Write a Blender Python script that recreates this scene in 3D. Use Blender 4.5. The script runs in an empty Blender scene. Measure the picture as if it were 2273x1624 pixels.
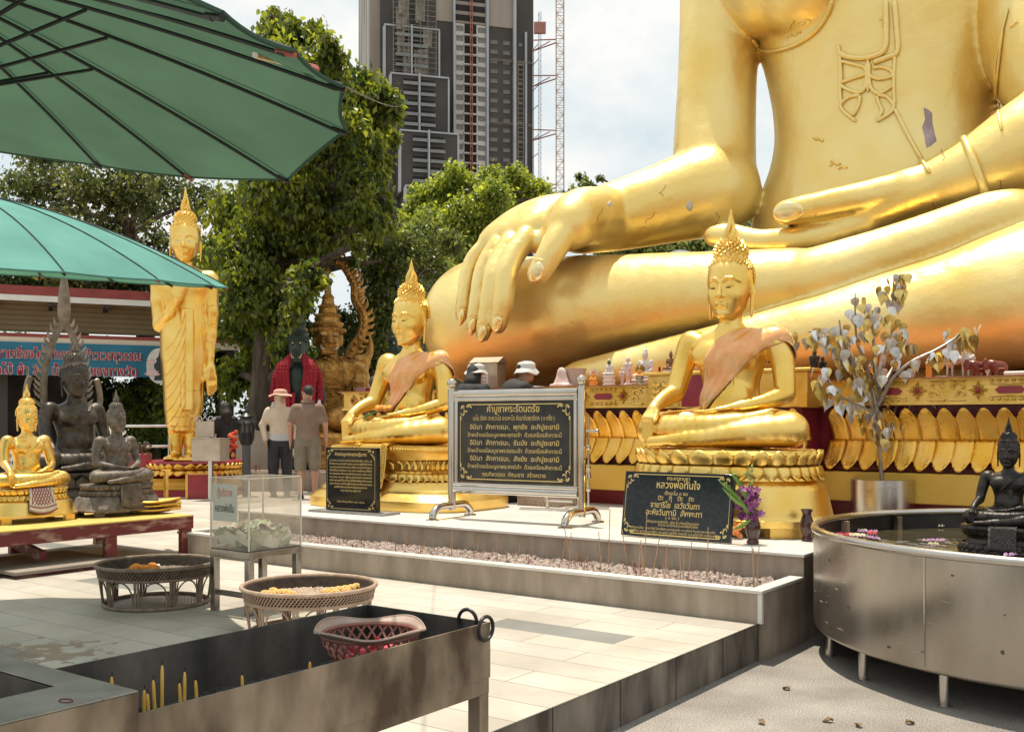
import bpy, bmesh, math, random
import numpy as np
from mathutils import Vector, Matrix
from mathutils.bvhtree import BVHTree

# ---------------------------------------------------------------- camera, sky, sun, exposure
SC = bpy.context.scene
COL = SC.collection
R = math.radians
EYE = 1.45
cam = bpy.data.cameras.new('camera'); cam_o = bpy.data.objects.new('camera', cam); COL.objects.link(cam_o)
cam_o.location = (0, 0, EYE); cam_o.rotation_euler = (R(90), 0, 0)
cam.sensor_width = 36; cam.lens = 35.78; cam.shift_y = 0.055; cam.clip_start = 0.05; cam.clip_end = 3000
SC.camera = cam_o
SUN_EL, SUN_AZ = R(77), R(-27)                    # high noon sun, a little behind the statues
wd = bpy.data.worlds.new('World'); SC.world = wd; wd.use_nodes = True
nt = wd.node_tree; N = nt.nodes; LK = nt.links
bg = N['Background']; bg.inputs['Strength'].default_value = 0.105
sky = N.new('ShaderNodeTexSky'); sky.sky_type = 'NISHITA'; sky.sun_disc = False
sky.sun_elevation = SUN_EL; sky.sun_rotation = SUN_AZ; sky.air_density = 1.0; sky.dust_density = 2.5; sky.ozone_density = 1.0
tc = N.new('ShaderNodeTexCoord'); mp = N.new('ShaderNodeMapping'); mp.inputs['Scale'].default_value = (1, 1, 1.6)
LK.new(tc.outputs['Generated'], mp.inputs['Vector'])
n1 = N.new('ShaderNodeTexNoise'); n1.inputs['Scale'].default_value = 5.5; n1.inputs['Detail'].default_value = 9; n1.inputs['Roughness'].default_value = .58
LK.new(mp.outputs[0], n1.inputs['Vector'])
hz = N.new('ShaderNodeMixRGB'); hz.inputs[0].default_value = .7; hz.inputs[2].default_value = (5.6, 7.0, 7.3, 1); LK.new(sky.outputs[0], hz.inputs[1])   # bright humid haze
cr = N.new('ShaderNodeValToRGB'); cr.color_ramp.elements[0].position = .34; cr.color_ramp.elements[1].position = .60
cr.color_ramp.elements[0].color = (.25, .25, .25, 1); cr.color_ramp.elements[1].color = (1, 1, 1, 1)
LK.new(n1.outputs['Fac'], cr.inputs[0])
mx = N.new('ShaderNodeMixRGB'); mx.inputs[2].default_value = (8.1, 8.1, 7.85, 1)   # thin white cloud over most of the sky
LK.new(cr.outputs[0], mx.inputs[0]); LK.new(hz.outputs[0], mx.inputs[1]); LK.new(mx.outputs[0], bg.inputs['Color'])
sl = bpy.data.lights.new('sun', 'SUN'); sl.energy = 4.5; sl.angle = R(.53); sl.color = (1, .91, .76)
so = bpy.data.objects.new('sun', sl); COL.objects.link(so)
_sd = Vector((math.sin(SUN_AZ) * math.cos(SUN_EL), math.cos(SUN_AZ) * math.cos(SUN_EL), math.sin(SUN_EL)))
so.rotation_euler = _sd.to_track_quat('Z', 'Y').to_euler(); so.location = (0, 0, 60)
SC.view_settings.view_transform = 'Standard'; SC.view_settings.look = 'None'; SC.view_settings.exposure = 0.22; SC.view_settings.gamma = 1
SC.render.engine = 'CYCLES'
SC.cycles.caustics_reflective = False; SC.cycles.caustics_refractive = False
SC.cycles.max_bounces = 8; SC.cycles.transparent_max_bounces = 12; SC.cycles.sample_clamp_indirect = 6
SC.cycles.use_denoising = True

# ---------------------------------------------------------------- places
# the photo measured on a 2273 x 1624 grid: P() turns a pixel and a depth into a point, pw() a pixel width into metres
FPX, CU, HV = 2259.0, 1136.5, 937.0
def P(u, v, Y): return Vector(((u - CU) / FPX * Y, Y, EYE - (v - HV) / FPX * Y))
def pw(px, Y): return px * Y / FPX
E1 = Vector((.8087, -.5883, 0)); E2 = Vector((.5884, .8086, 0)); O0 = Vector((1.507, 6.152, 0))
RZ = math.atan2(E1.y, E1.x)                        # the terrace runs along E1, the statues look along -E2
def L(a, b, z=0): return O0 + E1 * a + E2 * b + Vector((0, 0, z))
def UB(u, v, b):                                   # pixel on the upright plane b metres behind the terrace kerb
    t = (u - CU) / FPX
    a = (t * (6.152 + .8086 * b) - 1.507 - .5884 * b) / (.8087 + .5883 * t)
    Y = 6.152 - .5883 * a + .8086 * b
    return P(u, v, Y)
def UZ(u, v, z): return P(u, v, FPX * (EYE - z) / (v - HV))   # pixel on a level plane
def AB(p): d = p - O0; return d.dot(E1), d.dot(E2)
DECK, PLAT, PED, RIM = .23, .58, 1.84, .434

# ---------------------------------------------------------------- materials
MATS = {}
def mat(name, col, rough=.6, metal=0, col2=None, vs=4, bump=0, bs=30, spec=.5, coat=0, rvar=0, alpha=1, trans=0, ior=1.45, detail=4, lo=.35, hi=.65, stretch=None, sheen=0, bd=.02):
    """Principled surface whose colour drifts between col and col2 by noise, with a noise bump"""
    m = bpy.data.materials.new(name); m.use_nodes = True; MATS[name] = m
    t = m.node_tree; n = t.nodes; k = t.links; b = n['Principled BSDF']
    b.inputs['Roughness'].default_value = rough; b.inputs['Metallic'].default_value = metal
    b.inputs['Specular IOR Level'].default_value = spec; b.inputs['Coat Weight'].default_value = coat; b.inputs['Coat Roughness'].default_value = .12
    b.inputs['Alpha'].default_value = alpha; b.inputs['Transmission Weight'].default_value = trans; b.inputs['IOR'].default_value = ior
    b.inputs['Base Color'].default_value = (*col, 1)
    if sheen: b.inputs['Sheen Weight'].default_value = sheen
    c = n.new('ShaderNodeTexCoord'); src = c.outputs['Object']
    if stretch:
        q = n.new('ShaderNodeMapping'); q.inputs['Scale'].default_value = stretch; k.new(src, q.inputs[0]); src = q.outputs[0]
    if col2 is not None or rvar:
        x = n.new('ShaderNodeTexNoise'); x.inputs['Scale'].default_value = vs; x.inputs['Detail'].default_value = detail; k.new(src, x.inputs['Vector'])
        r = n.new('ShaderNodeValToRGB'); r.color_ramp.elements[0].position = lo; r.color_ramp.elements[1].position = hi
        r.color_ramp.elements[0].color = (*col, 1); r.color_ramp.elements[1].color = (*(col2 or col), 1)
        k.new(x.outputs['Fac'], r.inputs[0])
        if col2 is not None: k.new(r.outputs[0], b.inputs['Base Color'])
        if rvar:
            f = n.new('ShaderNodeMapRange'); f.inputs[1].default_value = .3; f.inputs[2].default_value = .7
            f.inputs[3].default_value = max(.02, rough - rvar); f.inputs[4].default_value = rough + rvar
            k.new(x.outputs['Fac'], f.inputs[0]); k.new(f.outputs[0], b.inputs['Roughness'])
    if bump:
        y = n.new('ShaderNodeTexNoise'); y.inputs['Scale'].default_value = bs; y.inputs['Detail'].default_value = 5; k.new(src, y.inputs['Vector'])
        z = n.new('ShaderNodeBump'); z.inputs['Strength'].default_value = bump; z.inputs['Distance'].default_value = bd
        k.new(y.outputs['Fac'], z.inputs['Height']); k.new(z.outputs[0], b.inputs['Normal'])
    return m
def nodes_of(m): return m.node_tree.nodes, m.node_tree.links, m.node_tree.nodes['Principled BSDF']
GOLD = mat('gold_paint', (.84, .53, .11), .34, 1, (.92, .66, .22), 3.2, .12, 60, rvar=.08)
GOLD2 = mat('gold_paint_worn', (.80, .44, .06), .40, 1, (.92, .60, .16), 5, .25, 45, rvar=.08)
GOLDG = mat('gold_paint_giant', (.88, .61, .17), .39, .68, (.96, .79, .36), 1.1, .35, 2.6, rvar=.10, detail=10, lo=.3, hi=.7, bd=.07)
GOLDF = mat('gold_relief', (.70, .42, .075), .42, .75, (.86, .58, .17), 6, .3, 40)
GOLDS = mat('gold_leaf_sign', (.74, .55, .22), .45, .35)
BRONZE = mat('dark_bronze', (.035, .030, .026), .42, .55, (.10, .083, .062), 7, .2, 50, rvar=.1)
BRONZE2 = mat('weathered_bronze', (.10, .082, .065), .5, .35, (.21, .175, .14), 9, .25, 50, rvar=.1)
BLACKB = mat('black_bronze', (.022, .020, .019), .33, .6, (.06, .052, .046), 8, .15, 60, rvar=.08)
STEEL = mat('brushed_steel', (.50, .47, .43), .27, 1, (.66, .63, .59), 2, .02, 90, rvar=.06)
STEELT = mat('tank_steel', (.34, .30, .25), .30, .82, (.50, .45, .39), 2.6, .10, 2.2, rvar=.12, detail=12, stretch=(1, 1, .35), bd=.05)
STEELP = mat('polished_tube', (.52, .48, .43), .13, 1, (.60, .56, .51), 3, rvar=.05)
STANDS = mat('square_tube_steel', (.30, .265, .225), .22, .95, (.42, .385, .34), 6, .03, 40, rvar=.08, detail=9)
STEELD = mat('stained_steel', (.085, .055, .034), .45, .4, (.36, .285, .205), 6.5, .12, 50, rvar=.14, detail=13, lo=.36, hi=.62, stretch=(1, 1, .5))
SOOT = mat('sooty_steel', (.050, .048, .046), .5, .25, (.21, .18, .15), 4.5, .2, 40, detail=11, stretch=(1, 1, .5), lo=.38, hi=.72)
MAROON = mat('maroon_paint', (.27, .016, .030), .38, 0, (.34, .028, .038), 6, .05, 30, coat=.2)
REDP = mat('red_pedestal_top', (.40, .13, .05), .5, 0, (.46, .20, .08), 3)
TABLER = mat('worn_red_paint', (.16, .025, .022), .5, 0, (.42, .26, .20), 14, .2, 60, detail=9, lo=.52, hi=.68, stretch=(1, .35, 1))
YELLOW = mat('ochre_yellow_paint', (.72, .42, .06), .5, .15, (.80, .50, .10), 2, .04, 20)
YTOP = mat('yellow_tabletop', (.70, .50, .13), .5, 0, (.62, .42, .10), 5)
WHITEP = mat('white_paint', (.72, .70, .66), .5, 0, (.62, .60, .56), 3)
STONE = mat('grey_stone_cladding', (.25, .20, .15), .6, 0, (.42, .35, .28), 7, .2, 60, detail=12, stretch=(1, 1, .3), lo=.3, hi=.7)
MARBLE = mat('pale_marble_top', (.66, .62, .56), .35, 0, (.74, .71, .66), 3, .02, 30)
GRANITE = mat('black_granite', (.010, .012, .014), .12, 0, (.022, .025, .028), 40, 0)
BLACKP = mat('black_paint', (.012, .012, .013), .4)
ASHM = mat('incense_ash', (.18, .13, .11), .95, 0, (.46, .375, .32), 32, .9, 60, detail=6, lo=.4, hi=.6)
PORC = mat('white_porcelain', (.72, .69, .64), .25, 0, (.62, .57, .52), 12)
WATER = mat('tank_water', (.060, .050, .026), .03, 0, spec=.6, ior=1.33)
ORANGEF = mat('marigold', (.85, .28, .03), .7, 0, (.90, .42, .08), 60, .4, 120)
YELLOWF = mat('pale_marigold', (.88, .50, .14), .7, 0, (.92, .66, .30), 60, .4, 120)
PINKF = mat('pink_petals', (.62, .04, .07), .6, 0, (.75, .12, .15), 40)
LILACF = mat('lilac_petals', (.42, .20, .40), .6, 0, (.60, .40, .55), 40)
WHITEF = mat('white_petals', (.80, .72, .48), .6)
ORCHID = mat('purple_orchid', (.16, .022, .12), .55, 0, (.34, .10, .27), 40, .2, 60)
GREENL = mat('fresh_green_leaf', (.10, .22, .035), .45, 0, (.20, .34, .07), 10)
SKIN = mat('skin', (.42, .23, .15), .5, 0, (.48, .28, .19), 12)
HAIRB = mat('black_hair', (.012, .010, .009), .5, 0, (.03, .024, .02), 60, .5, 160)
GARL = mat('red_garland', (.26, .008, .020), .8, 0, (.50, .03, .05), 60, 1.0, 70)
RATTAN = mat('grey_rattan', (.16, .115, .08), .6, 0, (.26, .20, .145), 20, .3, 60)
RATTANL = mat('pale_rattan', (.36, .25, .18), .6, 0, (.46, .34, .25), 20, .3, 60)
BARK = mat('tree_bark', (.05, .038, .028), .9, 0, (.12, .095, .07), 6, .8, 14, stretch=(1, 1, .3))
# ---------------------------------------------------------------- mesh helpers
def link(o): COL.objects.link(o); return o
def thing(name, label, cat, loc=(0, 0, 0), rz=0, group=None, s=1):
    o = bpy.data.objects.new(name, None); link(o); o.location = loc; o.rotation_euler = (0, 0, rz); o.scale = (s, s, s)
    o.empty_display_size = .1
    return tag(o, label, cat, group)
def tag(o, label, cat, group=None):
    o['label'] = label; o['category'] = cat
    if group: o['group'] = group
    return o
class MB:
    """collects shapes into ONE mesh"""
    def __init__(s): s.v = []; s.f = []; s.M = None
    def add(s, vs, fs):
        n = len(s.v)
        if s.M is not None: vs = [s.M @ Vector(p) for p in vs]
        s.v += [tuple(p) for p in vs]; s.f += [tuple(i + n for i in q) for q in fs]; return s
    def box(s, x0, x1, y0, y1, z0, z1, M=None):
        vs = [Vector(p) for p in ((x0, y0, z0), (x1, y0, z0), (x1, y1, z0), (x0, y1, z0), (x0, y0, z1), (x1, y0, z1), (x1, y1, z1), (x0, y1, z1))]
        if M is not None: vs = [M @ p for p in vs]
        return s.add(vs, [(0, 3, 2, 1), (4, 5, 6, 7), (0, 1, 5, 4), (1, 2, 6, 5), (2, 3, 7, 6), (3, 0, 4, 7)])
    def bar(s, p, q, w, h=None, up=(0, 0, 1)):
        p, q = Vector(p), Vector(q); d = (q - p); l = d.length; d.normalize(); up = Vector(up)
        if abs(d.dot(up)) > .98: up = Vector((1, 0, 0))
        x = d.cross(up).normalized(); z = x.cross(d); h = h or w
        M = Matrix((x, d, z)).transposed().to_4x4(); M.translation = p
        return s.box(-w / 2, w / 2, 0, l, -h / 2, h / 2, M)
    def tube(s, pts, r, n=8, closed=False, caps=True, flat=None):
        pts = [Vector(p) for p in pts]; m = len(pts)
        rr = list(r) if hasattr(r, '__len__') else [r] * m
        vs = []; prev = None
        for i, p in enumerate(pts):
            if closed: d = pts[(i + 1) % m] - pts[i - 1]
            else: d = pts[min(i + 1, m - 1)] - pts[max(i - 1, 0)]
            if d.length < 1e-9: d = Vector((0, 0, 1))
            d.normalize()
            if prev is None:
                a = Vector((0, 0, 1)) if abs(d.z) < .9 else Vector((1, 0, 0))
                x = d.cross(a).normalized()
            else:
                x = (prev - d * prev.dot(d))
                x = x.normalized() if x.length > 1e-6 else d.orthogonal().normalized()
            prev = x; y = d.cross(x)
            for k in range(n):
                t = 2 * math.pi * k / n; o = x * math.cos(t) + y * math.sin(t)
                if flat is not None: o = o - flat[0] * o.dot(flat[0]) * (1 - flat[1])
                vs.append(p + o * rr[i])
        fs = []
        for i in range(m if closed else m - 1):
            j = (i + 1) % m
            for k in range(n): fs.append((i * n + k, i * n + (k + 1) % n, j * n + (k + 1) % n, j * n + k))
        if caps and not closed: fs += [tuple(range(n))[::-1], tuple((m - 1) * n + k for k in range(n))]
        return s.add(vs, fs)
    def lathe(s, prof, n=24, c=(0, 0, 0), sx=1, sy=1, e=1, a0=0, a1=2 * math.pi, cap=True):
        """(r, z) profile turned round c; sx, sy squash the plan, e < 1 squares it off"""
        c = Vector(c); vs = []; full = abs(a1 - a0 - 2 * math.pi) < 1e-6; m = n if full else n + 1
        f = lambda w: math.copysign(abs(w) ** e, w)
        for r, z in prof:
            for k in range(m):
                t = a0 + (a1 - a0) * k / n
                vs.append(c + Vector((f(math.cos(t)) * r * sx, f(math.sin(t)) * r * sy, z)))
        fs = []
        for i in range(len(prof) - 1):
            for k in range(n):
                k2 = (k + 1) % m if full else k + 1
                fs.append((i * m + k, i * m + k2, (i + 1) * m + k2, (i + 1) * m + k))
        if cap and full:
            if prof[0][0] > 1e-5: fs.append(tuple(range(m))[::-1])
            if prof[-1][0] > 1e-5: fs.append(tuple((len(prof) - 1) * m + k for k in range(m)))
        return s.add(vs, fs)
    def ball(s, c, r, n=10, m=7, M=None):
        r = r if hasattr(r, '__len__') else (r, r, r); c = Vector(c); vs = []; fs = []
        for i in range(m + 1):
            ph = math.pi * i / m
            for k in range(n):
                t = 2 * math.pi * k / n
                p = Vector((math.sin(ph) * math.cos(t) * r[0], math.sin(ph) * math.sin(t) * r[1], math.cos(ph) * r[2]))
                vs.append(c + (M @ p if M is not None else p))
        for i in range(m):
            for k in range(n): fs.append((i * n + k, (i + 1) * n + k, (i + 1) * n + (k + 1) % n, i * n + (k + 1) % n))
        return s.add(vs, fs)
    def prism(s, poly, z0, z1, M=None):
        n = len(poly); vs = [Vector((x, y, z0)) for x, y in poly] + [Vector((x, y, z1)) for x, y in poly]
        if M is not None: vs = [M @ p for p in vs]
        return s.add(vs, [tuple(range(n))[::-1], tuple(range(n, 2 * n))] + [(i, (i + 1) % n, n + (i + 1) % n, n + i) for i in range(n)])
    def grid(s, fn, nu, nv):
        """sheet fn(u, v), u and v from 0 to 1"""
        vs = [fn(i / nu, j / nv) for j in range(nv + 1) for i in range(nu + 1)]
        return s.add(vs, [(j * (nu + 1) + i, j * (nu + 1) + i + 1, (j + 1) * (nu + 1) + i + 1, (j + 1) * (nu + 1) + i) for j in range(nv) for i in range(nu)])
    def mesh(s, name='m', sharp=38):
        me = bpy.data.meshes.new(name); me.from_pydata(s.v, [], s.f); me.update()
        bm = bmesh.new(); bm.from_mesh(me); bmesh.ops.remove_doubles(bm, verts=bm.verts, dist=1e-6); bmesh.ops.recalc_face_normals(bm, faces=bm.faces); bm.to_mesh(me); bm.free()
        if sharp:
            me.polygons.foreach_set('use_smooth', [True] * len(me.polygons)); me.set_sharp_from_angle(angle=R(sharp))
        return me
    def build(s, name, m, parent=None, bevel=0, sharp=38, thick=0, loc=None, rz=None):
        return put(name, s.mesh(name, sharp), m, parent, bevel, thick, loc, rz)
def put(name, me, m, parent=None, bevel=0, thick=0, loc=None, rz=None):
    o = bpy.data.objects.new(name, me); link(o); o.parent = parent
    if m is not None:
        if len(me.materials) == 0: me.materials.append(m)
        elif me.materials[0] != m: o.material_slots[0].link = 'OBJECT'; o.material_slots[0].material = m
    if loc is not None: o.location = loc
    if rz is not None: o.rotation_euler = (0, 0, rz)
    if thick:
        k = o.modifiers.new('solid', 'SOLIDIFY'); k.thickness = thick; k.offset = 0
    if bevel:
        k = o.modifiers.new('bevel', 'BEVEL'); k.width = bevel; k.segments = 2; k.limit_method = 'ANGLE'; k.angle_limit = R(40)
    return o
def structure(name, mb, m, **kw):
    o = mb.build(name, m, **kw); o['kind'] = 'structure'; return o
def copy_tree(o, parent=None):
    c = o.copy(); link(c); c.parent = parent
    for ch in o.children: copy_tree(ch, c)
    return c
def smooth_path(pts, n=6, closed=False):
    """Catmull-Rom through pts"""
    pts = [Vector(p) for p in pts]; m = len(pts); out = []
    for i in range(m if closed else m - 1):
        g = (lambda k: pts[k % m]) if closed else (lambda k: pts[min(max(k, 0), m - 1)])
        p0, p1, p2, p3 = g(i - 1), g(i), g(i + 1), g(i + 2)
        for k in range(n):
            t = k / n
            out.append(.5 * ((2 * p1) + (p2 - p0) * t + (2 * p0 - 5 * p1 + 4 * p2 - p3) * t * t + (3 * p1 - p0 - 3 * p2 + p3) * t ** 3))
    if not closed: out.append(pts[-1])
    return out
def text_into(mb, body, h, width=None, M=None, bold=0, align='CENTER'):
    """adds lettering of cap height about h, optionally squeezed to a width, in the plane of M"""
    t = bpy.data.curves.new('t', 'FONT'); t.body = body; t.size = h * 1.45; t.align_x = align; t.resolution_u = 2; t.offset = bold * h
    o = bpy.data.objects.new('t', t); link(o)
    dg = bpy.context.evaluated_depsgraph_get(); dg.update()
    me = bpy.data.meshes.new_from_object(o.evaluated_get(dg))
    vs = [v.co.copy() for v in me.vertices]; fs = [tuple(p.vertices) for p in me.polygons]
    if vs:
        x0, x1 = min(v.x for v in vs), max(v.x for v in vs); k = (width / (x1 - x0)) if width else 1
        for v in vs: v.x *= k
        if M is not None: vs = [M @ v for v in vs]
        mb.add(vs, fs)
    bpy.data.objects.remove(o); bpy.data.curves.remove(t); bpy.data.meshes.remove(me)
# ---------------------------------------------------------------- bodies: blended distance fields meshed by surface nets
def V3(p): return np.array((p[0], p[1], p[2]), np.float32)
class Body:
    def __init__(s, lo, hi, h):
        s.lo = V3(lo); s.h = h; s.n = np.ceil((V3(hi) - s.lo) / h).astype(int) + 1
        s.F = np.full(tuple(s.n), 9.0, np.float32)
    def _reg(s, lo, hi):
        i0 = np.clip(np.floor((lo - s.lo) / s.h).astype(int), 0, s.n - 1); i1 = np.clip(np.ceil((hi - s.lo) / s.h).astype(int) + 1, 1, s.n)
        sl = tuple(slice(a, max(b, a + 1)) for a, b in zip(i0, i1))
        ax = [(np.arange(q.start, q.stop, dtype=np.float32) * s.h + s.lo[k]) for k, q in enumerate(sl)]
        return sl, ax[0][:, None, None], ax[1][None, :, None], ax[2][None, None, :]
    def put(s, fn, lo, hi, k, sub=False):
        pad = k + 3 * s.h; sl, X, Y, Z = s._reg(lo - pad, hi + pad); d = fn(X, Y, Z); F = s.F[sl]
        if sub:                                        # carve: max(F, -d)
            A = F; B = -d; h = np.maximum(k - np.abs(A - B), 0) / max(k, 1e-6)
            s.F[sl] = np.maximum(A, B) + h * h * k * .25
        else:
            h = np.maximum(k - np.abs(F - d), 0) / max(k, 1e-6)
            s.F[sl] = np.minimum(F, d) - h * h * k * .25
        return s
    def cap(s, a, b, r1, r2=None, k=.03, flat=None, sub=False):
        """tapered capsule; flat = (axis, factor) squeezes it along an axis"""
        a, b = V3(a), V3(b); r2 = r1 if r2 is None else r2; ba = b - a; bb = float(ba @ ba) + 1e-12
        def fn(X, Y, Z):
            px, py, pz = X - a[0], Y - a[1], Z - a[2]
            t = np.clip((px * ba[0] + py * ba[1] + pz * ba[2]) / bb, 0, 1)
            dx, dy, dz = px - t * ba[0], py - t * ba[1], pz - t * ba[2]
            if flat is None: q = np.sqrt(dx * dx + dy * dy + dz * dz)
            else:
                f = V3(flat[0]); g = dx * f[0] + dy * f[1] + dz * f[2]
                q = np.sqrt(np.maximum(dx * dx + dy * dy + dz * dz + g * g * (flat[1] ** 2 - 1), 0))
            return q - (r1 + (r2 - r1) * t)
        r = max(r1, r2); return s.put(fn, np.minimum(a, b) - r, np.maximum(a, b) + r, k, sub)
    def chain(s, pts, rs, k=.03, flat=None, n=0):
        if n:
            q = smooth_path([tuple(p) + () for p in pts], n); xs = np.linspace(0, len(pts) - 1, len(q)); rs = np.interp(xs, range(len(pts)), rs); pts = q
        for i in range(len(pts) - 1): s.cap(pts[i], pts[i + 1], rs[i], rs[i + 1], k, flat)
        return s
    def ell(s, c, r, k=.03, rot=None, sub=False):
        c, r = V3(c), V3(r); m = float(max(r)); Q = None if rot is None else np.array(rot.to_3x3().transposed(), np.float32)
        def fn(X, Y, Z):
            x, y, z = X - c[0], Y - c[1], Z - c[2]
            if Q is not None: x, y, z = (Q[i, 0] * x + Q[i, 1] * y + Q[i, 2] * z for i in range(3))
            a = np.sqrt((x / r[0]) ** 2 + (y / r[1]) ** 2 + (z / r[2]) ** 2); b = np.sqrt((x / r[0] ** 2) ** 2 + (y / r[1] ** 2) ** 2 + (z / r[2] ** 2) ** 2)
            return a * (a - 1) / np.maximum(b, 1e-6)
        return s.put(fn, c - m, c + m, k, sub)
    def box(s, c, r, rd=.01, k=.02, rot=None, sub=False):
        c, r = V3(c), V3(r); m = float(np.linalg.norm(r)); Q = None if rot is None else np.array(rot.to_3x3().transposed(), np.float32)
        def fn(X, Y, Z):
            x, y, z = X - c[0], Y - c[1], Z - c[2]
            if Q is not None: x, y, z = (Q[i, 0] * x + Q[i, 1] * y + Q[i, 2] * z for i in range(3))
            qx, qy, qz = np.abs(x) - r[0] + rd, np.abs(y) - r[1] + rd, np.abs(z) - r[2] + rd
            return np.sqrt(np.maximum(qx, 0) ** 2 + np.maximum(qy, 0) ** 2 + np.maximum(qz, 0) ** 2) + np.minimum(np.maximum(np.maximum(qx, qy), qz), 0) - rd
        return s.put(fn, c - m, c + m, k, sub)
    def stack(s, rows, k=.03, sx=None, e=2.0, R2=None, o=(0, 0)):
        """column of ellipses: rows of (z, half width, half depth, cx, cy), smoothly joined"""
        rows = [tuple(q) + (0,) * (5 - len(q)) for q in rows]; z = np.array([q[0] for q in rows], np.float32)
        zz = np.linspace(z[0], z[-1], 160)
        cols = []
        for j in range(1, 5):
            y = np.array([q[j] for q in rows]); m = np.gradient(y, z) if len(z) > 2 else np.full(len(z), (y[-1] - y[0]) / (z[-1] - z[0]))
            i = np.clip(np.searchsorted(z, zz) - 1, 0, len(z) - 2); hh = z[i + 1] - z[i]; t = (zz - z[i]) / hh
            c = (2 * t ** 3 - 3 * t ** 2 + 1) * y[i] + (t ** 3 - 2 * t ** 2 + t) * hh * m[i] + (-2 * t ** 3 + 3 * t ** 2) * y[i + 1] + (t ** 3 - t ** 2) * hh * m[i + 1]
            cols.append(np.maximum(c, 1e-3) if j < 3 else c)
        ca, sa = (1, 0) if R2 is None else (math.cos(R2), math.sin(R2))
        def fn(X, Y, Z):
            A, B, cx, cy = (np.interp(Z.ravel(), zz, c).astype(np.float32)[None, None, :] for c in cols)
            X2, Y2 = X - o[0], Y - o[1]
            x = (ca * X2 + sa * Y2) - cx; y = (-sa * X2 + ca * Y2) - cy
            q = (np.abs(x / A) ** e + np.abs(y / B) ** e) ** (1 / e)
            d = (q - 1) * np.minimum(A, B) * .9
            over = np.maximum(np.maximum(z[0] - Z, Z - z[-1]), 0) + np.zeros_like(x)
            return np.where(over > 0, np.maximum(d, 0) + over, d)
        m = float(max(max(abs(cols[0]) + abs(cols[2])), max(abs(cols[1]) + abs(cols[3]))))
        lo = np.array((o[0] - m, o[1] - m, z[0]), np.float32); hi = np.array((o[0] + m, o[1] + m, z[-1]), np.float32)
        return s.put(fn, lo, hi, k)
    def mesh(s, name='body'):
        F = s.F; F = np.pad(F, 1, constant_values=9.0); S = F < 0; n = np.array(F.shape)
        c = [S[i:n[0] - 1 + i, j:n[1] - 1 + j, k:n[2] - 1 + k] for i in (0, 1) for j in (0, 1) for k in (0, 1)]
        cnt = sum(x.astype(np.uint8) for x in c); act = (cnt > 0) & (cnt < 8)
        I = np.argwhere(act); idx = np.full(act.shape, -1, np.int32); idx[act] = np.arange(len(I))
        vals = np.stack([F[I[:, 0] + i, I[:, 1] + j, I[:, 2] + k] for i in (0, 1) for j in (0, 1) for k in (0, 1)], 1)
        off = np.array([(i, j, k) for i in (0, 1) for j in (0, 1) for k in (0, 1)], np.float32)
        acc = np.zeros((len(I), 3), np.float32); num = np.zeros(len(I), np.float32)
        for p in range(8):
            for b in (1, 2, 4):
                q = p | b
                if q == p: continue
                a0, a1 = vals[:, p], vals[:, q]; m = (a0 < 0) != (a1 < 0); t = np.where(m, a0 / np.where(m, a0 - a1, 1), 0)
                acc += np.where(m[:, None], off[p] + t[:, None] * (off[q] - off[p]), 0); num += m
        vs = (I + acc / num[:, None] - 1) * s.h + s.lo
        quads = []
        for ax in range(3):
            o = [1, 1, 1]; o[ax] = 0
            sl0 = tuple(slice(1, -1) if k != ax else slice(0, -1) for k in range(3)); sl1 = tuple(slice(1, -1) if k != ax else slice(1, None) for k in range(3))
            A, B = S[sl0], S[sl1]; E = np.argwhere(A != B); fl = A[tuple(E.T)]
            u, w = [(1, 2), (2, 0), (0, 1)][ax]
            base = E.copy(); base[:, u] += 0; base[:, w] += 0
            def at(du, dw):
                q = base.copy(); q[:, u] += du; q[:, w] += dw; return idx[q[:, 0], q[:, 1], q[:, 2]]
            Q = np.stack([at(0, 0), at(1, 0), at(1, 1), at(0, 1)], 1); Q[~fl] = Q[~fl][:, ::-1]; quads.append(Q)
        Q = np.concatenate(quads); Q = Q[(Q >= 0).all(1)]
        me = bpy.data.meshes.new(name); me.vertices.add(len(vs)); me.vertices.foreach_set('co', vs.astype(np.float32).ravel())
        me.loops.add(len(Q) * 4); me.loops.foreach_set('vertex_index', Q.astype(np.int32).ravel())
        me.polygons.add(len(Q)); me.polygons.foreach_set('loop_start', np.arange(0, len(Q) * 4, 4, dtype=np.int32)); me.polygons.foreach_set('loop_total', np.full(len(Q), 4, np.int32))
        me.polygons.foreach_set('use_smooth', np.ones(len(Q), bool)); me.update(calc_edges=True); me.validate()
        return me
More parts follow.
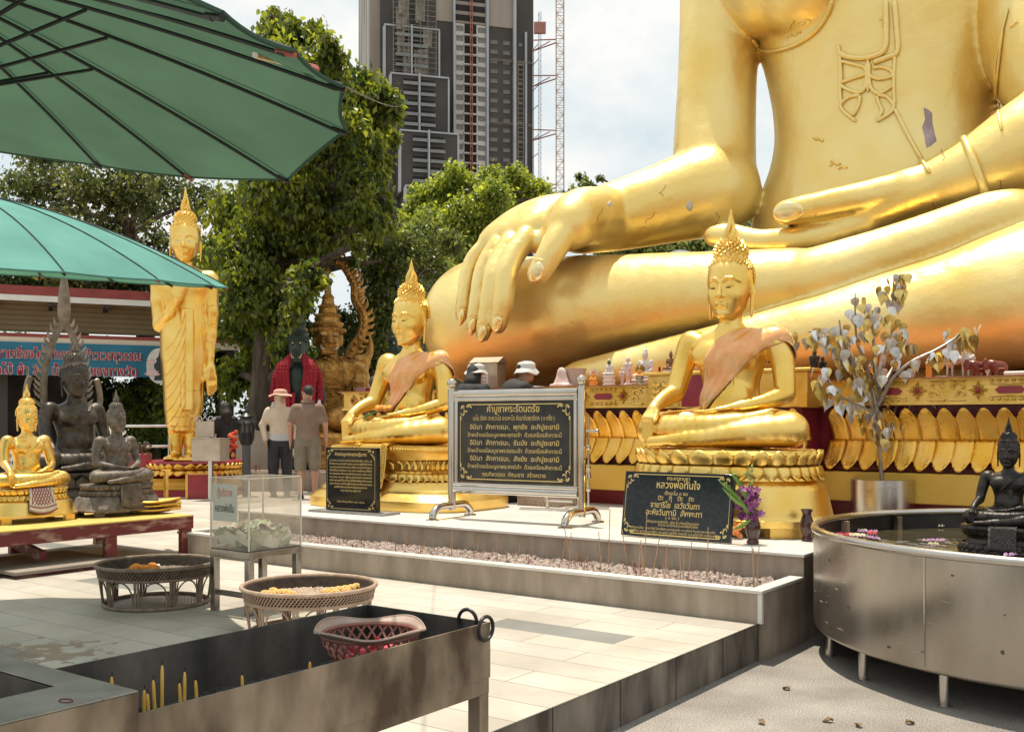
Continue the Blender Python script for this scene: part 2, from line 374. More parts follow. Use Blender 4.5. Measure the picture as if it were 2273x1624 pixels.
class Skin3:
    """rays from the eye onto a finished mesh, so that lines and patches lie on its surface"""
    def __init__(s, me, M=None):
        M = M or Matrix(); s.t = BVHTree.FromPolygons([M @ v.co for v in me.vertices], [tuple(p.vertices) for p in me.polygons])
    def hit(s, u, v, off=0):
        o = Vector((0, 0, EYE)); d = (P(u, v, 1) - o).normalized(); h = s.t.ray_cast(o, d)
        return (h[0] + h[1] * off) if h[0] is not None else None
    def line(s, mb, px, r, n=6, off=0, seg=6):
        pts = [s.hit(p.x, p.y, off) for p in smooth_path([(a, b, 0) for a, b in px], seg)]; pts = [p for p in pts if p is not None]
        if len(pts) > 1: mb.tube(pts, [r * (.45 if i in (0, len(pts) - 1) else 1) for i in range(len(pts))], n)
    def patch(s, mb, poly, off=.008, rings=5, dome=0):
        c = [sum(p[k] for p in poly) / len(poly) for k in (0, 1)]; n = len(poly); vs = []; h0 = s.hit(c[0], c[1], off)
        if h0 is None: return
        lim = 2.2 * pw(max(math.hypot(p[0] - c[0], p[1] - c[1]) for p in poly), h0.y)
        for i in range(rings, 0, -1):
            for p in poly:
                f = i / rings; h = s.hit(c[0] + (p[0] - c[0]) * f, c[1] + (p[1] - c[1]) * f, off + dome * (1 - f * f) - (.02 if i == rings else 0))
                if h is None or (h - h0).length > lim: h = P(c[0] + (p[0] - c[0]) * f, c[1] + (p[1] - c[1]) * f, h0.y)
                vs.append(h)
        h = s.hit(c[0], c[1], off + dome)
        if h is None: return
        vs.append(h); fs = []
        for i in range(rings - 1):
            for k in range(n): fs.append((i * n + k, i * n + (k + 1) % n, (i + 1) * n + (k + 1) % n, (i + 1) * n + k))
        fs += [((rings - 1) * n + k, (rings - 1) * n + (k + 1) % n, rings * n) for k in range(n)]
        mb.add(vs, fs)
# ---------------------------------------------------------------- ground, deck, platform
AX = dict(loc=O0, rz=RZ)                           # meshes below are drawn in (along, behind, up) of the terrace
def ground_mat():
    m = mat('aggregate_paving', (.24, .222, .20), .8, 0, (.38, .36, .33), 1.8, .35, 160, detail=9)
    n, k, b = nodes_of(m); src = b.inputs['Base Color'].links[0].from_socket
    tcn = n.new('ShaderNodeTexCoord')
    v = n.new('ShaderNodeTexNoise'); v.inputs['Scale'].default_value = 130; v.inputs['Detail'].default_value = 4; k.new(tcn.outputs['Object'], v.inputs['Vector'])
    r = n.new('ShaderNodeValToRGB'); r.color_ramp.elements[0].position = .36; r.color_ramp.elements[1].position = .62
    r.color_ramp.elements[0].color = (.50, .44, .38, 1); r.color_ramp.elements[1].color = (1.2, 1.2, 1.2, 1); k.new(v.outputs['Fac'], r.inputs[0])
    x = n.new('ShaderNodeMixRGB'); x.blend_type = 'MULTIPLY'; x.inputs[0].default_value = 1; k.new(src, x.inputs[1]); k.new(r.outputs[0], x.inputs[2])
    k.new(x.outputs[0], b.inputs['Base Color']); return m
def tile_mat():
    m = mat('pale_deck_tiles', (.41, .37, .315), .55, 0, (.53, .49, .43), 2.2, .08, 40, detail=12)
    n, k, b = nodes_of(m); src = b.inputs['Base Color'].links[0].from_socket
    tcn = n.new('ShaderNodeTexCoord')
    w = n.new('ShaderNodeTexBrick'); w.inputs['Scale'].default_value = 1; w.inputs['Brick Width'].default_value = .90; w.inputs['Row Height'].default_value = .25
    w.inputs['Mortar Size'].default_value = .0034; w.inputs['Mortar Smooth'].default_value = .3; w.inputs['Bias'].default_value = 0
    w.inputs['Color1'].default_value = (0, 0, 0, 1); w.inputs['Color2'].default_value = (1, 1, 1, 1); w.inputs['Mortar'].default_value = (.5, .5, .5, 1)
    k.new(tcn.outputs['Object'], w.inputs['Vector'])
    r = n.new('ShaderNodeValToRGB'); r.color_ramp.interpolation = 'CONSTANT'; e = r.color_ramp.elements
    e[0].position = 0; e[0].color = (1, 1, 1, 1); e[1].position = .30; e[1].color = (.93, .92, .90, 1)
    q = e.new(.62); q.color = (1.04, 1.03, 1.0, 1); q = e.new(.965); q.color = (.46, .50, .53, 1); k.new(w.outputs['Color'], r.inputs[0])
    x = n.new('ShaderNodeMixRGB'); x.blend_type = 'MULTIPLY'; x.inputs[0].default_value = 1; k.new(src, x.inputs[1]); k.new(r.outputs[0], x.inputs[2])
    y = n.new('ShaderNodeMixRGB'); y.inputs[2].default_value = (.17, .145, .12, 1); k.new(w.outputs['Fac'], y.inputs[0]); k.new(x.outputs[0], y.inputs[1])
    # a brown rust stain near the steel trough
    d = n.new('ShaderNodeVectorMath'); d.operation = 'DISTANCE'; st = P(85, 1452, FPX * (EYE - DECK) / 515); sa, sb = AB(st); d.inputs[1].default_value = (sa, sb, .004)
    k.new(tcn.outputs['Object'], d.inputs[0])
    z = n.new('ShaderNodeTexNoise'); z.inputs['Scale'].default_value = 9; z.inputs['Detail'].default_value = 8; k.new(tcn.outputs['Object'], z.inputs['Vector'])
    f = n.new('ShaderNodeMath'); f.operation = 'MULTIPLY_ADD'; f.inputs[1].default_value = 1.3; f.inputs[2].default_value = -.65; k.new(z.outputs['Fac'], f.inputs[0])
    g = n.new('ShaderNodeMath'); g.operation = 'SUBTRACT'; k.new(d.outputs['Value'], g.inputs[0]); k.new(f.outputs[0], g.inputs[1])
    h = n.new('ShaderNodeMapRange'); h.inputs[1].default_value = .30; h.inputs[2].default_value = .36; h.inputs[3].default_value = .75; h.inputs[4].default_value = 0; k.new(g.outputs[0], h.inputs[0])
    s2 = n.new('ShaderNodeMixRGB'); s2.inputs[2].default_value = (.22, .14, .07, 1); k.new(h.outputs[0], s2.inputs[0]); k.new(y.outputs[0], s2.inputs[1])
    k.new(s2.outputs[0], b.inputs['Base Color']); return m
structure('ground', MB().grid(lambda u, v: ((u - .5) * 1600, (v - .5) * 1600, 0), 8, 8), ground_mat())
structure('deck', MB().box(-70, -.035, -9, 60, -.02, DECK - .004), mat('stained_kerb_stone', (.055, .045, .036), .75, 0, (.25, .215, .175), 5.5, .3, 50, detail=12, stretch=(1, 1, .35), lo=.34, hi=.68), **AX)
m = MB()                                           # thin upright joints between the kerb slabs
for i in range(16): m.box(-.0335, -.0322, -8.6 + i * .58, -8.594 + i * .58, 0, DECK - .005)
structure('kerb_joints', m, mat('dark_joint', (.06, .052, .044), .9), **AX)
structure('deck_paving', MB().box(-70, -.03, -9, 60, DECK - .0035, DECK), tile_mat(), **AX)
structure('platform', MB().box(-5.75, .0, .72, 3.6, -.02, PLAT - .022), STONE, **AX)
structure('platform_paving', MB().box(-5.77, .012, .70, 3.6, PLAT - .0215, PLAT), MARBLE, bevel=.004, **AX)
# ---------------------------------------------------------------- incense planter along the platform
pl = thing('incense_planter', 'long low stone planter filled with ash, incense sticks standing in it', 'planter', O0, RZ)
m = MB(); m.box(-5.72, 0, 0, .05, DECK + .001, RIM - .022); m.box(-5.72, -5.67, .05, .715, DECK + .001, RIM - .022); m.build('front_wall', STONE, pl)
MB().box(-.05, .003, .052, .716, -.01, RIM - .0225).build('end_wall', STONE, pl)
m = MB(); m.box(-5.73, .01, -.012, .085, RIM - .0215, RIM); m.box(-.085, .0102, .0855, .698, RIM - .0213, RIM - .0002); m.box(-5.731, -5.64, .0855, .698, RIM - .0213, RIM - .0002); m.build('rim', MARBLE, pl, bevel=.003)
MB().box(-.022, .0065, -.0045, .02, DECK + .002, RIM - .024).build('corner_trim', WHITEP, pl)
rnd = random.Random(3)
from mathutils import noise as mnoise
def ash(u, v):
    a, b = -5.66 + u * 5.6, .055 + v * .66
    z = RIM - .045 + .018 * math.sin(v * math.pi) + .02 * mnoise.noise((a * 7, b * 7, 0)) + .026 * mnoise.noise((a * 30, b * 30, 3)) + .014 * mnoise.noise((a * 70, b * 70, 5))
    return (a, b, z)
m = MB().grid(ash, 560, 60)
for i in range(900):
    a, b = rnd.uniform(-5.6, -.1), rnd.uniform(.1, .69); z = ash((a + 5.66) / 5.6, (b - .055) / .66)[2]; r = rnd.uniform(.004, .013)
    m.ball((a, b, z), (r * rnd.uniform(.8, 1.6), r, r * .7), 5, 3)
o = m.build('ash_bed', ASHM, pl, sharp=60)
# ---------------------------------------------------------------- the great pedestal
pd = thing('lotus_pedestal', 'wide maroon and gold lotus pedestal under the giant golden figure', 'pedestal', O0, RZ)
PA0, PA1 = -7.0, 6.5
MB().box(PA0 + .02, PA1, 3.605, 12, -.02, .735).build('plinth', MAROON, pd, bevel=.01)
MB().box(PA0 + .01, PA1, 3.40, 12, .738, 1.005).build('yellow_band', YELLOW, pd, bevel=.01)
MB().box(PA0 + .1, PA1, 3.60, 12, 1.006, 1.60).build('core', MAROON, pd)
MB().box(PA0 - .03, PA1, 3.34, 12, PED - .012, PED).build('top_slab', REDP, pd)
MB().box(PA0, PA1, 3.40, 11.97, 1.60, PED - .013).build('frieze', GOLDF, pd, bevel=.006)
def petal(m, a, up, w=.088, z0=1.29, z1=1.572, b0=3.585, out=.15):
    def fn(u, t):
        x = (u - .5) * 2; hw = w * (1 - max(0, (t - .60) / .40) ** 2.6 * .50)
        lean = -.024 * t + .01
        d = .02 + out * (t ** 1.6) + .040 * (1 - x ** 4) + .014 * (abs(x) > .70) * (1 - t * .4) - .06 * max(0, t - .9)
        z = z0 + (z1 - z0) * t - .055 * abs(x) ** 3 * t ** 2
        return (a + x * hw + lean, b0 - d, z if up else 2 * z0 - z)
    m.grid(fn, 8, 9)
up, lo = MB(), MB()
n = int((PA1 - PA0) / .158)
for i in range(n):
    a = PA0 + .16 + i * .158
    if -2.45 < a < -.80: continue
    petal(up, a, True); petal(lo, a - .04, False, z1=1.555)
up.build('upper_lotus_petals', GOLD2, pd, sharp=60, thick=.012); lo.build('lower_lotus_petals', GOLD2, pd, sharp=60, thick=.012)
# frieze ornament: a jewelled flower every half metre, maroon bars and scrolls between
fl, jw, br, scr = MB(), MB(), MB(), MB()
def flower(m, a, b, z, r):
    for k in range(8):
        t = k * math.pi / 4; q = r * (1 if k % 2 == 0 else .78)
        c, s_ = math.cos(t), math.sin(t)
        m.add([(a, b - .012, z), (a + q * .6 * math.cos(t - .33), b - .010, z + q * .6 * math.sin(t - .33)), (a + q * c, b - .006, z + q * s_), (a + q * .6 * math.cos(t + .33), b - .010, z + q * .6 * math.sin(t + .33)), (a + q * .55 * c, b - .034, z + q * .55 * s_)],
              [(0, 1, 4), (1, 2, 4), (2, 3, 4), (3, 0, 4)])
def scroll(m, a, b, z, s, r0=.062, w=.016):
    pts = []
    for k in range(16):
        t = k / 15 * 4.4; q = r0 * (1 - k / 19)
        pts.append((a + s * (.10 - q * math.cos(t)), b - .012, z + q * math.sin(t)))
    m.tube(pts, [w * (1 - .5 * k / 15) for k in range(16)], 6)
zf = 1.722
k = 0; a = PA0 + .18
while a < PA1 - .2:
    if not (-2.6 < a < -.68):
        flower(fl, a, 3.40, zf, .082); jw.ball((a, 3.368, zf), (.02, .014, .024), 8, 5)
        c = a + .245
        if k % 2:
            br.prism([(c - .115, zf), (c - .085, zf - .030), (c + .085, zf - .030), (c + .115, zf), (c + .085, zf + .030), (c - .085, zf + .030)], 0, .01, Matrix(((1, 0, 0, 0), (0, 0, -1, 3.398), (0, 1, 0, 0), (0, 0, 0, 1))))
            for s in (-1, 1):
                scr.tube([(c - .15, 3.392, zf + s * .052), (c, 3.388, zf + s * .044), (c + .15, 3.392, zf + s * .052)], .010, 6)
                for q in range(6): scr.ball((c - .14 + q * .056, 3.390, zf + s * .076), (.018, .012, .011), 6, 4)
        else:
            for s in (-1, 1):
                scroll(scr, c, 3.40, zf + .022, s); scroll(scr, c + s * .02, 3.40, zf - .035, s, .045)
                scr.tube([(c + s * .02, 3.39, zf + .08), (c + s * .09, 3.385, zf + .065), (c + s * .15, 3.39, zf + .085)], [.012, .014, .005], 6)
                scr.tube([(c + s * .02, 3.39, zf - .08), (c + s * .09, 3.385, zf - .085), (c + s * .15, 3.39, zf - .08)], [.012, .014, .005], 6)
    k += 1; a += .49
for z0, z1 in ((1.602, 1.628), (1.812, 1.828)): scr.box(PA0 - .004, PA1, 3.372, 3.404, z0, z1)
fl.build('flower_ornament', GOLDF, pd, sharp=30); jw.build('jewel_studs', MAROON, pd); br.build('maroon_panel', MAROON, pd); scr.build('scroll_ornament', GOLDF, pd)
# the projecting middle block
mb_ = MB(); mb_.box(-2.43, -.82, 3.06, 3.56, 1.585, PED + .07); mb_.box(-2.47, -.78, 3.02, 3.60, PED + .0705, PED + .10); mb_.build('middle_block', GOLDF, pd, bevel=.008)
MB().box(-2.36, -.89, 3.10, 3.55, PLAT + .002, 1.584).build('middle_core', MAROON, pd)
m = MB()
for s0 in range(2):
    for q in range(4):
        z = 1.62 + q * .062
        for s in (-1, 1):
            x = -2.33 + s0 * .105
            m.tube([(x, 3.05, z), (x + s * .035, 3.045, z + .02), (x + s * .05, 3.05, z + .045)], [.016, .018, .004], 6)
for q in range(5): m.ball((-2.10, 3.055, 1.62 + q * .055), .014, 6, 4); m.ball((-1.80, 3.055, 1.62 + q * .055), .014, 6, 4)
m.build('leaf_ornament', GOLDF, pd)
m = MB(); m.box(-2.06, -1.84, 3.054, 3.07, 1.60, PED + .06); m.box(-1.74, -1.66, 3.054, 3.07, 1.60, PED + .06); m.build('maroon_inlay', MAROON, pd)
up = MB(); lo = MB()
for q in range(9):
    petal(up, -2.33 + q * .175, True, b0=3.22); petal(lo, -2.36 + q * .175, False, b0=3.22, z1=1.555)
up.build('upper_lotus_petals', GOLD2, pd, sharp=60, thick=.012); lo.build('lower_lotus_petals', GOLD2, pd, sharp=60, thick=.012)
# ---------------------------------------------------------------- the giant golden figure
def px(u, v, b, r):                                # a joint seen at pixel (u, v) at depth b with a radius of r pixels
    p = UB(u, v, b); return p, pw(r, p.y)
def giant():
    root = thing('giant_seated_statue', 'giant golden seated figure, one hand hanging over its knee', 'statue', L(-1.3, 7, PED), RZ)
    B = Body((-5.2, 8.2, 1.7), (8.6, 18.6, 8.3), .038)
    C = lambda pts, k=.12, flat=None, n=5: B.chain([px(*q)[0] for q in pts], [px(*q)[1] for q in pts], k, flat, n)
    # trunk: ellipses stacked above the lap
    z = lambda v: EYE + (HV - v) * .005533
    c0 = L(-1.28, 7.0)
    rows = [(1.7, 2.5, 1.55, 0, .1), (2.9, 2.35, 1.45, 0, .05), (z(520), 1.78, 1.22, 0, 0), (z(470), 1.66, 1.12, 0, 0), (z(400), 1.54, 1.0, 0, 0), (z(350), 1.43, .95, 0, 0), (z(290), 1.36, .94, 0, 0), (z(230), 1.37, .96, 0, 0),
            (z(140), 1.46, 1.0, 0, 0), (z(60), 1.58, 1.05, 0, 0), (7.2, 1.80, 1.08, 0, 0), (7.6, 1.90, 1.06, 0, .05), (8.4, 1.95, 1.0, 0, .05)]
    B.stack(rows, .25, R2=RZ, o=(c0.x, c0.y))
    # breast over the ribs with its overhanging edge
    for u, v, b, r in ((1735, -70, 6.38, 150), (1800, -66, 6.28, 146)):
        p, rr = px(u, v, b, r); B.ell(p, (rr * 1.0, rr * .8, rr * 1.03), .05, rot=Matrix.Rotation(RZ, 3, 'Z'))
    # head, neck and shoulders, above the picture
    D = Body((-1.5, 9.0, 7.9), (7.5, 16.5, 12.4), .09); h = L(-1.28, 6.7, 10.4); D.ell(h, (.95, 1.0, 1.25), .3); D.ell(h + Vector((0, 0, 1.1)), (.55, .55, .5), .2); D.cap(L(-1.28, 6.9, 8.4), L(-1.28, 6.75, 9.8), .62, .58, .2)
    D.stack([(7.6, 1.90, 1.06, 0, .05), (8.1, 1.96, 1.0, 0, .05), (8.6, 1.55, .85, 0, .1), (9.0, .8, .7, 0, .1), (9.3, .6, .6, 0, .05)], .25, R2=RZ, o=(c0.x, c0.y))
    for q in (B, D):
        for s in (-1, 1): q.ell(L(-1.28 + s * 2.0, 7.0, 8.1), (.75, .75, .75), .35)
    # thighs under the shins
    B.cap(L(-2.2, 7.0, 2.75), L(-5.6, 5.6, 2.75), 1.02, .80, .3); B.cap(L(-.3, 7.0, 2.75), L(3.0, 5.6, 2.75), 1.0, .85, .3)
    # right shin and knee
    C([(1075, 715, 5.35, 138), (1160, 706, 5.3, 133), (1400, 676, 5.15, 108), (1600, 650, 5.1, 88), (1790, 628, 5.15, 74)], .06)
    p, rr = px(1085, 735, 5.45, 128); B.ell(p, (rr * 1.05, rr, rr * .92), .1)
    # right foot and ankle lying on the other thigh
    C([(1808, 624, 5.05, 66), (1900, 594, 5.1, 62), (2050, 542, 5.2, 57), (2200, 490, 5.3, 56), (2275, 478, 5.35, 46)], .09)
    # left shin, tapering to the foot below
    C([(2420, 640, 5.4, 175), (2273, 660, 5.2, 146), (2130, 690, 5.05, 118), (1990, 712, 4.95, 98), (1840, 742, 4.85, 80), (1700, 766, 4.75, 66), (1540, 792, 4.65, 50), (1400, 815, 4.6, 38), (1268, 838, 4.55, 26)], .11)
    B.ell(L(2.5, 5.6, 2.85), (1.15, 1.0, 1.02), .2)
    # right arm: shoulder, elbow, forearm, wrist
    C([(1590, -260, 6.75, 88), (1596, 0, 6.6, 81), (1591, 180, 6.5, 80), (1586, 320, 6.4, 83), (1584, 415, 6.25, 86)], .1)
    C([(1590, 424, 6.2, 96), (1530, 436, 6.0, 90), (1440, 462, 5.7, 78), (1350, 484, 5.4, 68), (1275, 500, 5.15, 55)], .08)
    # back of the hand, four hanging fingers, thumb
    C([(1290, 492, 5.12, 52), (1225, 500, 4.86, 48), (1170, 520, 4.55, 30)], .10)
    C([(1285, 490, 5.12, 50), (1210, 488, 4.88, 44), (1135, 522, 4.52, 22)], .10)
    C([(1270, 486, 5.1, 46), (1180, 492, 4.85, 38), (1106, 528, 4.48, 19)], .10)
    C([(1240, 486, 5.05, 42), (1150, 502, 4.78, 32), (1080, 536, 4.46, 17)], .10)
    for q in ([(1076, 543, 4.44, 14), (1052, 570, 4.36, 14.5), (1037, 606, 4.28, 14), (1030, 658, 4.22, 13.5), (1026, 690, 4.20, 13), (1025, 703, 4.20, 11)],
              [(1103, 538, 4.40, 15), (1081, 574, 4.28, 15.5), (1067, 610, 4.20, 15), (1058, 668, 4.13, 14.5), (1051, 712, 4.11, 13.5), (1049, 727, 4.11, 11.5)],
              [(1131, 533, 4.38, 17), (1106, 574, 4.22, 17.5), (1093, 612, 4.12, 17), (1083, 674, 4.06, 16.5), (1075, 728, 4.04, 15.5), (1072, 744, 4.04, 13)],
              [(1166, 530, 4.40, 22), (1138, 570, 4.22, 22.5), (1124, 606, 4.12, 22), (1118, 664, 4.06, 20.5), (1109, 708, 4.05, 18), (1106, 724, 4.05, 15)]): C([(u_, v_, b_, r_ * 1.16) for u_, v_, b_, r_ in q], .010)
    C([(1166, 530, 4.55, 20), (1205, 538, 4.55, 26), (1245, 530, 4.6, 26)], .04)
    C([(1330, 476, 5.05, 40), (1290, 480, 4.80, 38), (1262, 502, 4.52, 34)], .22)
    C([(1279, 482, 4.66, 36), (1250, 516, 4.42, 33), (1222, 562, 4.26, 28), (1200, 600, 4.20, 24), (1192, 612, 4.20, 20)], .03)
    # left forearm, cuff, palm-up hand in the lap
    C([(2520, 210, 6.3, 128), (2400, 270, 6.1, 118), (2273, 335, 5.95, 98), (2160, 384, 5.85, 66), (2070, 415, 5.8, 48)], .1)
    C([(2490, 225, 6.3, 135), (2370, 160, 6.45, 128), (2322, 40, 6.6, 120), (2312, -120, 6.7, 116), (2312, -260, 6.8, 112)], .15)
    C([(2070, 418, 5.8, 47), (1990, 444, 5.7, 52), (1920, 472, 5.65, 50), (1840, 506, 5.7, 42)], .1)
    C([(2045, 416, 5.70, 36), (1985, 424, 5.56, 37), (1920, 438, 5.44, 35), (1850, 452, 5.36, 33), (1790, 464, 5.32, 31), (1742, 472, 5.30, 26)], .015)
    for dv, bb in ((0, 5.45), (6, 5.75), (-2, 6.0)):
        C([(1920, 496 + dv, bb + .1, 34), (1800, 528 + dv * .5, bb, 31), (1690, 536, bb, 26), (1620, 524, bb, 27), (1584, 525, bb, 22)], .02)
    me = B.mesh('body'); V = np.empty(len(me.vertices) * 3, np.float32); me.vertices.foreach_get('co', V)
    S = Skin3(me)
    M = root.matrix_basis.copy() if False else Matrix.Translation(root.location) @ Matrix.Rotation(RZ, 4, 'Z')
    I = M.inverted(); me.transform(I)
    put('body', me, GOLDG, root)
    def part(name, m, mt, sharp=50, thick=0):
        if m.v: m.v = [tuple(I @ Vector(p)) for p in m.v]; return m.build(name, mt, root, sharp=sharp, thick=thick)
    NAILG = mat('pale_gilt_nail', (.93, .74, .36), .25, .9, (.96, .80, .46), 3)
    NAILG = mat('pale_gilt_nail', (.93, .74, .36), .25, .9, (.96, .80, .46), 3)
    for (u, v), w, h, ang in (((1024, 704), 8, 19, .16), ((1048, 726), 9, 20, .2), ((1071, 741), 10.5, 20, .25), ((1104, 720), 12, 20, .32), ((1191, 605), 17, 24, .55), ((1750, 471), 22, 35, 1.40)):
        c = S.hit(u, v); e = S.hit(u + 2, v); d = S.hit(u, v + 2)
        if c is None or e is None or d is None: continue
        nn = (e - c).cross(d - c).normalized(); nn = nn if nn.y < 0 else -nn
        up = P(u + math.sin(ang), v - math.cos(ang), c.y) - P(u, v, c.y); up = (up - nn * up.dot(nn)).normalized(); sd = nn.cross(up)
        m = MB(); m.ball(c + nn * .004, (pw(w, c.y), pw(h, c.y), .032), 20, 12, Matrix((sd, up, nn)).transposed()); part('fingernail', m, NAILG)
    # raised sash tail and its knotted end
    def lines(name, L_, r, mt=GOLDG):
        m = MB()
        for l in L_: S.line(m, l, r, 8, .015)
        part(name, m, mt)
    lines('sash_edge', [[(1966, 0), (1968, 60), (1966, 105), (1950, 122), (1915, 130), (1880, 126), (1866, 118)], [(1985, 0), (1990, 60), (1992, 115), (1970, 128), (1938, 140)]], .035)
    lines('sash_knot', [[(1866, 136), (1890, 142), (1918, 150), (1924, 162)], [(1868, 184), (1890, 176), (1920, 166), (1924, 160)], [(1938, 152), (1960, 150), (1978, 158), (1980, 170), (1950, 176), (1930, 168)],
        [(1866, 188), (1880, 198), (1908, 206), (1922, 190), (1924, 140)], [(1930, 140), (1932, 190), (1948, 208), (1970, 200), (1982, 188)], [(1910, 212), (1886, 216), (1868, 232), (1872, 246), (1900, 270)],
        [(1910, 212), (1906, 236), (1894, 258)], [(1948, 212), (1968, 216), (1984, 236), (1976, 252), (1946, 270)], [(1946, 214), (1952, 232), (1958, 248), (1946, 268)], [(1866, 120), (1866, 200), (1868, 234)], [(1986, 120), (1984, 190), (1986, 238)], [(1927, 130), (1927, 205)]], .023)
    lines('robe_hem', [[(1860, 100), (1866, 130), (1868, 190)], [(1986, 242), (2010, 290), (2040, 345), (2064, 384)]], .024)
    lines('robe_fold', [[(2238, 20), (2222, 90), (2212, 160), (2216, 240), (2224, 290)], [(2228, 60), (2216, 170), (2214, 230)]], .016)
    lines('breast_hem', [[(1668, 88), (1690, 112), (1730, 112), (1775, 96), (1815, 66), (1838, 30), (1846, 0)]], .03)
    m = MB(); rr = .60; c = px(2168, 388, 5.85, 60)[0]; d = (px(2273, 335, 5.95, 1)[0] - px(2070, 415, 5.8, 1)[0]).normalized(); x = d.orthogonal().normalized(); y = d.cross(x)
    m.tube([c + (x * math.cos(t) + y * math.sin(t)) * .405 for t in (2 * math.pi * i / 40 for i in range(40))], .045, 8, closed=True); part('cuff', m, GOLDG)
    # where the paint has peeled
    PEEL = mat('bare_plaster', (.42, .30, .30), .8, 0, (.58, .46, .47), 5, .2, 30); PEEL2 = mat('bare_white_plaster', (.70, .62, .52), .8)
    for poly, mt in (([(2048, 232), (2060, 237), (2070, 246), (2071, 272), (2077, 300), (2082, 318), (2068, 330), (2056, 336), (2050, 304), (2044, 282), (2052, 262)], PEEL),
                     ([(1534, 440), (1540, 450), (1540, 462), (1532, 472), (1524, 466), (1520, 456), (1526, 448)], PEEL2), ([(1354, 444), (1358, 450), (1356, 458), (1350, 460), (1348, 452)], PEEL2),
                     ([(1380, 828), (1390, 824), (1388, 836), (1384, 842), (1376, 836)], PEEL2)):
        m = MB(); S.patch(m, poly, .012, 3); part('peeled_patch', m, mt)
    CRK = mat('paint_crack', (.30, .17, .03), .6, .3)
    m = MB()
    rng = random.Random(8)
    for u, v in ((1478, 410), (1452, 470), (1340, 460), (2090, 330), (1590, 470), (2070, 450), (1950, 620), (2216, 400), (1760, 45)):
        l = [(u, v)]
        for q in range(5): l.append((l[-1][0] + rng.uniform(-7, 7), l[-1][1] + rng.uniform(1, 9)))
        S.line(m, l, .0035, 4, .001)
    part('crack', m, CRK)
    m = MB()                                       # creases behind the nails
    for l in ([(1186, 577), (1198, 575), (1210, 580)], [(1018, 684), (1026, 679), (1036, 684)], [(1040, 702), (1050, 698), (1060, 704)], [(1062, 718), (1074, 714), (1084, 721)], [(1094, 698), (1108, 695), (1118, 702)], [(1806, 446), (1812, 462), (1808, 482)]): S.line(m, l, .010, 5, .0)
    part('knuckle_crease', m, GOLDG)
    m = MB()                                       # dents and rucked plaster
    for u, v in ((1960, 60), (1950, 50), (1770, 60), (1756, 72), (1742, 84), (2240, 60), (1840, 368), (1858, 376), (1848, 356), (1806, 300)):
        l = [(u + rng.uniform(-4, 4), v + rng.uniform(-4, 4))]
        for q in range(3): l.append((l[-1][0] + rng.uniform(4, 9), l[-1][1] + rng.uniform(-7, 6)))
        S.line(m, l, .02, 5, .0)
    part('rucked_plaster', m, GOLDG)
    return S
GIANT = giant()
# ---------------------------------------------------------------- statues
def head_into(B, o, s=1, rz=0, k=.012):
    """calm long-eared head; o is the middle of the neck base, looking along -y"""
    o = Vector(o); Q = Matrix.Rotation(rz, 3, 'Z'); T = lambda x, y, z: o + Q @ (Vector((x, y, z)) * s)
    rows = [(.0, .050, .05, 0, -.085), (.03, .085, .10, 0, -.055), (.08, .122, .142, 0, -.03), (.16, .150, .172, 0, -.015), (.26, .166, .186, 0, 0), (.36, .170, .190, 0, .008), (.44, .155, .178, 0, .015), (.505, .112, .13, 0, .02), (.54, .05, .06, 0, .02)]
    B.stack([(o.z + z * s, A * 1.06 * s, b * s, cx * s, cy * s) for z, A, b, cx, cy in rows], .015 * s, R2=rz, o=(o.x, o.y))
    B.cap(T(0, .03, -.10), T(0, .01, .10), .098 * s, .092 * s, .03 * s)
    B.ell(T(0, .02, .53), (.132 * s, .132 * s, .125 * s), .04 * s)
    B.cap(T(0, -.182, .285), T(0, -.212, .19), .011 * s, .021 * s, .018 * s); B.ell(T(0, -.214, .178), (.026 * s, .020 * s, .017 * s), .012 * s)
    for q in (-1, 1):
        B.ell(T(q * .021, -.196, .172), (.015 * s, .016 * s, .012 * s), .008 * s)
        for (a, b) in (((.014, -.183, .292), (.05, -.184, .322)), ((.05, -.184, .322), (.095, -.165, .322)), ((.095, -.165, .322), (.138, -.118, .295))): B.cap(T(q * a[0], a[1], a[2]), T(q * b[0], b[1], b[2]), .0095 * s, .0095 * s, .008 * s)
        B.ell(T(q * .070, -.205, .272), (.050 * s, .034 * s, .030 * s), .02 * s, sub=True)           # socket
        B.ell(T(q * .068, -.150, .268), (.045 * s, .030 * s, .024 * s), .008 * s)                  # lid
        B.cap(T(q * .03, -.176, .252), T(q * .105, -.148, .258), .006 * s, .006 * s, .006 * s)     # lid edge
        B.ell(T(q * .075, -.12, .19), (.05 * s, .05 * s, .06 * s), .05 * s)                        # cheek
        fl = (tuple(Q @ Vector((1, .25 * q, 0)).normalized()), 1.7)
        B.cap(T(q * .170, .015, .33), T(q * .182, .03, .22), .030 * s, .026 * s, .012 * s, fl); B.cap(T(q * .182, .03, .22), T(q * .178, .02, .03), .024 * s, .021 * s, .01 * s, fl)
    B.cap(T(-.048, -.168, .118), T(0, -.196, .113), .008 * s, .013 * s, .010 * s); B.cap(T(.048, -.168, .118), T(0, -.196, .113), .008 * s, .013 * s, .010 * s)
    B.cap(T(-.036, -.170, .094), T(.036, -.170, .094), .012 * s, .012 * s, .010 * s); B.ell(T(0, -.186, .094), (.026 * s, .014 * s, .012 * s), .010 * s)
    B.ell(T(0, -.135, .035), (.045 * s, .04 * s, .035 * s), .03 * s)
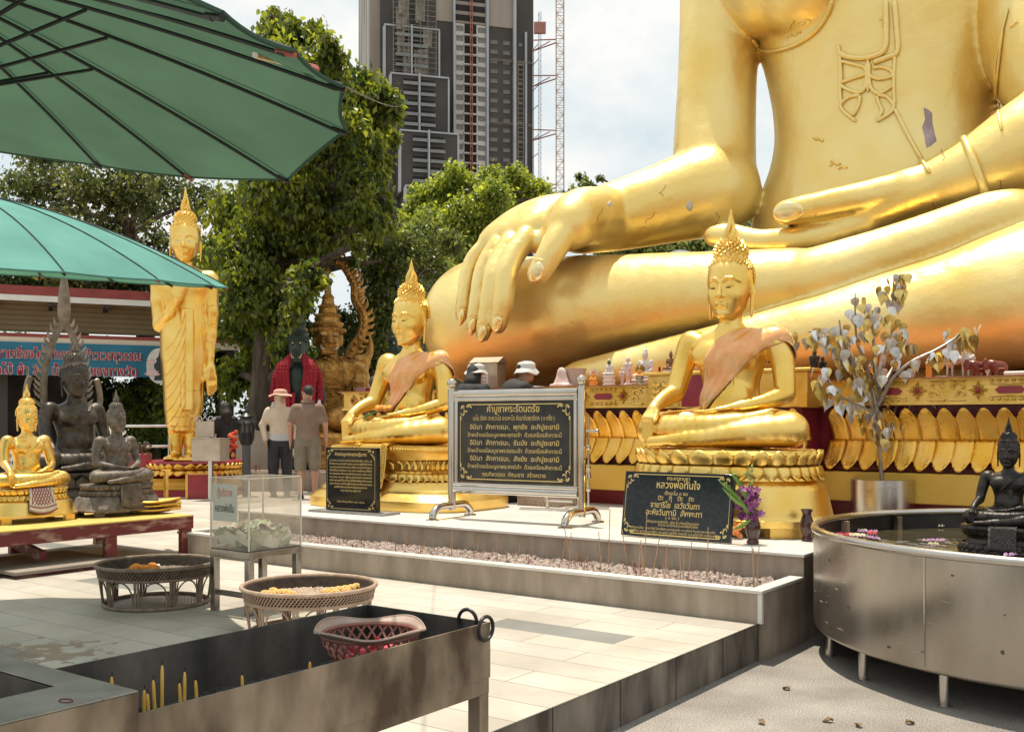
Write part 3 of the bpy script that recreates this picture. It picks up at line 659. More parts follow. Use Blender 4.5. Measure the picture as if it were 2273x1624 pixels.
def curls_mb(o, s=1, rz=0, size=.017, n=330):
    """rows of snail curls over the skull and the topknot"""
    o = Vector(o); Q = Matrix.Rotation(rz, 3, 'Z'); m = MB(); g = math.pi * (3 - 5 ** .5)
    for i in range(n):
        z = 1 - (i + .5) / n * 1.22; r = math.sqrt(max(0, 1 - z * z)); t = g * i
        d = Vector((r * math.cos(t), r * math.sin(t), z))
        if d.y < -.30 and z < .42 + .16 * (1 - abs(d.x)): continue
        if abs(d.x) > .7 and d.y < .35 and z < .28: continue
        p = Vector((d.x * .184, .014 + d.y * .204, .345 + d.z * .200))
        m.ball(o + Q @ (p * s), size * s * 1.02, 6, 4)
    for i in range(90):
        z = 1 - (i + .5) / 90 * 1.45; r = math.sqrt(1 - z * z); t = g * i
        m.ball(o + Q @ (Vector((r * math.cos(t) * .130, .02 + r * math.sin(t) * .130, .545 + z * .108)) * s), size * .85 * s, 6, 4)
    return m
def flame_mb(o, s=1, h=.25):
    m = MB(); o = Vector(o); b = o + Vector((0, .02, .645)) * s
    m.lathe([(.050 * s, 0), (.060 * s, .015 * s), (.046 * s, .03 * s)], 12, b)
    for k in range(4):
        t0 = k * math.pi / 2 + .4; pts = []
        for q in range(9):
            f = q / 8; r = .032 * (1 - f) ** .8 * (1 + .35 * math.sin(f * 7)); t = t0 + f * 2.2
            pts.append(b + Vector((r * math.cos(t), r * math.sin(t), .02 + f * h * (.9 if k % 2 else 1))) * s)
        m.tube(pts, [.030 * s * (1 - q / 8) ** .75 + .002 * s for q in range(9)], 6)
    return m
def hand_into(B, w, kn, side, s=1, k=.012, spread=.9, curl=None, r=.0155, ln=.15):
    """palm from wrist w to knuckles kn, four fingers on to w + curl; side is the thumb direction"""
    w, kn, side = Vector(w), Vector(kn), Vector(side).normalized(); d = (kn - w).normalized(); nrm = d.cross(side)
    tip = Vector(curl) if curl is not None else kn + d * ln * s
    for i, f in enumerate((-.036, -.012, .012, .036)):
        a = kn + side * f * s * spread; B.cap(w + side * f * .45 * s, a, .024 * s, .019 * s, .02 * s)
        e = tip + side * f * s * spread * .9; l = (1, .96, .9, .76)[3 - i] if True else 1
        e = a + (e - a) * l; mid = a * .5 + e * .5 + (kn - tip).cross(side).normalized() * .006 * s
        B.cap(a, mid, r * s, r * .92 * s, .006 * s); B.cap(mid, e, r * .92 * s, r * .75 * s, .006 * s)
    th = w + side * .045 * s + d * .03 * s; B.cap(w + side * .012 * s, th, .022 * s, .019 * s, .012 * s); B.cap(th, th + d * .085 * s + side * .022 * s, .017 * s, .012 * s, .006 * s)
HEADZ = 1.04
def seated_body(pose, h):
    B = Body((-.86, -.66, -.05), (.86, .52, 1.78), h)
    for s in (-1, 1):
        B.cap((s * .20, .10, .17), (s * .58, -.16, .15), .165, .135, .05)
        B.ell((s * .34, .06, .875), (.115, .10, .095), .08)
    B.ell((0, .07, .17), (.36, .27, .19), .08)
    B.chain([(-.60, -.20, .135), (-.30, -.34, .155), (.02, -.40, .175), (.26, -.36, .215)], [.128, .105, .082, .055], .02, n=4)
    B.chain([(.60, -.19, .14), (.30, -.36, .12), (-.02, -.44, .082), (-.26, -.475, .06)], [.132, .105, .072, .048], .02, n=4)
    for (a, b) in (((.26, -.36, .215), (.44, -.26, .265)), ((-.26, -.475, .06), (-.47, -.46, .045))):
        a, b = Vector(a), Vector(b); B.cap(a, b, .05, .042, .02); d = (b - a).normalized(); q = d.cross(Vector((0, .3, 1))).normalized()
        for i in range(5): B.cap(b + Vector((0, 0, 1)) * (i - 2) * .012 + q * (i - 2) * .010, b + d * (.055 - .006 * i) + Vector((0, 0, 1)) * (i - 2) * .012 + q * (i - 2) * .012, .012, .009, .005)
    B.stack([(.05, .30, .24, 0, .06), (.20, .285, .215, 0, .055), (.36, .250, .175, 0, .05), (.50, .238, .160, 0, .05), (.62, .268, .172, 0, .05), (.74, .315, .188, 0, .05), (.84, .345, .180, 0, .055), (.91, .29, .145, 0, .06), (.965, .15, .11, 0, .05), (1.0, .10, .1, 0, .045)], .04)
    for s in (-1, 1): B.ell((s * .15, -.085, .745), (.14, .07, .09), .06)
    B.ell((0, -.07, .40), (.19, .075, .13), .06)
    head_into(B, (0, .02, HEADZ), 1)
    # left arm to the lap
    B.chain([(.375, .07, .87), (.435, .06, .66), (.475, .01, .43)], [.098, .084, .072], .03, n=4)
    B.chain([(.475, .01, .425), (.36, -.16, .36), (.20, -.27, .325)], [.074, .058, .042], .02, n=4)
    hand_into(B, (.19, -.275, .325), (.07, -.315, .30), (0, -1, .05) if pose == 'touch' else (0, -1, .1), 1.15, curl=(-.13, -.33, .285))
    if pose == 'touch':
        B.chain([(-.375, .07, .87), (-.435, .04, .66), (-.465, -.04, .45)], [.098, .084, .072], .03, n=4)
        B.chain([(-.465, -.045, .445), (-.50, -.20, .39), (-.515, -.33, .315)], [.074, .057, .041], .02, n=4)
        hand_into(B, (-.515, -.335, .31), (-.53, -.405, .235), (1, .1, 0), 1.15, curl=(-.53, -.405, .02))
    else:
        B.chain([(-.375, .07, .87), (-.435, .06, .66), (-.475, .01, .43)], [.098, .084, .072], .03, n=4)
        B.chain([(-.475, .01, .425), (-.36, -.17, .37), (-.20, -.28, .345)], [.074, .058, .042], .02, n=4)
        hand_into(B, (-.19, -.285, .345), (-.07, -.325, .325), (0, -1, .1), 1.15, curl=(.13, -.34, .31))
    # robe: upper edge across the chest, stole hanging from the shoulder, hems at wrist and ankle
    pts = [(.24, .0, .95), (.13, -.135, .84), (0, -.155, .72), (-.12, -.130, .61)]
    B.chain(pts, [.012] * 4, .012, n=4)
    B.box((.06, -.118, .50), (.034, .02, .19), .008, .008, rot=Matrix.Rotation(R(-4), 3, 'X'))
    return B.mesh('seated_' + pose)
BODY_TOUCH = seated_body('touch', .0085); BODY_MED = seated_body('meditate', .012)
SM_TOUCH = None
CURLS = curls_mb((0, .02, HEADZ)).mesh('curls'); FLAME = flame_mb((0, .02, HEADZ)).mesh('flame')
def spiky_curls():
    m = MB(); g = math.pi * (3 - 5 ** .5); o = Vector((0, .02, HEADZ)); n = 430
    def cone(p, d, r, l):
        x = d.orthogonal().normalized(); y = d.cross(x)
        m.add([p + (x * math.cos(t) + y * math.sin(t)) * r for t in (2 * math.pi * i / 6 for i in range(6))] + [p + d * l * .45 + (x * math.cos(t) + y * math.sin(t)) * r * .75 for t in (2 * math.pi * i / 6 for i in range(6))] + [p + d * l],
              [(i, (i + 1) % 6, 6 + (i + 1) % 6, 6 + i) for i in range(6)] + [(6 + i, 6 + (i + 1) % 6, 12) for i in range(6)])
    for i in range(n):
        z = 1 - (i + .5) / n * 1.22; r = math.sqrt(max(0, 1 - z * z)); t = g * i; d = Vector((r * math.cos(t), r * math.sin(t), z))
        if d.y < -.30 and z < .42 + .16 * (1 - abs(d.x)): continue
        if abs(d.x) > .7 and d.y < .35 and z < .28: continue
        cone(o + Vector((d.x * .180, .016 + d.y * .202, .345 + d.z * .198)), d, .0190, .024)
    for i in range(120):
        z = 1 - (i + .5) / 120 * 1.45; r = math.sqrt(1 - z * z); t = g * i; d = Vector((r * math.cos(t), r * math.sin(t), z))
        cone(o + Vector((d.x * .132, .02 + d.y * .132, .550 + d.z * .115)), d, .0165, .022)
    return m.mesh('spiky_curls')
SPIKES = spiky_curls()
def eyes_mesh(o=(0, .02, HEADZ), s=1, rz=0):
    m = MB(); o = Vector(o); Q = Matrix.Rotation(rz, 3, 'Z')
    for q in (-1, 1): m.ball(o + Q @ (Vector((q * .066, -.172, .2425)) * s), (.028 * s, .0125 * s, .0075 * s), 10, 6, Q @ Matrix.Rotation(q * R(16), 3, 'Z'))
    return m.mesh('eyes')
EYES = eyes_mesh()
WAIST = {}
def seated(name, label, cat, pose, loc, rz, s, mt, hairm, group=None, curls=None, eye=None, plinth=0):
    """statue on its seat; loc is the middle of the seat plane"""
    t = thing(name, label, cat, loc, rz, group, s)
    put('body', BODY_TOUCH if pose == 'touch' else BODY_MED, mt, t); put('hair', curls or CURLS, hairm, t); put('flame_finial', FLAME, hairm, t)
    put('eyes', EYES, eye or BLACKP, t)
    return t
def petal_ring(m, rx, ry, z0, z1, n, up, out=.03, e=1, r_at=None):
    """pointed petals round an oval base"""
    f = lambda w: math.copysign(abs(w) ** e, w)
    for i in range(n):
        t = 2 * math.pi * (i + .5) / n; dt = math.pi / n * 1.08
        def fn(u, v):
            tt = t + (u - .5) * 2 * dt * (1 - max(0, (v - .45) / .55) ** 1.7 * .96)
            x = abs((u - .5) * 2); r = 1 + (out * (math.sin(v * 1.9)) + .02 * (1 - x)) / max(rx, ry)
            z = z0 + (z1 - z0) * v
            return (f(math.cos(tt)) * rx * r, f(math.sin(tt)) * ry * r, z if up else z0 + z1 - z)
        m.grid(fn, 4, 6)
# ---- the two large golden statues on the platform
pt = UB(1612, 1150, 1.86); a, b = AB(pt)
S1 = (a, b)
base = thing('lotus_statue_base', 'tall oval golden lotus base behind the black granite slab, carrying a draped golden statue', 'statue base', L(a, b, PLAT), RZ)
m = MB(); m.lathe([(.82, .075), (.865, .08), (.87, .13), (.845, .15), (.84, .17), (.80, .34), (.775, .385), (.74, .40), (.72, .42)], 64, sy=.66, e=.86)
m.build('skirt', GOLD, base)
m = MB()
for s in (-1, 1):
    for q in (-1, 1): m.prism([(s * .55, q * .44), (s * .80, q * .25), (s * .76, q * .18), (s * .48, q * .38)], .0, .09)
m.build('foot', GOLD, base)
MB().lathe([(.72, .415), (.755, .425), (.74, .47), (.69, .515), (.685, .535), (.73, .56), (.745, .62), (.71, .655), (.0, .668)], 64, sy=.66, e=.86).build('lotus_core', GOLD, base)
m = MB(); petal_ring(m, .735, .49, .425, .53, 34, False, .02, .86); petal_ring(m, .715, .475, .535, .655, 30, True, .035, .86); m.build('lotus_petals', GOLD, base, thick=.006, sharp=50)
st1 = seated('seated_statue', 'golden seated statue with an orange sash, high on the oval lotus base', 'statue', 'touch', L(a, b + .05, PLAT + .668), RZ, 1.0, GOLD, GOLD, 'golden seated statues on the platform', SPIKES)
pt2 = UB(905, 1120, 2.15); a2, b2 = AB(pt2)
S2 = (a2, b2)
st2 = copy_tree(st1); st2.location = L(a2, b2 + .02, PLAT + .64); st2['label'] = 'golden seated statue with marigolds and leaves in its lap, beside the giant hand'
base2 = thing('tiered_statue_base', 'stepped golden base with a draped relief cloth, behind the small black slab', 'statue base', L(a2, b2, PLAT), RZ)
MB().lathe([(1.04, .0), (1.05, .10), (1.02, .12), (.98, .15), (.93, .17), (.92, .20), (.86, .24), (.84, .28)], 64, sy=.66, e=.55).build('skirt', GOLD, base2)
m = MB().lathe([(.80, .28), (.84, .30), (.82, .345), (.76, .36), (.74, .38), (.73, .48), (.76, .50), (.775, .56), (.80, .58), (.80, .632), (.0, .64)], 64, sy=.66, e=.55); m.build('tier', GOLD2, base2)
m = MB(); petal_ring(m, .80, .53, .27, .36, 46, False, .03, .55); petal_ring(m, .735, .485, .39, .49, 44, True, .012, .55); m.build('lotus_petals', GOLD, base2, thick=.005, sharp=50)
m = MB()
for i in range(70):
    t = -math.pi / 2 + (i - 35) / 35 * 1.45
    f = lambda w, e=.55: math.copysign(abs(w) ** e, w)
    p = Vector((f(math.cos(t)) * .805, f(math.sin(t)) * .531, .605)); m.add([p + Vector((0, -.006, -.022)), p + Vector((.02, -.006, 0)), p + Vector((0, -.006, .022)), p + Vector((-.02, -.006, 0)), p + Vector((0, -.02, 0))], [(0, 1, 4), (1, 2, 4), (2, 3, 4), (3, 0, 4)])
m.build('diamond_band', GOLDF, base2, sharp=20)
# relief cloth hanging over the front edge
def drape(u, v):
    x = (u - .5) * .42 * (1 + .12 * v); 
    if v < .3: return (x, -.40 - v / .3 * .145, .648)
    w = (v - .3) / .7; return (x, -.552 - .03 * w - .07 * w * w, .64 - .42 * w - .05 * (1 - (2 * u - 1) ** 2) * w)
m = MB().grid(drape, 14, 16); m.v = [(x, y, z) for x, y, z in m.v]; o = m.build('draped_cloth', GOLD, base2, thick=.012)
m = MB()
for e_ in (.04, .13):
    m.tube([Vector(drape(e_, q / 20)) + Vector((0, -.010, .004)) for q in range(21)], .009, 5); m.tube([Vector(drape(1 - e_, q / 20)) + Vector((0, -.010, .004)) for q in range(21)], .009, 5)
for w in (.97, .88): m.tube([Vector(drape(q / 12, w)) + Vector((0, -.012, 0)) for q in range(13)], .009, 5)
for q in range(16):
    for e_ in (.085, .915): m.ball(Vector(drape(e_, .02 + q / 16)) + Vector((0, -.008, .004)), .012, 6, 4)
m.build('cloth_border', GOLDF, base2)
# ---- sashes: thin cloth lying over one shoulder
def cloth_mat():
    m = mat('orange_brocade', (.92, .36, .085), .27, .05, (.95, .55, .24), 5, .25, 22)
    n, k, b = nodes_of(m); src = b.inputs['Base Color'].links[0].from_socket
    t = n.new('ShaderNodeTexCoord'); c = n.new('ShaderNodeTexChecker'); c.inputs['Scale'].default_value = 70; k.new(t.outputs['Object'], c.inputs['Vector'])
    x = n.new('ShaderNodeMixRGB'); x.blend_type = 'MULTIPLY'; x.inputs[0].default_value = .13; k.new(src, x.inputs[1]); k.new(c.outputs['Color'], x.inputs[2]); k.new(x.outputs[0], b.inputs['Base Color'])
    b.inputs['Coat Weight'].default_value = .9
    return m
CLOTH = cloth_mat()
BT = BVHTree.FromPolygons([v.co for v in BODY_TOUCH.vertices], [tuple(p.vertices) for p in BODY_TOUCH.polygons])
def sash_mesh():
    """a band from behind the shoulder, over it and down across the chest to the waist, draped on the body by rays"""
    mid = smooth_path([(.36, .24, .74), (.37, .13, .93), (.31, .02, .99), (.20, -.14, .89), (.07, -.24, .755), (-.05, -.28, .62), (-.14, -.28, .50), (-.20, -.27, .40), (-.25, -.27, .33)], 7)
    wid = np.interp(np.linspace(0, 1, len(mid)), [0, .2, .35, .5, .75, 1], [.17, .19, .21, .215, .155, .055])
    side = Vector((.62, .15, .60)).normalized(); m = MB(); nw = 18; n = len(mid); pts = []; rr = random.Random(2)
    ctr = Vector((.05, .06, .60))
    for i, p in enumerate(mid):
        d = (mid[min(i + 1, n - 1)] - mid[max(i - 1, 0)]).normalized()
        ax = Vector((.0, .055, p.z)); out = (p - ax); out.normalize() if out.length > 1e-4 else None
        w = d.cross(out).normalized()
        for k in range(nw + 1):
            q = p + w * wid[i] * (k / nw - .5) * 2 * .86
            c = Vector((q.x * .45, .055, min(q.z - .03, .86)))
            dd = (q - c).normalized(); h = BT.ray_cast(c + dd * .75, -dd)
            if h[0] is not None and (h[0] - c).length < .6: z = h[0] + dd * (.018 + .011 * math.sin(k * 1.15 + .25 * i + 1.2 * math.sin(i * .21)))
            else: z = q
            pts.append(z)
    P_ = np.array([tuple(p) for p in pts]).reshape(n, nw + 1, 3)
    for _ in range(3):
        Qn = P_.copy(); Qn[1:-1, 1:-1] = .4 * P_[1:-1, 1:-1] + .15 * (P_[2:, 1:-1] + P_[:-2, 1:-1] + P_[1:-1, 2:] + P_[1:-1, :-2]); P_ = Qn
    m.add([tuple(p) for p in P_.reshape(-1, 3)], [(i * (nw + 1) + k, i * (nw + 1) + k + 1, (i + 1) * (nw + 1) + k + 1, (i + 1) * (nw + 1) + k) for i in range(n - 1) for k in range(nw)])
    return m.mesh('sash', 70)
SASH = sash_mesh()
for t, w in ((st1, 'shiny orange brocade sash on the statue over the oval lotus base'), (st2, 'orange brocade sash on the statue with marigolds in its lap')):
    o = put('sash', SASH, CLOTH, None, thick=.006, loc=t.location, rz=RZ); tag(o, w, 'sash', 'sashes on the golden statues')
# marigold garland and leaves in the lap of the second one
m = MB(); g = thing('lap_offering', 'orange marigolds with long green leaves lying in a golden lap', 'flower offering', st2.location + E1 * -.06 + E2 * -.32 + Vector((0, 0, .335)), RZ)
for i in range(9): m.ball((.07 * math.cos(i * .7), .045 * math.sin(i * .7), .03 + .01 * (i % 2)), .034, 8, 6)
m.build('marigold', ORANGEF, g)
m = MB()
for i in range(6):
    m.tube([(-.02, -.03, .02), (-.10 - .02 * i, -.08 + .012 * i, -.02), (-.22 - .015 * i, -.10 + .02 * i, -.09 + .012 * i)], [.012, .016, .002], 5, flat=(Vector((0, 0, 1)), .25))
m.build('leaf', GREENL, g)
# ---------------------------------------------------------------- red table with its statues
DKQ = lambda a, b, z=0: L(a, b, z)
tb = thing('low_table', 'worn dark red low table with yellow top under the small statues', 'table', O0, RZ)
TZ = .59
MB().box(-7.05, -5.575, -3.4, .06, TZ - .012, TZ).build('tabletop', YTOP, tb)
m = MB(); m.box(-5.62, -5.575, -3.4, .06, TZ - .125, TZ - .0125); m.box(-7.05, -7.005, -3.4, .06, TZ - .125, TZ - .0125); m.box(-7.0, -5.622, .015, .06, TZ - .125, TZ - .0125); m.build('apron', TABLER, tb, bevel=.003)
for x, y in ((-5.60, -.01), (-5.60, -.78), (-5.60, -2.2), (-7.0, -.01), (-6.95, -.9), (-6.95, -2.2)): MB().box(x - .04, x + .02, y - .05, y + .055, DECK, TZ - .126).build('leg', TABLER, tb, bevel=.003)
m = MB(); m.bar(L(0, 0) * 0 + Vector((-5.66, -1.35, DECK + .12)), Vector((-6.3, -1.35, TZ - .13)), .05, .08); m.build('brace', TABLER, tb)
sl_ = thing('floor_plank', 'flat wooden plank lying on the paving under the red table', 'plank', O0, RZ); MB().box(-6.4, -5.35, -1.75, -.75, DECK + .03, DECK + .055).build('board', mat('grey_plank', (.22, .18, .15), .7, 0, (.33, .28, .23), 6, .1, 40, stretch=(1, .2, 1)), sl_)
m = MB(); m.box(-6.35, -6.25, -1.7, -.8, DECK, DECK + .0298); m.box(-5.5, -5.4, -1.7, -.8, DECK, DECK + .0298); m.build('batten', TABLER, sl_)
RT = R(54)
def small_base(name, label, loc, rz, s, mt, mt2, drape_m, tall=.66):
    t = thing(name, label, 'statue base', loc, rz, None, s)
    MB().lathe([(.86, .10), (.90, .105), (.90, .14), (.87, .16), (.80, .36), (.74, .40), (.70, .41)], 48, sy=.62, e=.7).build('skirt', mt, t)
    MB().lathe([(.70, .405), (.735, .42), (.71, .48), (.66, .51), (.70, .54), (.725, .60), (.70, .635), (0, .65)], 48, sy=.62, e=.8).build('lotus_core', mt2, t)
    m = MB(); petal_ring(m, .70, .435, .41, .51, 34, False, .03, .8); petal_ring(m, .69, .43, .525, .635, 30, True, .03, .8); m.build('lotus_petals', mt, t, thick=.006, sharp=50)
    for sx_ in (-1, 1):
        for q in (-1, 1): MB().box(sx_ * .62 - .09, sx_ * .62 + .09, q * .36 - .05, q * .36 + .05, 0, .104).build('foot', mt, t)
    def dr(u, v):
        x = (u - .5) * .40 * (1 + .35 * v)
        if v < .3: return (x, -.25 - v / .3 * .20, .662)
        w = (v - .3) / .7; return (x, -.463 - .10 * w, .655 - .42 * w - .07 * (1 - (2 * u - 1) ** 2) * w)
    MB().grid(dr, 12, 12).build('draped_cloth', drape_m, t, thick=.014)
    m = MB()
    for i in range(7):
        u0 = .15 + i * .1167
        m.tube([Vector(dr(min(max(u0 + .35 * (q / 8 - .5), .1), .9), .28 + .5 * q / 8)) + Vector((0, -.012, .004)) for q in range(9)], .006, 4)
        m.tube([Vector(dr(min(max(u0 - .35 * (q / 8 - .5), .1), .9), .28 + .5 * q / 8)) + Vector((0, -.012, .004)) for q in range(9)], .006, 4)
    for w in (.84, .98): m.tube([Vector(dr(q / 10, w)) + Vector((0, -.014, 0)) for q in range(11)], .010, 5)
    m.build('cloth_pattern', MAROON if mt is GOLD else mt, t)
    return t
GD = L(-6.22, -.30, TZ)
small_base('small_lotus_base', 'grey weathered lotus base on the table, under the meditating bronze statue', L(-6.18, -.34, TZ), RT, .46, BRONZE2, BRONZE2, BRONZE2)
seated('small_seated_statue', 'small weathered bronze statue meditating with both hands in its lap', 'statue', 'med', L(-6.18, -.34, TZ + .65 * .46), RT, .445, BRONZE2, BRONZE2, 'small statues on the red table')
small_base('small_lotus_base', 'shiny gold lotus base on the table with a crossed drape', L(-6.25, -1.16, TZ), RT, .46, GOLD, GOLD, PORC)
seated('small_seated_statue', 'small shiny gold statue on the table, touching the ground with one hand', 'statue', 'touch', L(-6.25, -1.16, TZ + .65 * .46), RT, .46, GOLD, GOLD, 'small statues on the red table')
small_base('small_lotus_base', 'gold lotus base cut off at the edge of the photo', L(-6.45, -1.95, TZ), RT, .44, GOLD, GOLD, PORC)
seated('small_seated_statue', 'small gold statue mostly cut off at the edge of the photo', 'statue', 'touch', L(-6.45, -1.95, TZ + .65 * .44), RT, .44, GOLD, GOLD, 'small statues on the red table')
# golden petal tray and rolled pillar beside the small bronze
t = thing('gilt_petal_tray', 'gilded wooden lotus petals lying at the end of the red table', 'ornament', L(-5.95, .02, TZ), RT)
for k, (z, r) in enumerate(((.012, 5), (.05, -4), (.09, 8))):
    m = MB(); m.grid(lambda u, v: ((u - .5) * .30 * math.sin(math.pi * min(1, .25 + v * .75)), .28 - v * .42, z + .05 * (v - .3) ** 2 + .03 * (2 * u - 1) ** 2), 8, 10); o = m.build('petal', GOLDF, t, thick=.012); o.rotation_euler = (0, 0, R(r + 60))
m = MB().lathe([(.035, 0), (.03, .02), (.022, .04), (.022, .36), (.04, .385), (.05, .40)], 14); o = m.build('pillar', GOLDF, t); o.location = (.12, .16, 0)
# ---------------------------------------------------------------- big dark bronze with its pointed aureole
bd = P(168, 1098, 11.6); bd.z = DECK
t = thing('tall_statue_base', 'dark stepped pedestal behind the red table, under the big dark bronze', 'statue base', bd, RT)
m = MB().lathe([(.72, 0), (.72, .10), (.66, .14), (.62, .30), (.66, .36), (.70, .42), (.64, .48), (.60, .56), (.66, .62), (.70, .66), (0, .67)], 48, sy=.66, e=.75); m.build('body', BRONZE, t)
m = MB(); petal_ring(m, .66, .44, .50, .62, 34, True, .03, .75); m.build('lotus_petals', BRONZE, t, thick=.006)
bs = seated('seated_bronze_statue', 'big dark bronze seated statue framed by a pointed flame aureole', 'statue', 'touch', bd + Vector((0, 0, .67)), RT, .80, BRONZE, BRONZE2)
def aureole():
    m = MB(); Mx = Matrix(((1, 0, 0, 0), (0, 0, -1, .30), (0, 1, 0, 0), (0, 0, 0, 1)))
    for s in (-1, 1):
        arc = smooth_path([(s * .30, .72, 0), (s * .305, 1.05, 0), (s * .30, 1.30, 0), (s * .25, 1.58, 0), (s * .16, 1.86, 0), (s * .04, 2.10, 0)], 6)
        m.tube([(p.x, .30, p.y) for p in arc], .052, 8, flat=(Vector((0, 1, 0)), .6))
        for i in range(2, len(arc) - 1, 2):
            p = arc[i]; d = (arc[i + 1] - arc[i - 1]).normalized(); o = Vector((s * abs(d.y), -s * d.x * (1 if s > 0 else 1), 0)) if False else Vector((d.y * s * s, -d.x, 0)) * (1 if d.y * s > 0 else -1)
            q = p + o * .04; w = p + o * .15 + d * .10
            m.tube([(q.x, .30, q.y), ((q.x + w.x) / 2 + o.x * .012, .30, (q.y + w.y) / 2 - .01), (w.x, .30, w.y)], [.030, .022, .003], 6)
        horn = smooth_path([(s * .29, .80, 0), (s * .38, .74, 0), (s * .50, .82, 0), (s * .565, 1.0, 0), (s * .545, 1.20, 0), (s * .50, 1.34, 0)], 5)
        m.tube([(p.x, .30, p.y) for p in horn], [.05 + .035 * math.sin(math.pi * min(1, i / 14)) * (1 - i / 30) if i < 26 else .004 for i in range(len(horn))][:len(horn) - 1] + [.004], 8, flat=(Vector((0, 1, 0)), .55))
        m.tube([(s * .42, .32, .80), (s * .45, .34, .4), (s * .47, .34, .02)], [.06, .065, .09], 8)
    sp = [(.03, 2.04), (.085, 2.16), (.10, 2.30), (.095, 2.45), (.06, 2.70), (.025, 2.92), (.006, 3.02)]
    m.lathe(sp, 12, (0, .30, 0), sy=.5)
    return m
aureole().build('aureole', mat('pale_aged_bronze', (.17, .135, .10), .5, .4, (.28, .23, .18), 8, .2, 40), bs)
# ---------------------------------------------------------------- tall standing golden figure
def standing():
    p0 = P(408, 1021, 17.4); k = 17.4 / FPX; t = thing('standing_statue', 'tall golden standing statue with one hand raised, robe to its shins', 'statue', p0, R(6))
    X = lambda u, v, y=0: Vector(((u - 408) * k, y, (1021 - v) * k))
    B = Body((-.75, -.75, -.06), (.75, .6, 4.75), .0225)
    W = lambda v, u0, u1, d, cy=0: ((1021 - v) * k, (u1 - u0) / 2 * k, d, ((u0 + u1) / 2 - 408) * k, cy)
    B.stack([W(944, 370, 438, .25), W(915, 367, 448, .28), W(850, 363, 452, .30), W(780, 358, 458, .32), W(730, 358, 461, .31), W(690, 366, 458, .28), (2.75, .40, .27, 0, 0), (3.0, .47, .27, 0, 0), (3.18, .44, .22, 0, .02), (3.29, .22, .15, 0, .02), (3.36, .12, .12, 0, .02)], .05)
    B.stack([W(958, 374, 436, .22), W(930, 372, 440, .24), W(920, 374, 440, .2)], .02)
    for s, u in ((-1, 391), (1, 424)):
        B.chain([X(u, 960), X(u, 985), X(u - 2, 1010)], [.13, .115, .095], .02); B.chain([X(u, 1012, .03), X(u - 3 * (s < 0), 1015, -.24)], [.10, .085], .04, (Vector((0, 0, 1)), 1.3))
        for i in range(5): B.cap(X(u - 3 + (i - 2) * 5.6, 1015, -.24), X(u - 3 + (i - 2) * 5.9, 1016.5, -.36 + .015 * abs(i - 1)), .034 - .003 * i, .026, .012)
    for s in (-1, 1): B.ell((s * .42, .02, 3.08), (.16, .15, .15), .1)
    B.chain([X(353, 618, .02), X(354, 670, -.02), X(356, 722, -.04)], [.14, .125, .105], .04); B.chain([X(356, 724, -.05), X(385, 700, -.30), X(407, 668, -.42)], [.105, .085, .062], .03)
    hand_into(B, X(408, 666, -.42), X(414, 645, -.44), (-1, -.1, 0), 2.1, curl=X(417, 612, -.44), r=.016)
    B.chain([X(466, 618, .02), X(469, 690, 0), X(468, 740, 0)], [.14, .115, .10], .04); B.chain([X(468, 740), X(466, 790, -.02), X(466, 815, -.03)], [.10, .07, .058], .03)
    hand_into(B, X(466, 815, -.03), X(468, 838, -.04), (-1, -.5, 0), 2.1, curl=X(470, 876, -.05), r=.016)
    head_into(B, (0.02, .02, 3.37), 1.38, R(4), .02)
    # robe: central panel, diagonal folds, sleeve folds
    B.box(((424 - 408) * k, -.31, (1021 - 800) * k), (.105, .035, .86), .015, .02)
    me = B.mesh('body'); MW = Matrix.Translation(t.location) @ Matrix.Rotation(t.rotation_euler.z, 4, 'Z'); S = Skin3(me, MW); I = MW.inverted(); m = MB()
    for i in range(8):
        v = 690 + i * 28; S.line(m, [(413, v), (402, v + 34), (386, v + 66), (367, v + 88)], .010, 5)
    for l in ([(413, 655), (412, 760), (411, 860), (411, 938)], [(447, 660), (452, 740), (450, 850), (446, 936)], [(412, 864), (430, 866), (447, 864)], [(370, 922), (390, 925), (411, 924)], [(413, 922), (430, 923), (446, 920)], [(457, 668), (466, 680), (474, 676)], [(458, 712), (466, 722), (473, 718)], [(459, 752), (466, 762), (472, 756)], [(456, 690), (450, 720), (451, 770)]): S.line(m, l, .011, 5)
    m.v = [tuple(I @ Vector(p)) for p in m.v]; m.build('robe_fold', GOLD, t)
    put('body', me, GOLD, t); o = Vector((.02, .02, 3.37))
    curls_mb(o, 1.38, R(4), .0185, 260).build('hair', GOLD, t); flame_mb(o, 1.38, .29).build('flame_finial', GOLD, t); put('eyes', eyes_mesh(o, 1.38, R(4)), PORC, t)
    return t
standing()
pz = P(432, 1021, 17.5).z
pp = thing('round_lotus_pedestal', 'red and gold lotus pedestal under the tall standing statue', 'pedestal', (P(432, 1090, 17.5).x, 17.5, DECK), R(6))
h = pz - DECK
MB().lathe([(.86, 0), (.86, .06), (.80, .08), (.80, .10)], 40, e=.5).build('plinth', MAROON, pp)
MB().lathe([(.78, .10), (.80, .12), (.70, .17), (.69, .24), (.76, .27), (.78, .29), (.5, .295)], 40, e=.5).build('tier', YELLOW, pp)
MB().lathe([(.72, .29), (.68, .33), (.72, .40), (.80, .50), (.82, h - .03), (.80, h), (0, h + .001)], 48, e=.8).build('lotus_core', MAROON, pp)
m = MB(); petal_ring(m, .76, .76, .33, .43, 40, False, .05, .8); petal_ring(m, .77, .77, .44, h - .03, 40, True, .05, .8); m.build('lotus_petals', GOLD2, pp, thick=.008)
MB().lathe([(.50, h + .0015), (.52, h + .02), (.50, h + .04), (0, h + .041)], 32).build('foot_plate', GOLD2, pp)
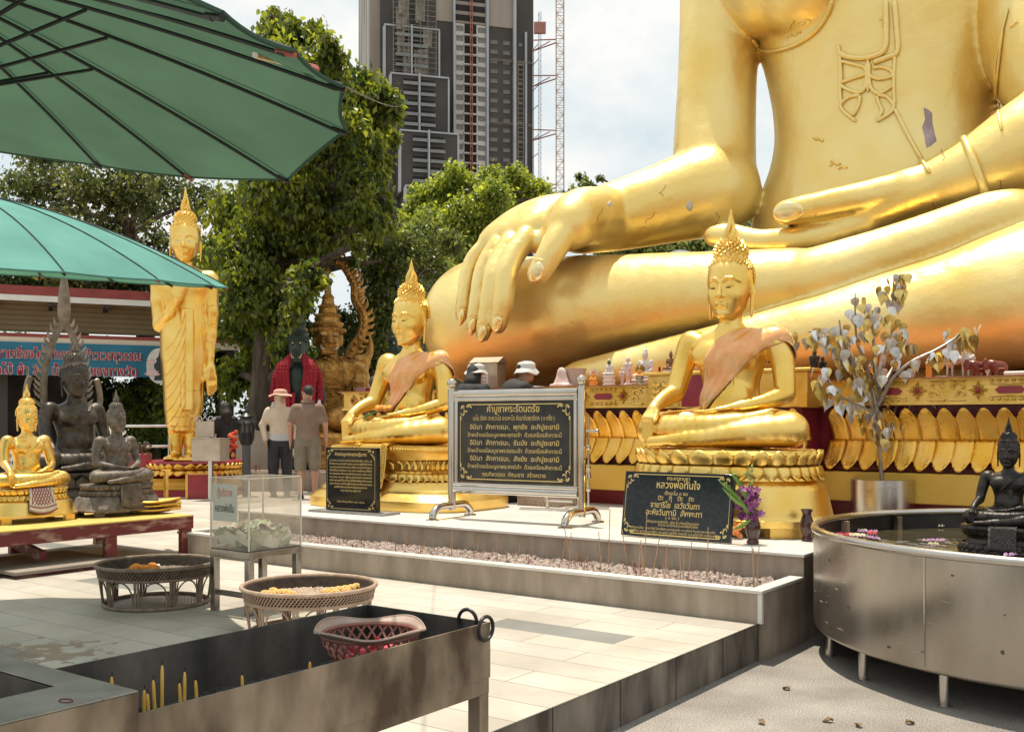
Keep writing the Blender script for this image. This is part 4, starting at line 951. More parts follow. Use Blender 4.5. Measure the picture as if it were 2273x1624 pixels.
# step block and the two tin boxes in front of it
sb = thing('step_block', 'small maroon box step with gold edges in front of the round lotus pedestal', 'step', (P(452, 1095, 16.4).x, 16.4, DECK), R(6))
MB().box(-.24, .24, -.2, .2, 0, .40).build('body', MAROON, sb, bevel=.008); m = MB()
for s in (-1, 1): m.box(s * .225 - .018, s * .225 + .018, -.206, -.2005, .0, .41)
m.box(-.243, .243, -.206, -.2004, .39, .412); m.build('gold_edge', YELLOW, sb)
TIN = mat('dull_tin', (.40, .33, .25), .38, .7, (.52, .44, .35), 5, .05, 40)
tbx = thing('tin_donation_box', 'dull tin collection box on a post by the standing statue', 'donation box', (P(468, 1090, 16.0).x, 16.0, DECK), R(-10))
zb = lambda v: P(0, v, 16.0).z - DECK
MB().box(-.03, .03, -.03, .03, 0, zb(1020)).build('post', STEEL, tbx)
MB().box(-.235, .235, -.17, .17, zb(1022), zb(974)).build('box', TIN, tbx, bevel=.006); MB().box(-.245, .245, -.18, .18, zb(974) + .0005, zb(972)).build('lid', TIN, tbx)
sg = thing('metal_plaque', 'bare metal plaque with a curly crest above the tin collection box', 'plaque', (P(455, 972, 16.1).x, 16.1, P(0, 970, 16.1).z), R(-10))
MB().box(-.155, .155, -.012, .012, 0, .255).build('plate', TIN, sg, bevel=.003)
m = MB()
for s in (-1, 1):
    for r, x in ((.055, .09), (.03, .15)): m.tube([(s * (x + r * math.cos(q * .5) * (1 - q / 16)), 0, .285 + r * math.sin(q * .5) * (1 - q / 16)) for q in range(14)], .008, 5)
m.tube([(-.05, 0, .26), (0, 0, .33), (.05, 0, .26)], .008, 5); m.tube([(0, 0, .32), (-.02, 0, .355), (0, 0, .39), (.02, 0, .355), (0, 0, .32)], .007, 5); m.build('crest', STEEL, sg)
# ---------------------------------------------------------------- steel water tank with its statue and floating flowers
TC, TR, TB, TT = (1.63, 1.05), 1.585, .172, .79
tk = thing('water_tank', 'big round stainless steel water tank on short legs beside the stone planter', 'water tank', L(*TC), RZ)
MB().lathe([(0, TB), (TR - .03, TB), (TR - .006, TB + .012), (TR, TB + .03), (TR, TT - .02)], 128, cap=False).build('wall', STEELT, tk, sharp=50)
MB().lathe([(TR - .012, TT - .02), (TR - .012, TB + .06), (0, TB + .06)], 128, cap=False).build('inner_wall', mat('tank_inside', (.020, .018, .016), .35, .5, (.05, .045, .04), 3), tk, sharp=50)
MB().tube([(TR * math.cos(t) - .006 * math.cos(t), TR * math.sin(t) - .006 * math.sin(t), TT - .005) for t in (2 * math.pi * i / 140 for i in range(140))], .024, 10, closed=True).build('rim', STEEL, tk)
m = MB(); rs = random.Random(4)
for t in (-1.95, -1.30, -.62, -2.75): m.lathe([(TR + .0004, TB + .03), (TR + .002, TB + .031), (TR + .002, TT - .021), (TR + .0004, TT - .02)], 1, a0=t, a1=t + .0045, cap=False)
m.build('weld_seam', STEEL, tk)
m = MB()
for i in range(46):
    t = rs.uniform(-3.0, -.9); z = rs.uniform(TB + .05, TT - .06); l = rs.uniform(.008, .05); dz = rs.uniform(-.012, .012); q = TR + .0008
    m.tube([(q * math.cos(t + l * f), q * math.sin(t + l * f), z + dz * f) for f in (0, .5, 1)], [.0004, rs.uniform(.0008, .0018), .0004], 4)
m.build('scratch', mat('pale_scratch', (.55, .50, .44), .5, .4), tk)
m = MB()
for i in range(26):
    t = rs.uniform(-3.0, -.9); z = rs.uniform(TB + .05, TT - .08); w = rs.uniform(.004, .014); q = TR + .0006; m.add([(q * math.cos(t + w * math.cos(a) * rs.uniform(.6, 1.3)), q * math.sin(t + w * math.cos(a)), z + w * 1.1 * math.sin(a) * rs.uniform(.5, 1.2)) for a in (k * .9 for k in range(7))], [tuple(range(7))])
m.build('stain_spot', mat('brown_stain', (.12, .085, .06), .6, .3), tk)
for i in range(16):
    t = 2 * math.pi * i / 16 + .05; MB().lathe([(.032, 0), (.032, .01), (.026, .012), (.026, TB + .004)], 12, ((TR - .09) * math.cos(t), (TR - .09) * math.sin(t), 0)).build('leg', STEEL, tk)
m = MB()
for i in range(16):
    t = 2 * math.pi * i / 16 + .25; c, s = math.cos(t), math.sin(t); M = Matrix(((c, -s, 0, 0), (s, c, 0, 0), (0, 0, 1, 0), (0, 0, 0, 1))); m.box(TR - .06, TR - .014, -.02, .02, TB + .07, TT - .03, M)
m.build('inner_rib', STEELD, tk)
def water(u, v):
    t = -u * 2 * math.pi; r = .001 + v * (TR - .017); x, y = r * math.cos(t), r * math.sin(t)
    return (x, y, TT - .125 + .005 * mnoise.noise((x * 5, y * 5, 0)) + .0032 * mnoise.noise((x * 15, y * 15, 3)))
o = MB().grid(water, 160, 60).build('tank_water', WATER, tk)
if sum(p.normal.z for p in o.data.polygons) < 0: o.data.flip_normals()
bp = P(2238, 1160, 6.15); bp.z = TT - .125
t = thing('round_statue_base', 'black carved lotus base rising out of the tank water', 'statue base', bp, RZ, None, .345)
M1 = MB().lathe([(.66, -.1), (.82, .02), (.80, .08), (.70, .16), (.66, .24), (.72, .34), (.78, .42), (.76, .47), (0, .475)], 48, sy=.66, e=.8); M1.build('body', BLACKB, t)
m = MB(); petal_ring(m, .74, .49, .02, .17, 30, False, .06, .8); petal_ring(m, .70, .46, .30, .45, 30, True, .03, .8); m.build('lotus_petals', BLACKB, t, thick=.008)
def dr(u, v):
    x = (u - .5) * .44
    if v < .25: return (x, -.36 - v / .25 * .165, .49)
    w = (v - .25) / .75; return (x, -.535 - .03 * w, .485 - .40 * w)
MB().grid(dr, 10, 10).build('draped_cloth', mat('chased_black', (.03, .028, .026), .4, .5, (.20, .19, .17), 60, .8, 90), t, thick=.012)
seated('small_seated_statue', 'black polished statue seated on the base in the water tank', 'statue', 'touch', bp + Vector((0, 0, .475 * .345)), RZ, .335, BLACKB, BLACKB)
rnd = random.Random(5)
def floater(kind, u, v, s=1):
    p = UZ(u, v, TT - .122); mt = {'p': PINKF, 'l': LILACF, 'w': WHITEF}[kind]
    lab = {'p': 'pink flower head floating on the dark tank water', 'l': 'strip of lilac petals floating on the dark tank water', 'w': 'cream flower floating on the dark tank water'}[kind]
    t = thing('floating_flower', lab, 'flower', p, rnd.uniform(0, 3), {'p': 'pink flowers floating in the tank', 'l': 'lilac flowers floating in the tank', 'w': 'cream flowers floating in the tank'}[kind], s)
    m = MB()
    for i in range(7 if kind != 'l' else 9):
        if kind == 'l': x, y = (i - 4) * .014, rnd.uniform(-.008, .008)
        else: x, y = .022 * math.cos(i * .9), .022 * math.sin(i * .9)
        m.add([(x - .012, y, .004), (x, y - .01, .010), (x + .012, y, .004), (x, y + .012, .016), (x, y, .022)], [(0, 1, 4), (1, 2, 4), (2, 3, 4), (3, 0, 4), (3, 2, 1, 0)])
    m.build('petals', mt, t, sharp=0)
for k, u, v in (('p', 1858, 1186), ('p', 1872, 1190), ('p', 1885, 1189), ('l', 1880, 1197), ('w', 1896, 1190), ('w', 1910, 1191), ('l', 1938, 1197), ('w', 1914, 1180), ('l', 1926, 1182), ('p', 1936, 1186), ('p', 1982, 1172), ('p', 1870, 1203),
                ('l', 2036, 1163), ('p', 2052, 1167), ('l', 2080, 1161), ('l', 2094, 1162), ('w', 2086, 1169), ('l', 2138, 1161), ('w', 2072, 1211), ('l', 2074, 1202), ('p', 2186, 1224), ('p', 2200, 1224), ('p', 2268, 1226), ('l', 2250, 1234), ('p', 1848, 1182), ('l', 1864, 1193), ('p', 2170, 1214)): floater(k, u, v, 1.15)
# ---------------------------------------------------------------- candle trough and the flanged steel box
zt = .87; zb_ = .71
tr = thing('candle_trough', 'long sooty steel trough on square legs with candles and a basket in it', 'trough', O0, RZ)
A0, A1, B0, B1 = .045, .55, -5.6, -3.40
c1 = AB(UZ(1083, 1381, zt)); c2 = AB(UZ(822, 1339, zt)); A1 = c1[0]; B1 = (c1[1] + c2[1]) / 2; A0 = c2[0]
th = .006
m = MB(); m.box(A1 - th, A1, B0, B1, zb_, zt); m.build('front_panel', STEELD, tr); MB().box(A0, A0 + th, B0, B1, zb_, zt).build('back_panel', SOOT, tr)
MB().box(A0 + th, A1 - th, B1 - th, B1, zb_, zt - .0005).build('end_panel', SOOT, tr); MB().box(A0 + th, A1 - th, B0, B1 - th, zb_, zb_ + th).build('tray', SOOT, tr)
m = MB(); m.box(A1 - th - .004, A1 - th - .0005, B0, B1 - th - .001, zb_ + th, zt - .001); m.build('sooty_lining', SOOT, tr)
m = MB(); m.box(A1 - .045, A1 - .003, B0, B1 - .003, zb_ - .045, zb_ - .001); m.box(A0 + .003, A0 + .045, B0, B1 - .003, zb_ - .045, zb_ - .001); m.box(A0 + .046, A1 - .046, B1 - .045, B1 - .003, zb_ - .045, zb_ - .001); m.build('rail', STEELD, tr)
for x, y in ((A1 - .045, B1 - .047), (A1 - .045, B1 - .82), (A0 + .003, B1 - .047), (A0 + .003, B1 - 1.0), (A1 - .045, B1 - 1.7)): MB().box(x, x + .042, y, y + .042, 0, zb_ - .046).build('leg', STEELD, tr)
for c, ax in (((A1 + .010, B1 - .035, zt - .012), 0), ((A1 - .075, B1 - .012, zt - .004), 1)):
    m = MB(); m.tube([(c[0] + (0 if ax == 0 else .034 * math.cos(t)), c[1] + (.034 * math.cos(t) if ax == 0 else .0), c[2] + .034 * math.sin(t)) for t in (2 * math.pi * i / 24 for i in range(24))], .0055, 8, closed=True); m.build('ring_handle', BLACKP, tr)
MB().grid(lambda u, v: (A0 + th + u * (A1 - A0 - 2 * th - .005), B0 + v * (B1 - B0 - .01), zb_ + .008 + .012 * mnoise.noise((u * 6, v * 30, 1)) + .008), 16, 80).build('ash_layer', mat('dark_ash', (.03, .027, .025), .95, 0, (.10, .09, .08), 30, .6, 80), tr)
WAX = mat('yellow_wax', (.75, .40, .06), .35, 0, (.82, .52, .12), 20)
for i, (u, v0, v1) in enumerate(((320, 1556, 1530), (340, 1552, 1508), (360, 1548, 1475), (398, 1540, 1515), (410, 1538, 1490), (434, 1532, 1508), (248, 1560, 1500), (537, 1515, 1497), (688, 1482, 1467), (327, 1572, 1538))):
    Y = UZ(u, v0, zt).y + .07; top = P(u, v1, Y); bot = Vector((top.x + (.006 if i % 2 else -.004), Y + .01, zb_ + .012))
    t = thing('candle', ['short thick yellow candle in the sooty trough near the flanged box', 'thick yellow candle beside the leaning one in the trough', 'tallest yellow candle, leaning, in the sooty trough', 'short yellow candle stub between taller ones in the trough', 'tall straight yellow candle in the sooty trough', 'yellow candle at the end of the cluster in the trough', 'yellow candle behind the corner of the flanged steel box', 'lone candle tip behind the steel front panel', 'tiny candle tip showing nearest the pink basket', 'candle stub right against the flanged box'][i], 'candle', bot, 0, 'yellow candles in the trough')
    d = top - bot; m = MB(); m.tube([(0, 0, 0), d * .5, d * .93, d * .98, d], [.0040, .0039, .0037, .0026, .001], 8); m.build('wax', WAX, t)
    MB().tube([d * .98, d + Vector((.001, 0, .010))], .0009, 5).build('wick', BLACKP, t)
# plastic basket hung inside the trough
kc = UZ(822, 1396, zt + .01); ka, kb = AB(kc)
bk = thing('plastic_basket', 'dirty pink lattice plastic basket with a wavy rim in the steel trough', 'basket', L(ka, kb, 0), RZ)
PLB = mat('dusty_pink_plastic', (.24, .095, .07), .5, 0, (.34, .15, .115), 12); PLR = mat('dusty_rim_plastic', (.34, .24, .19), .5, 0, (.46, .35, .29), 14)
rad = lambda t: .155 * (1 + .03 * math.cos(4 * t)); N_ = 26
m = MB()
for lay, r in ((zt + .016, 1.0), (zt + .006, .86)): pass
def prim(u, v): t = u * 2 * math.pi; r = .134 + (rad(t) - .134) * v; return (r * math.cos(t), r * math.sin(t), zt + .004 + .012 * v + .007 * math.cos(4 * t) * v)
m.grid(prim, 80, 4); m.build('rim', PLR, bk, thick=.0025)
MB().tube([Vector(prim(q / 80, 1)) for q in range(80)], .0035, 6, closed=True).build('rim_edge', PLR, bk)
m = MB()
for i in range(N_):
    for s in (-1, 1):
        pts = []
        for q in range(7):
            f = q / 6; t = 2 * math.pi * i / N_ + s * f * .45; r = .133 - .045 * f ** 1.5; pts.append((r * math.cos(t), r * math.sin(t), zt + .0 - .078 * f))
        m.tube(pts, .0036, 5)
m.tube([(.133 * math.cos(t), .133 * math.sin(t), zt) for t in (2 * math.pi * i / 48 for i in range(48))], .006, 6, closed=True); m.build('lattice', PLB, bk)
MB().lathe([(0, zt - .081), (.09, zt - .081), (.09, zt - .075), (0, zt - .075)], 32).build('bottom', PLB, bk)
m = MB()
for i in range(26): m.ball((rnd.uniform(-.06, .06), rnd.uniform(-.06, .06), zt - .066 + rnd.uniform(0, .025)), rnd.uniform(.010, .018), 6, 4)
t = thing('flower_scraps', 'dried pink flower heads lying in the plastic basket', 'flowers', L(ka, kb, 0), RZ); m.build('flower_heads', PINKF, t)
m = MB(); m.tube([(.045 + .018 * math.cos(q * .6), -.02 + .012 * math.sin(q * .6), zt - .05 + .003 * q) for q in range(16)], .004, 6); t2 = thing('red_coil', 'small red coil standing in the plastic basket', 'coil', L(ka, kb, 0), RZ); m.build('coil', mat('red_plastic', (.55, .03, .03), .4), t2)
# flanged steel box
zf_ = .93; q1 = AB(UZ(307, 1531, zf_)); a1, b1 = q1
fb = thing('flanged_steel_box', 'steel box with a wide flat flange cut off at the corner of the photo', 'steel box', O0, RZ)
w_ = .215; q2 = AB(UZ(125, 1521, zf_)); WA = a1 - q2[0]; WB = b1 - q2[1]; print('FLANGE', WA, WB)
m = MB(); m.box(a1 - 1.3, a1, b1 - WB, b1, zf_ - .004, zf_); m.box(a1 - WA, a1, b1 - 1.2, b1 - WB - .0003, zf_ - .004, zf_); m.box(a1 - 1.3, a1 - 1.3 + w_, b1 - 1.2, b1 - WB - .0003, zf_ - .004, zf_); m.box(a1 - 1.3 + w_ + .0003, a1 - WA - .0003, b1 - 1.2, b1 - 1.2 + w_, zf_ - .004, zf_)
m.build('flange', mat('dull_scratched_steel', (.24, .225, .195), .42, .6, (.36, .34, .30), 9, .06, 60, rvar=.1, detail=9), fb, bevel=.0015)
m = MB(); m.box(a1 - .0055, a1, b1 - 1.2, b1, zf_ - .45, zf_ - .0043); m.build('front_skirt', STEELD, fb); m = MB(); m.box(a1 - 1.3, a1 - .006, b1 - .005, b1, zf_ - .45, zf_ - .0043); m.build('back_skirt', STEELD, fb)
m = MB(); x0, x1, y0, y1 = a1 - 1.3 + w_, a1 - WA, b1 - 1.2 + w_, b1 - WB
m.box(x0, x0 + .004, y0, y1, zf_ - .35, zf_ - .005); m.box(x1 - .004, x1, y0, y1, zf_ - .35, zf_ - .005); m.box(x0 + .0045, x1 - .0045, y0, y0 + .004, zf_ - .35, zf_ - .005); m.box(x0 + .0045, x1 - .0045, y1 - .004, y1, zf_ - .35, zf_ - .005); m.box(x0, x1, y0, y1, zf_ - .36, zf_ - .351); m.build('well', SOOT, fb)
pcn = AB(UZ(146, 1555, zf_)); m = MB(); m.tube([(pcn[0] + .016 * math.cos(t), pcn[1] + .010 * math.sin(t), zf_ + .0006) for t in (2 * math.pi * i / 24 for i in range(24))], .0016, 5, closed=True); m.build('rust_ring', mat('rust', (.16, .05, .035), .8), fb)
for x, y in ((a1 - .06, b1 - .06), (a1 - 1.28, b1 - .06), (a1 - .06, b1 - 1.18)): MB().box(x, x + .04, y, y + .04, 0, zf_ - .451).build('leg', STEELD, fb)
# ---------------------------------------------------------------- rattan trays
WEAVE_SHADE = mat('weave_shade', (.035, .026, .02), .8, 0, (.07, .052, .04), 30)  # dark wall added behind the weave, shade of its holes put into colour
def rattan(name, label, c, R0, zt_, mt, gap=.02):
    t = thing(name, label, 'rattan tray', (c[0], c[1], DECK), .3)
    z1 = zt_ - DECK; z0 = z1 - .075; m = MB()
    for i in range(104):
        for q in range(5):
            a = 2 * math.pi * (i + .5 * (q % 2)) / 104; r = R0 - .012 - .012 * (4 - q) / 4; z = z0 + .010 + q * .0135
            d = .0050; m.tube([((r + .004) * math.cos(a - .024), (r + .004) * math.sin(a - .024), z - d), ((r + .009) * math.cos(a), (r + .009) * math.sin(a), z), ((r + .004) * math.cos(a + .024), (r + .004) * math.sin(a + .024), z + d)], .0042, 4, caps=False)
    m.build('woven_rim', mt, t); MB().lathe([(R0 - .032, z0), (R0 - .014, z1 - .008), (R0 - .020, z1 - .008), (R0 - .038, z0)], 60, cap=False).build('weave_gap_shade', WEAVE_SHADE, t)
    m = MB(); m.tube([(R0 * math.cos(a), R0 * math.sin(a), z1) for a in (2 * math.pi * i / 60 for i in range(60))], .013, 8, closed=True); m.tube([((R0 - .022) * math.cos(a), (R0 - .022) * math.sin(a), z0) for a in (2 * math.pi * i / 60 for i in range(60))], .010, 8, closed=True); m.build('hoop', mt, t)
    m = MB()
    for i in range(-17, 18):
        x = i * R0 / 18; l = math.sqrt(max(0, (R0 - .04) ** 2 - x * x))
        n = max(2, int(l * 60)); m.tube([(x, -l + 2 * l * q / n, z0 + .006 + .0035 * (-1) ** (q + i)) for q in range(n + 1)], .0082, 4, flat=(Vector((0, 0, 1)), .3)); m.tube([(-l + 2 * l * q / n, x, z0 + .006 - .0035 * (-1) ** (q + i)) for q in range(n + 1)], .0082, 4, flat=(Vector((0, 0, 1)), .3))
    m.build('woven_bottom', mt, t)
    m = MB(); Rb = R0 * .87; m.tube([(Rb * math.cos(a), Rb * math.sin(a), .014) for a in (2 * math.pi * i / 60 for i in range(60))], .013, 8, closed=True); m.build('foot_hoop', mt, t)
    nl = 10
    for i in range(nl):
        a = 2 * math.pi * i / nl; m = MB()
        for d in (-.028, .028): m.tube([((R0 - .025) * math.cos(a + d), (R0 - .025) * math.sin(a + d), z0), (Rb * math.cos(a + d), Rb * math.sin(a + d), .014)], .0085, 7)
        m.build('leg', mt, t)
        m = MB(); pts = []
        for q in range(15):
            f = q / 14; b_ = a + 2 * math.pi / nl * (.10 + .80 * f); h = math.sin(math.pi * f) ** .35; z = .02 + (z0 - .03) * (h); rr = Rb + (R0 - .03 - Rb) * (z / z0); pts.append((rr * math.cos(b_), rr * math.sin(b_), z))
        m.tube(pts, .0055, 6); m.build('arch_brace', mt, t)
    return t
def blooms(name, label, pts, z, mt, r=.026, group=None):
    t = thing(name, label, 'flower offering', (pts[0][0], pts[0][1], z), 0, group)
    for x, y in pts:
        m = MB()
        for i in range(22):
            zz = 1 - (i + .5) / 22 * 1.2; q = math.sqrt(max(0, 1 - zz * zz)); a = 2.4 * i; p = Vector((x - pts[0][0] + q * math.cos(a) * r, y - pts[0][1] + q * math.sin(a) * r, r * .55 + zz * r * .7)); m.ball(p, r * .36, 5, 3)
        m.build('bloom', mt, t)
rattan('rattan_tray', 'darker grey rattan tray stand in the umbrella shade', (-2.40, 6.87), .385, .503, RATTAN)  # the darker of two rattan colours; the next tray gets the paler
rattan('rattan_tray', 'paler sunlit rattan tray stand in front of the money box', (-1.18, 5.93), .385, .503, RATTANL)
zf2 = .503 - .065
P2 = lambda u, v: tuple(UZ(u, v, zf2 + .02))[:2]
blooms('marigold_offering', 'two orange marigold clumps with a folded paper in the shaded rattan tray', [P2(u, v) for u, v in ((296, 1262), (308, 1261), (320, 1261), (334, 1259), (344, 1261), (302, 1258), (338, 1256))], zf2 + .006, ORANGEF, .026)
pp_ = P2(328, 1254); t = thing('folded_paper', 'white folded leaf paper under the marigolds in the shaded tray', 'paper', (pp_[0], pp_[1], zf2 + .012), .4); MB().grid(lambda u, v: ((u - .5) * .16, (v - .5) * .11, .015 * abs(u - .5)), 4, 4).build('sheet', WHITEP, t, thick=.002)
blooms('marigold_offering', 'pale yellow marigold clump beside the near side of the sunlit tray', [P2(u, v) for u, v in ((588, 1315), (600, 1316), (614, 1313), (626, 1312), (638, 1314), (648, 1317), (606, 1309))], zf2, YELLOWF, .024)
blooms('marigold_offering', 'garland of pale yellow marigolds curling along the far side of the sunlit tray', [P2(u, v) for u, v in ((724, 1312), (738, 1308), (752, 1306), (766, 1304), (780, 1302), (792, 1299), (804, 1296), (770, 1310), (744, 1313))], zf2, YELLOWF, .024)
# ---------------------------------------------------------------- acrylic money box on its steel stand
s0 = thing('box_stand', 'square tubed steel stand under the clear money box', 'stand', (-1.655, 6.40, DECK), RZ)
W_, D_, HS = .385, .44, .40
m = MB(); x0, y0 = -W_, 0
for x, y in ((-W_, 0), (-.045, 0), (-W_, D_ - .045), (-.045, D_ - .045)): MB().box(x, x + .045, y, y + .045, 0, HS - .0455).build('leg', STANDS, s0, bevel=.004)
m = MB(); m.box(-W_, 0, 0, .045, HS - .045, HS); m.box(-W_, 0, D_ - .045, D_, HS - .045, HS); m.box(-W_, -W_ + .045, .0455, D_ - .0455, HS - .045, HS - .0005); m.box(-.045, 0, .0455, D_ - .0455, HS - .045, HS - .0005); m.build('top_frame', STANDS, s0, bevel=.003)
m = MB(); m.box(-W_ + .046, -.046, .01, .04, .105, .135); m.box(-W_ + .046, -.046, D_ - .04, D_ - .01, .105, .135); m.build('lower_rail', STANDS, s0)
def acrylic():
    m = bpy.data.materials.new('scratched_acrylic'); m.use_nodes = True; t = m.node_tree; n = t.nodes; k = t.links; b = n['Principled BSDF']; out = n['Material Output']
    b.inputs['Base Color'].default_value = (.86, .78, .67, 1); b.inputs['Roughness'].default_value = .12
    tr_ = n.new('ShaderNodeBsdfTransparent'); tr_.inputs[0].default_value = (.96, .95, .93, 1); mxs = n.new('ShaderNodeMixShader')
    z = n.new('ShaderNodeTexNoise'); z.inputs['Scale'].default_value = 7; z.inputs['Detail'].default_value = 6; r = n.new('ShaderNodeMapRange'); r.inputs[1].default_value = .35; r.inputs[2].default_value = .75; r.inputs[3].default_value = .10; r.inputs[4].default_value = .26
    c = n.new('ShaderNodeTexCoord'); k.new(c.outputs['Object'], z.inputs['Vector']); k.new(z.outputs['Fac'], r.inputs[0]); k.new(r.outputs[0], mxs.inputs[0]); k.new(tr_.outputs[0], mxs.inputs[1]); k.new(b.outputs[0], mxs.inputs[2]); k.new(mxs.outputs[0], out.inputs['Surface']); return m
ACR = acrylic(); HB = .455
mb0 = thing('money_box', 'clear acrylic donation box half full of banknotes on the steel stand', 'donation box', (-1.655, 6.40, DECK + HS), RZ)
g = .005; i_ = .004
MB().box(-W_ + i_, -i_, i_, D_ - i_, .001, .006).build('floor', mat('dark_acrylic', (.05, .045, .045), .3), mb0)
for nm, bb in (('front_pane', (-W_ + i_, -i_, i_, i_ + g)), ('back_pane', (-W_ + i_, -i_, D_ - i_ - g, D_ - i_)), ('side_pane', (-W_ + i_, -W_ + i_ + g, i_ + g + .0003, D_ - i_ - g - .0003)), ('side_pane', (-i_ - g, -i_, i_ + g + .0003, D_ - i_ - g - .0003))): MB().box(*bb, .0065, HB).build(nm, ACR, mb0)
MB().box(-W_ + i_, -i_, i_, D_ - i_, HB + .0003, HB + .006).build('lid', ACR, mb0)
m = MB()
for x, y in ((-W_ + i_, i_), (-i_, i_), (-W_ + i_, D_ - i_), (-i_, D_ - i_)): m.box(x - .004, x + .004, y - .004, y + .004, .007, HB)
for z in (HB + .003,): m.box(-W_ + i_, -i_, i_ - .0035, i_ + .0035, z + .0035, z + .007); m.box(-i_ - .0035, -i_ + .0035, i_ + .004, D_ - i_, z + .0035, z + .007); m.box(-W_ + i_ - .0035, -W_ + i_ + .0035, i_ + .004, D_ - i_, z + .0035, z + .007); m.box(-W_ + i_ + .004, -i_ - .004, D_ - i_ - .0035, D_ - i_ + .0035, z + .0035, z + .007)
m.build('edge_glue', mat('cloudy_edge', (.72, .68, .60), .3), mb0)
MB().box(-.30, -.285, .10, .34, .28, .30).build('slot_tray', ACR, mb0)
m = MB().box(-W_ + .025, -.115, i_ - .0014, i_ - .0004, .185, .425); m.build('paper_sign', mat('faded_paper', (.55, .55, .50), .7, 0, (.62, .60, .52), 8), mb0)
XZ = lambda x, y, z: Matrix(((1, 0, 0, x), (0, 0, -1, y), (0, 1, 0, z), (0, 0, 0, 1)))
m = MB(); text_into(m, 'ตู้บริจาค', .046, .15, XZ(-.24, i_ - .0020, .345), .02); m.build('red_lettering', mat('faded_red_ink', (.55, .16, .10), .6), mb0)
m = MB(); text_into(m, 'หลวงพ่อยิ้ม', .046, .19, XZ(-.24, i_ - .0020, .245), .025); m.build('black_lettering', mat('black_ink', (.03, .03, .03), .6), mb0)
NG = mat('green_banknote', (.20, .28, .15), .6, 0, (.50, .54, .38), 60); NR = mat('red_banknote', (.42, .13, .12), .6, 0, (.58, .36, .32), 60); NB = mat('pale_banknote', (.70, .70, .60), .6, 0, (.62, .62, .54), 45)
rn = random.Random(11)
proto = {}
for i in range(110):
    mt = rn.choice((NG, NG, NG, NB, NB, NR)); bend = rn.uniform(-1.5, 1.5); key = (mt.name, i % 12)
    f = lambda u, v: ((u - .5) * .138, (v - .5) * .07, .02 * bend * math.cos((u - .5) * 4) + .008 * math.sin(v * 4 + i))
    lab = {'green_banknote': 'crumpled green banknote in the clear money box', 'red_banknote': 'crumpled reddish banknote in the clear money box', 'pale_banknote': 'crumpled pale banknote in the clear money box'}[mt.name]
    o = MB().grid(f, 8, 4).build('banknote', mt, None, sharp=0)
    x = rn.uniform(-W_ + .085, -.085); y = rn.uniform(.085, D_ - .085); lay = i / 110
    p = mb0.matrix_basis.copy(); p = Matrix.Translation(mb0.location) @ Matrix.Rotation(RZ, 4, 'Z') @ Vector((x, y, .030 + lay * .11 + rn.uniform(0, .02)))
    if i < 22:                                      # notes pressed upright against the panes
        e_ = i % 2; p = Matrix.Translation(mb0.location) @ Matrix.Rotation(RZ, 4, 'Z') @ (Vector((rn.uniform(-W_ + .08, -.08), .022 + rn.uniform(0, .02), rn.uniform(.045, .10))) if e_ else Vector((-.024 - rn.uniform(0, .02), rn.uniform(.08, D_ - .08), rn.uniform(.045, .10))))
        o.location = p; o.rotation_euler = (R(90) + rn.uniform(-.3, .3), rn.uniform(-.5, .5), RZ + (0 if e_ else R(90)) + rn.uniform(-.15, .15)); o.scale = (1, 1, .35); tag(o, lab, 'banknote', {'green_banknote': 'green banknotes in the money box', 'red_banknote': 'reddish banknotes in the money box', 'pale_banknote': 'pale banknotes in the money box'}[mt.name]); continue
    o.location = p; o.rotation_euler = (rn.uniform(-.6, .6) + (.9 if i % 5 == 0 else 0), rn.uniform(-.4, .4), rn.uniform(0, 6.3)); tag(o, lab, 'banknote', {'green_banknote': 'green banknotes in the money box', 'red_banknote': 'reddish banknotes in the money box', 'pale_banknote': 'pale banknotes in the money box'}[mt.name])
# ---------------------------------------------------------------- framed board on a polished steel stand
def corner_scrolls(m, W, H, s, y, w=.006):
    for cx in (-1, 1):
        for cz in (-1, 1):
            for k, (x0, z0, r) in enumerate(((.02, .02, .045), (.075, .015, .032), (.015, .08, .034), (.05, .05, .026), (.115, .012, .02), (.012, .12, .022))):
                pts = []
                for q in range(14):
                    t = q / 13 * 5.4 + k; rr = r * (1 - q / 16) * s
                    pts.append((cx * (W - (x0 * s + .018) - rr * .6 + rr * math.cos(t) * .6), y, cz * (H - (z0 * s + .018) - rr * .6 + rr * math.sin(t) * .6)))
                m.tube(pts, [w * s * (1.1 - q / 16) for q in range(14)], 4, flat=(Vector((0, 1, 0)), .3))
def panel(name, label, root, W, H, y0, y1, lines, mt, rim=.015, s=1.0, cat='sign'):
    MB().box(-W, W, y0, y1, -H, H).build('slab', mt, root, bevel=.004)
    m = MB(); y = y0 - .0012
    for z in (-1, 1): m.box(-W + .11 * s, W - .11 * s, y - .001, y + .001, z * (H - .028 * s) - .004 * s, z * (H - .028 * s) + .004 * s)
    for x in (-1, 1): m.box(x * (W - .028 * s) - .002 * s, x * (W - .028 * s) + .002 * s, y - .001, y + .001, -H + .13 * s, H - .13 * s)
    m.build('border_line', GOLDS, root); m = MB(); corner_scrolls(m, W, H, s, y - .0005); m.build('corner_scroll', GOLDS, root)
    m = MB()
    for txt, x, z, h, w, b in lines: text_into(m, txt, h, w, XZ(x, y - .001, z), b)
    m.build('lettering', GOLDS, root, sharp=0)
fl_ = UZ(1003, 1148, PLAT); fr_ = UZ(1291, 1165, PLAT); mid = (fl_ + fr_) / 2; dv = (fr_ - fl_); bw = dv.length / 2
bd_ = thing('prayer_board', 'dark prayer board in a polished steel frame on two curved feet', 'sign', mid, math.atan2(dv.y, dv.x))
zz = lambda v: P(0, v, mid.y).z - PLAT
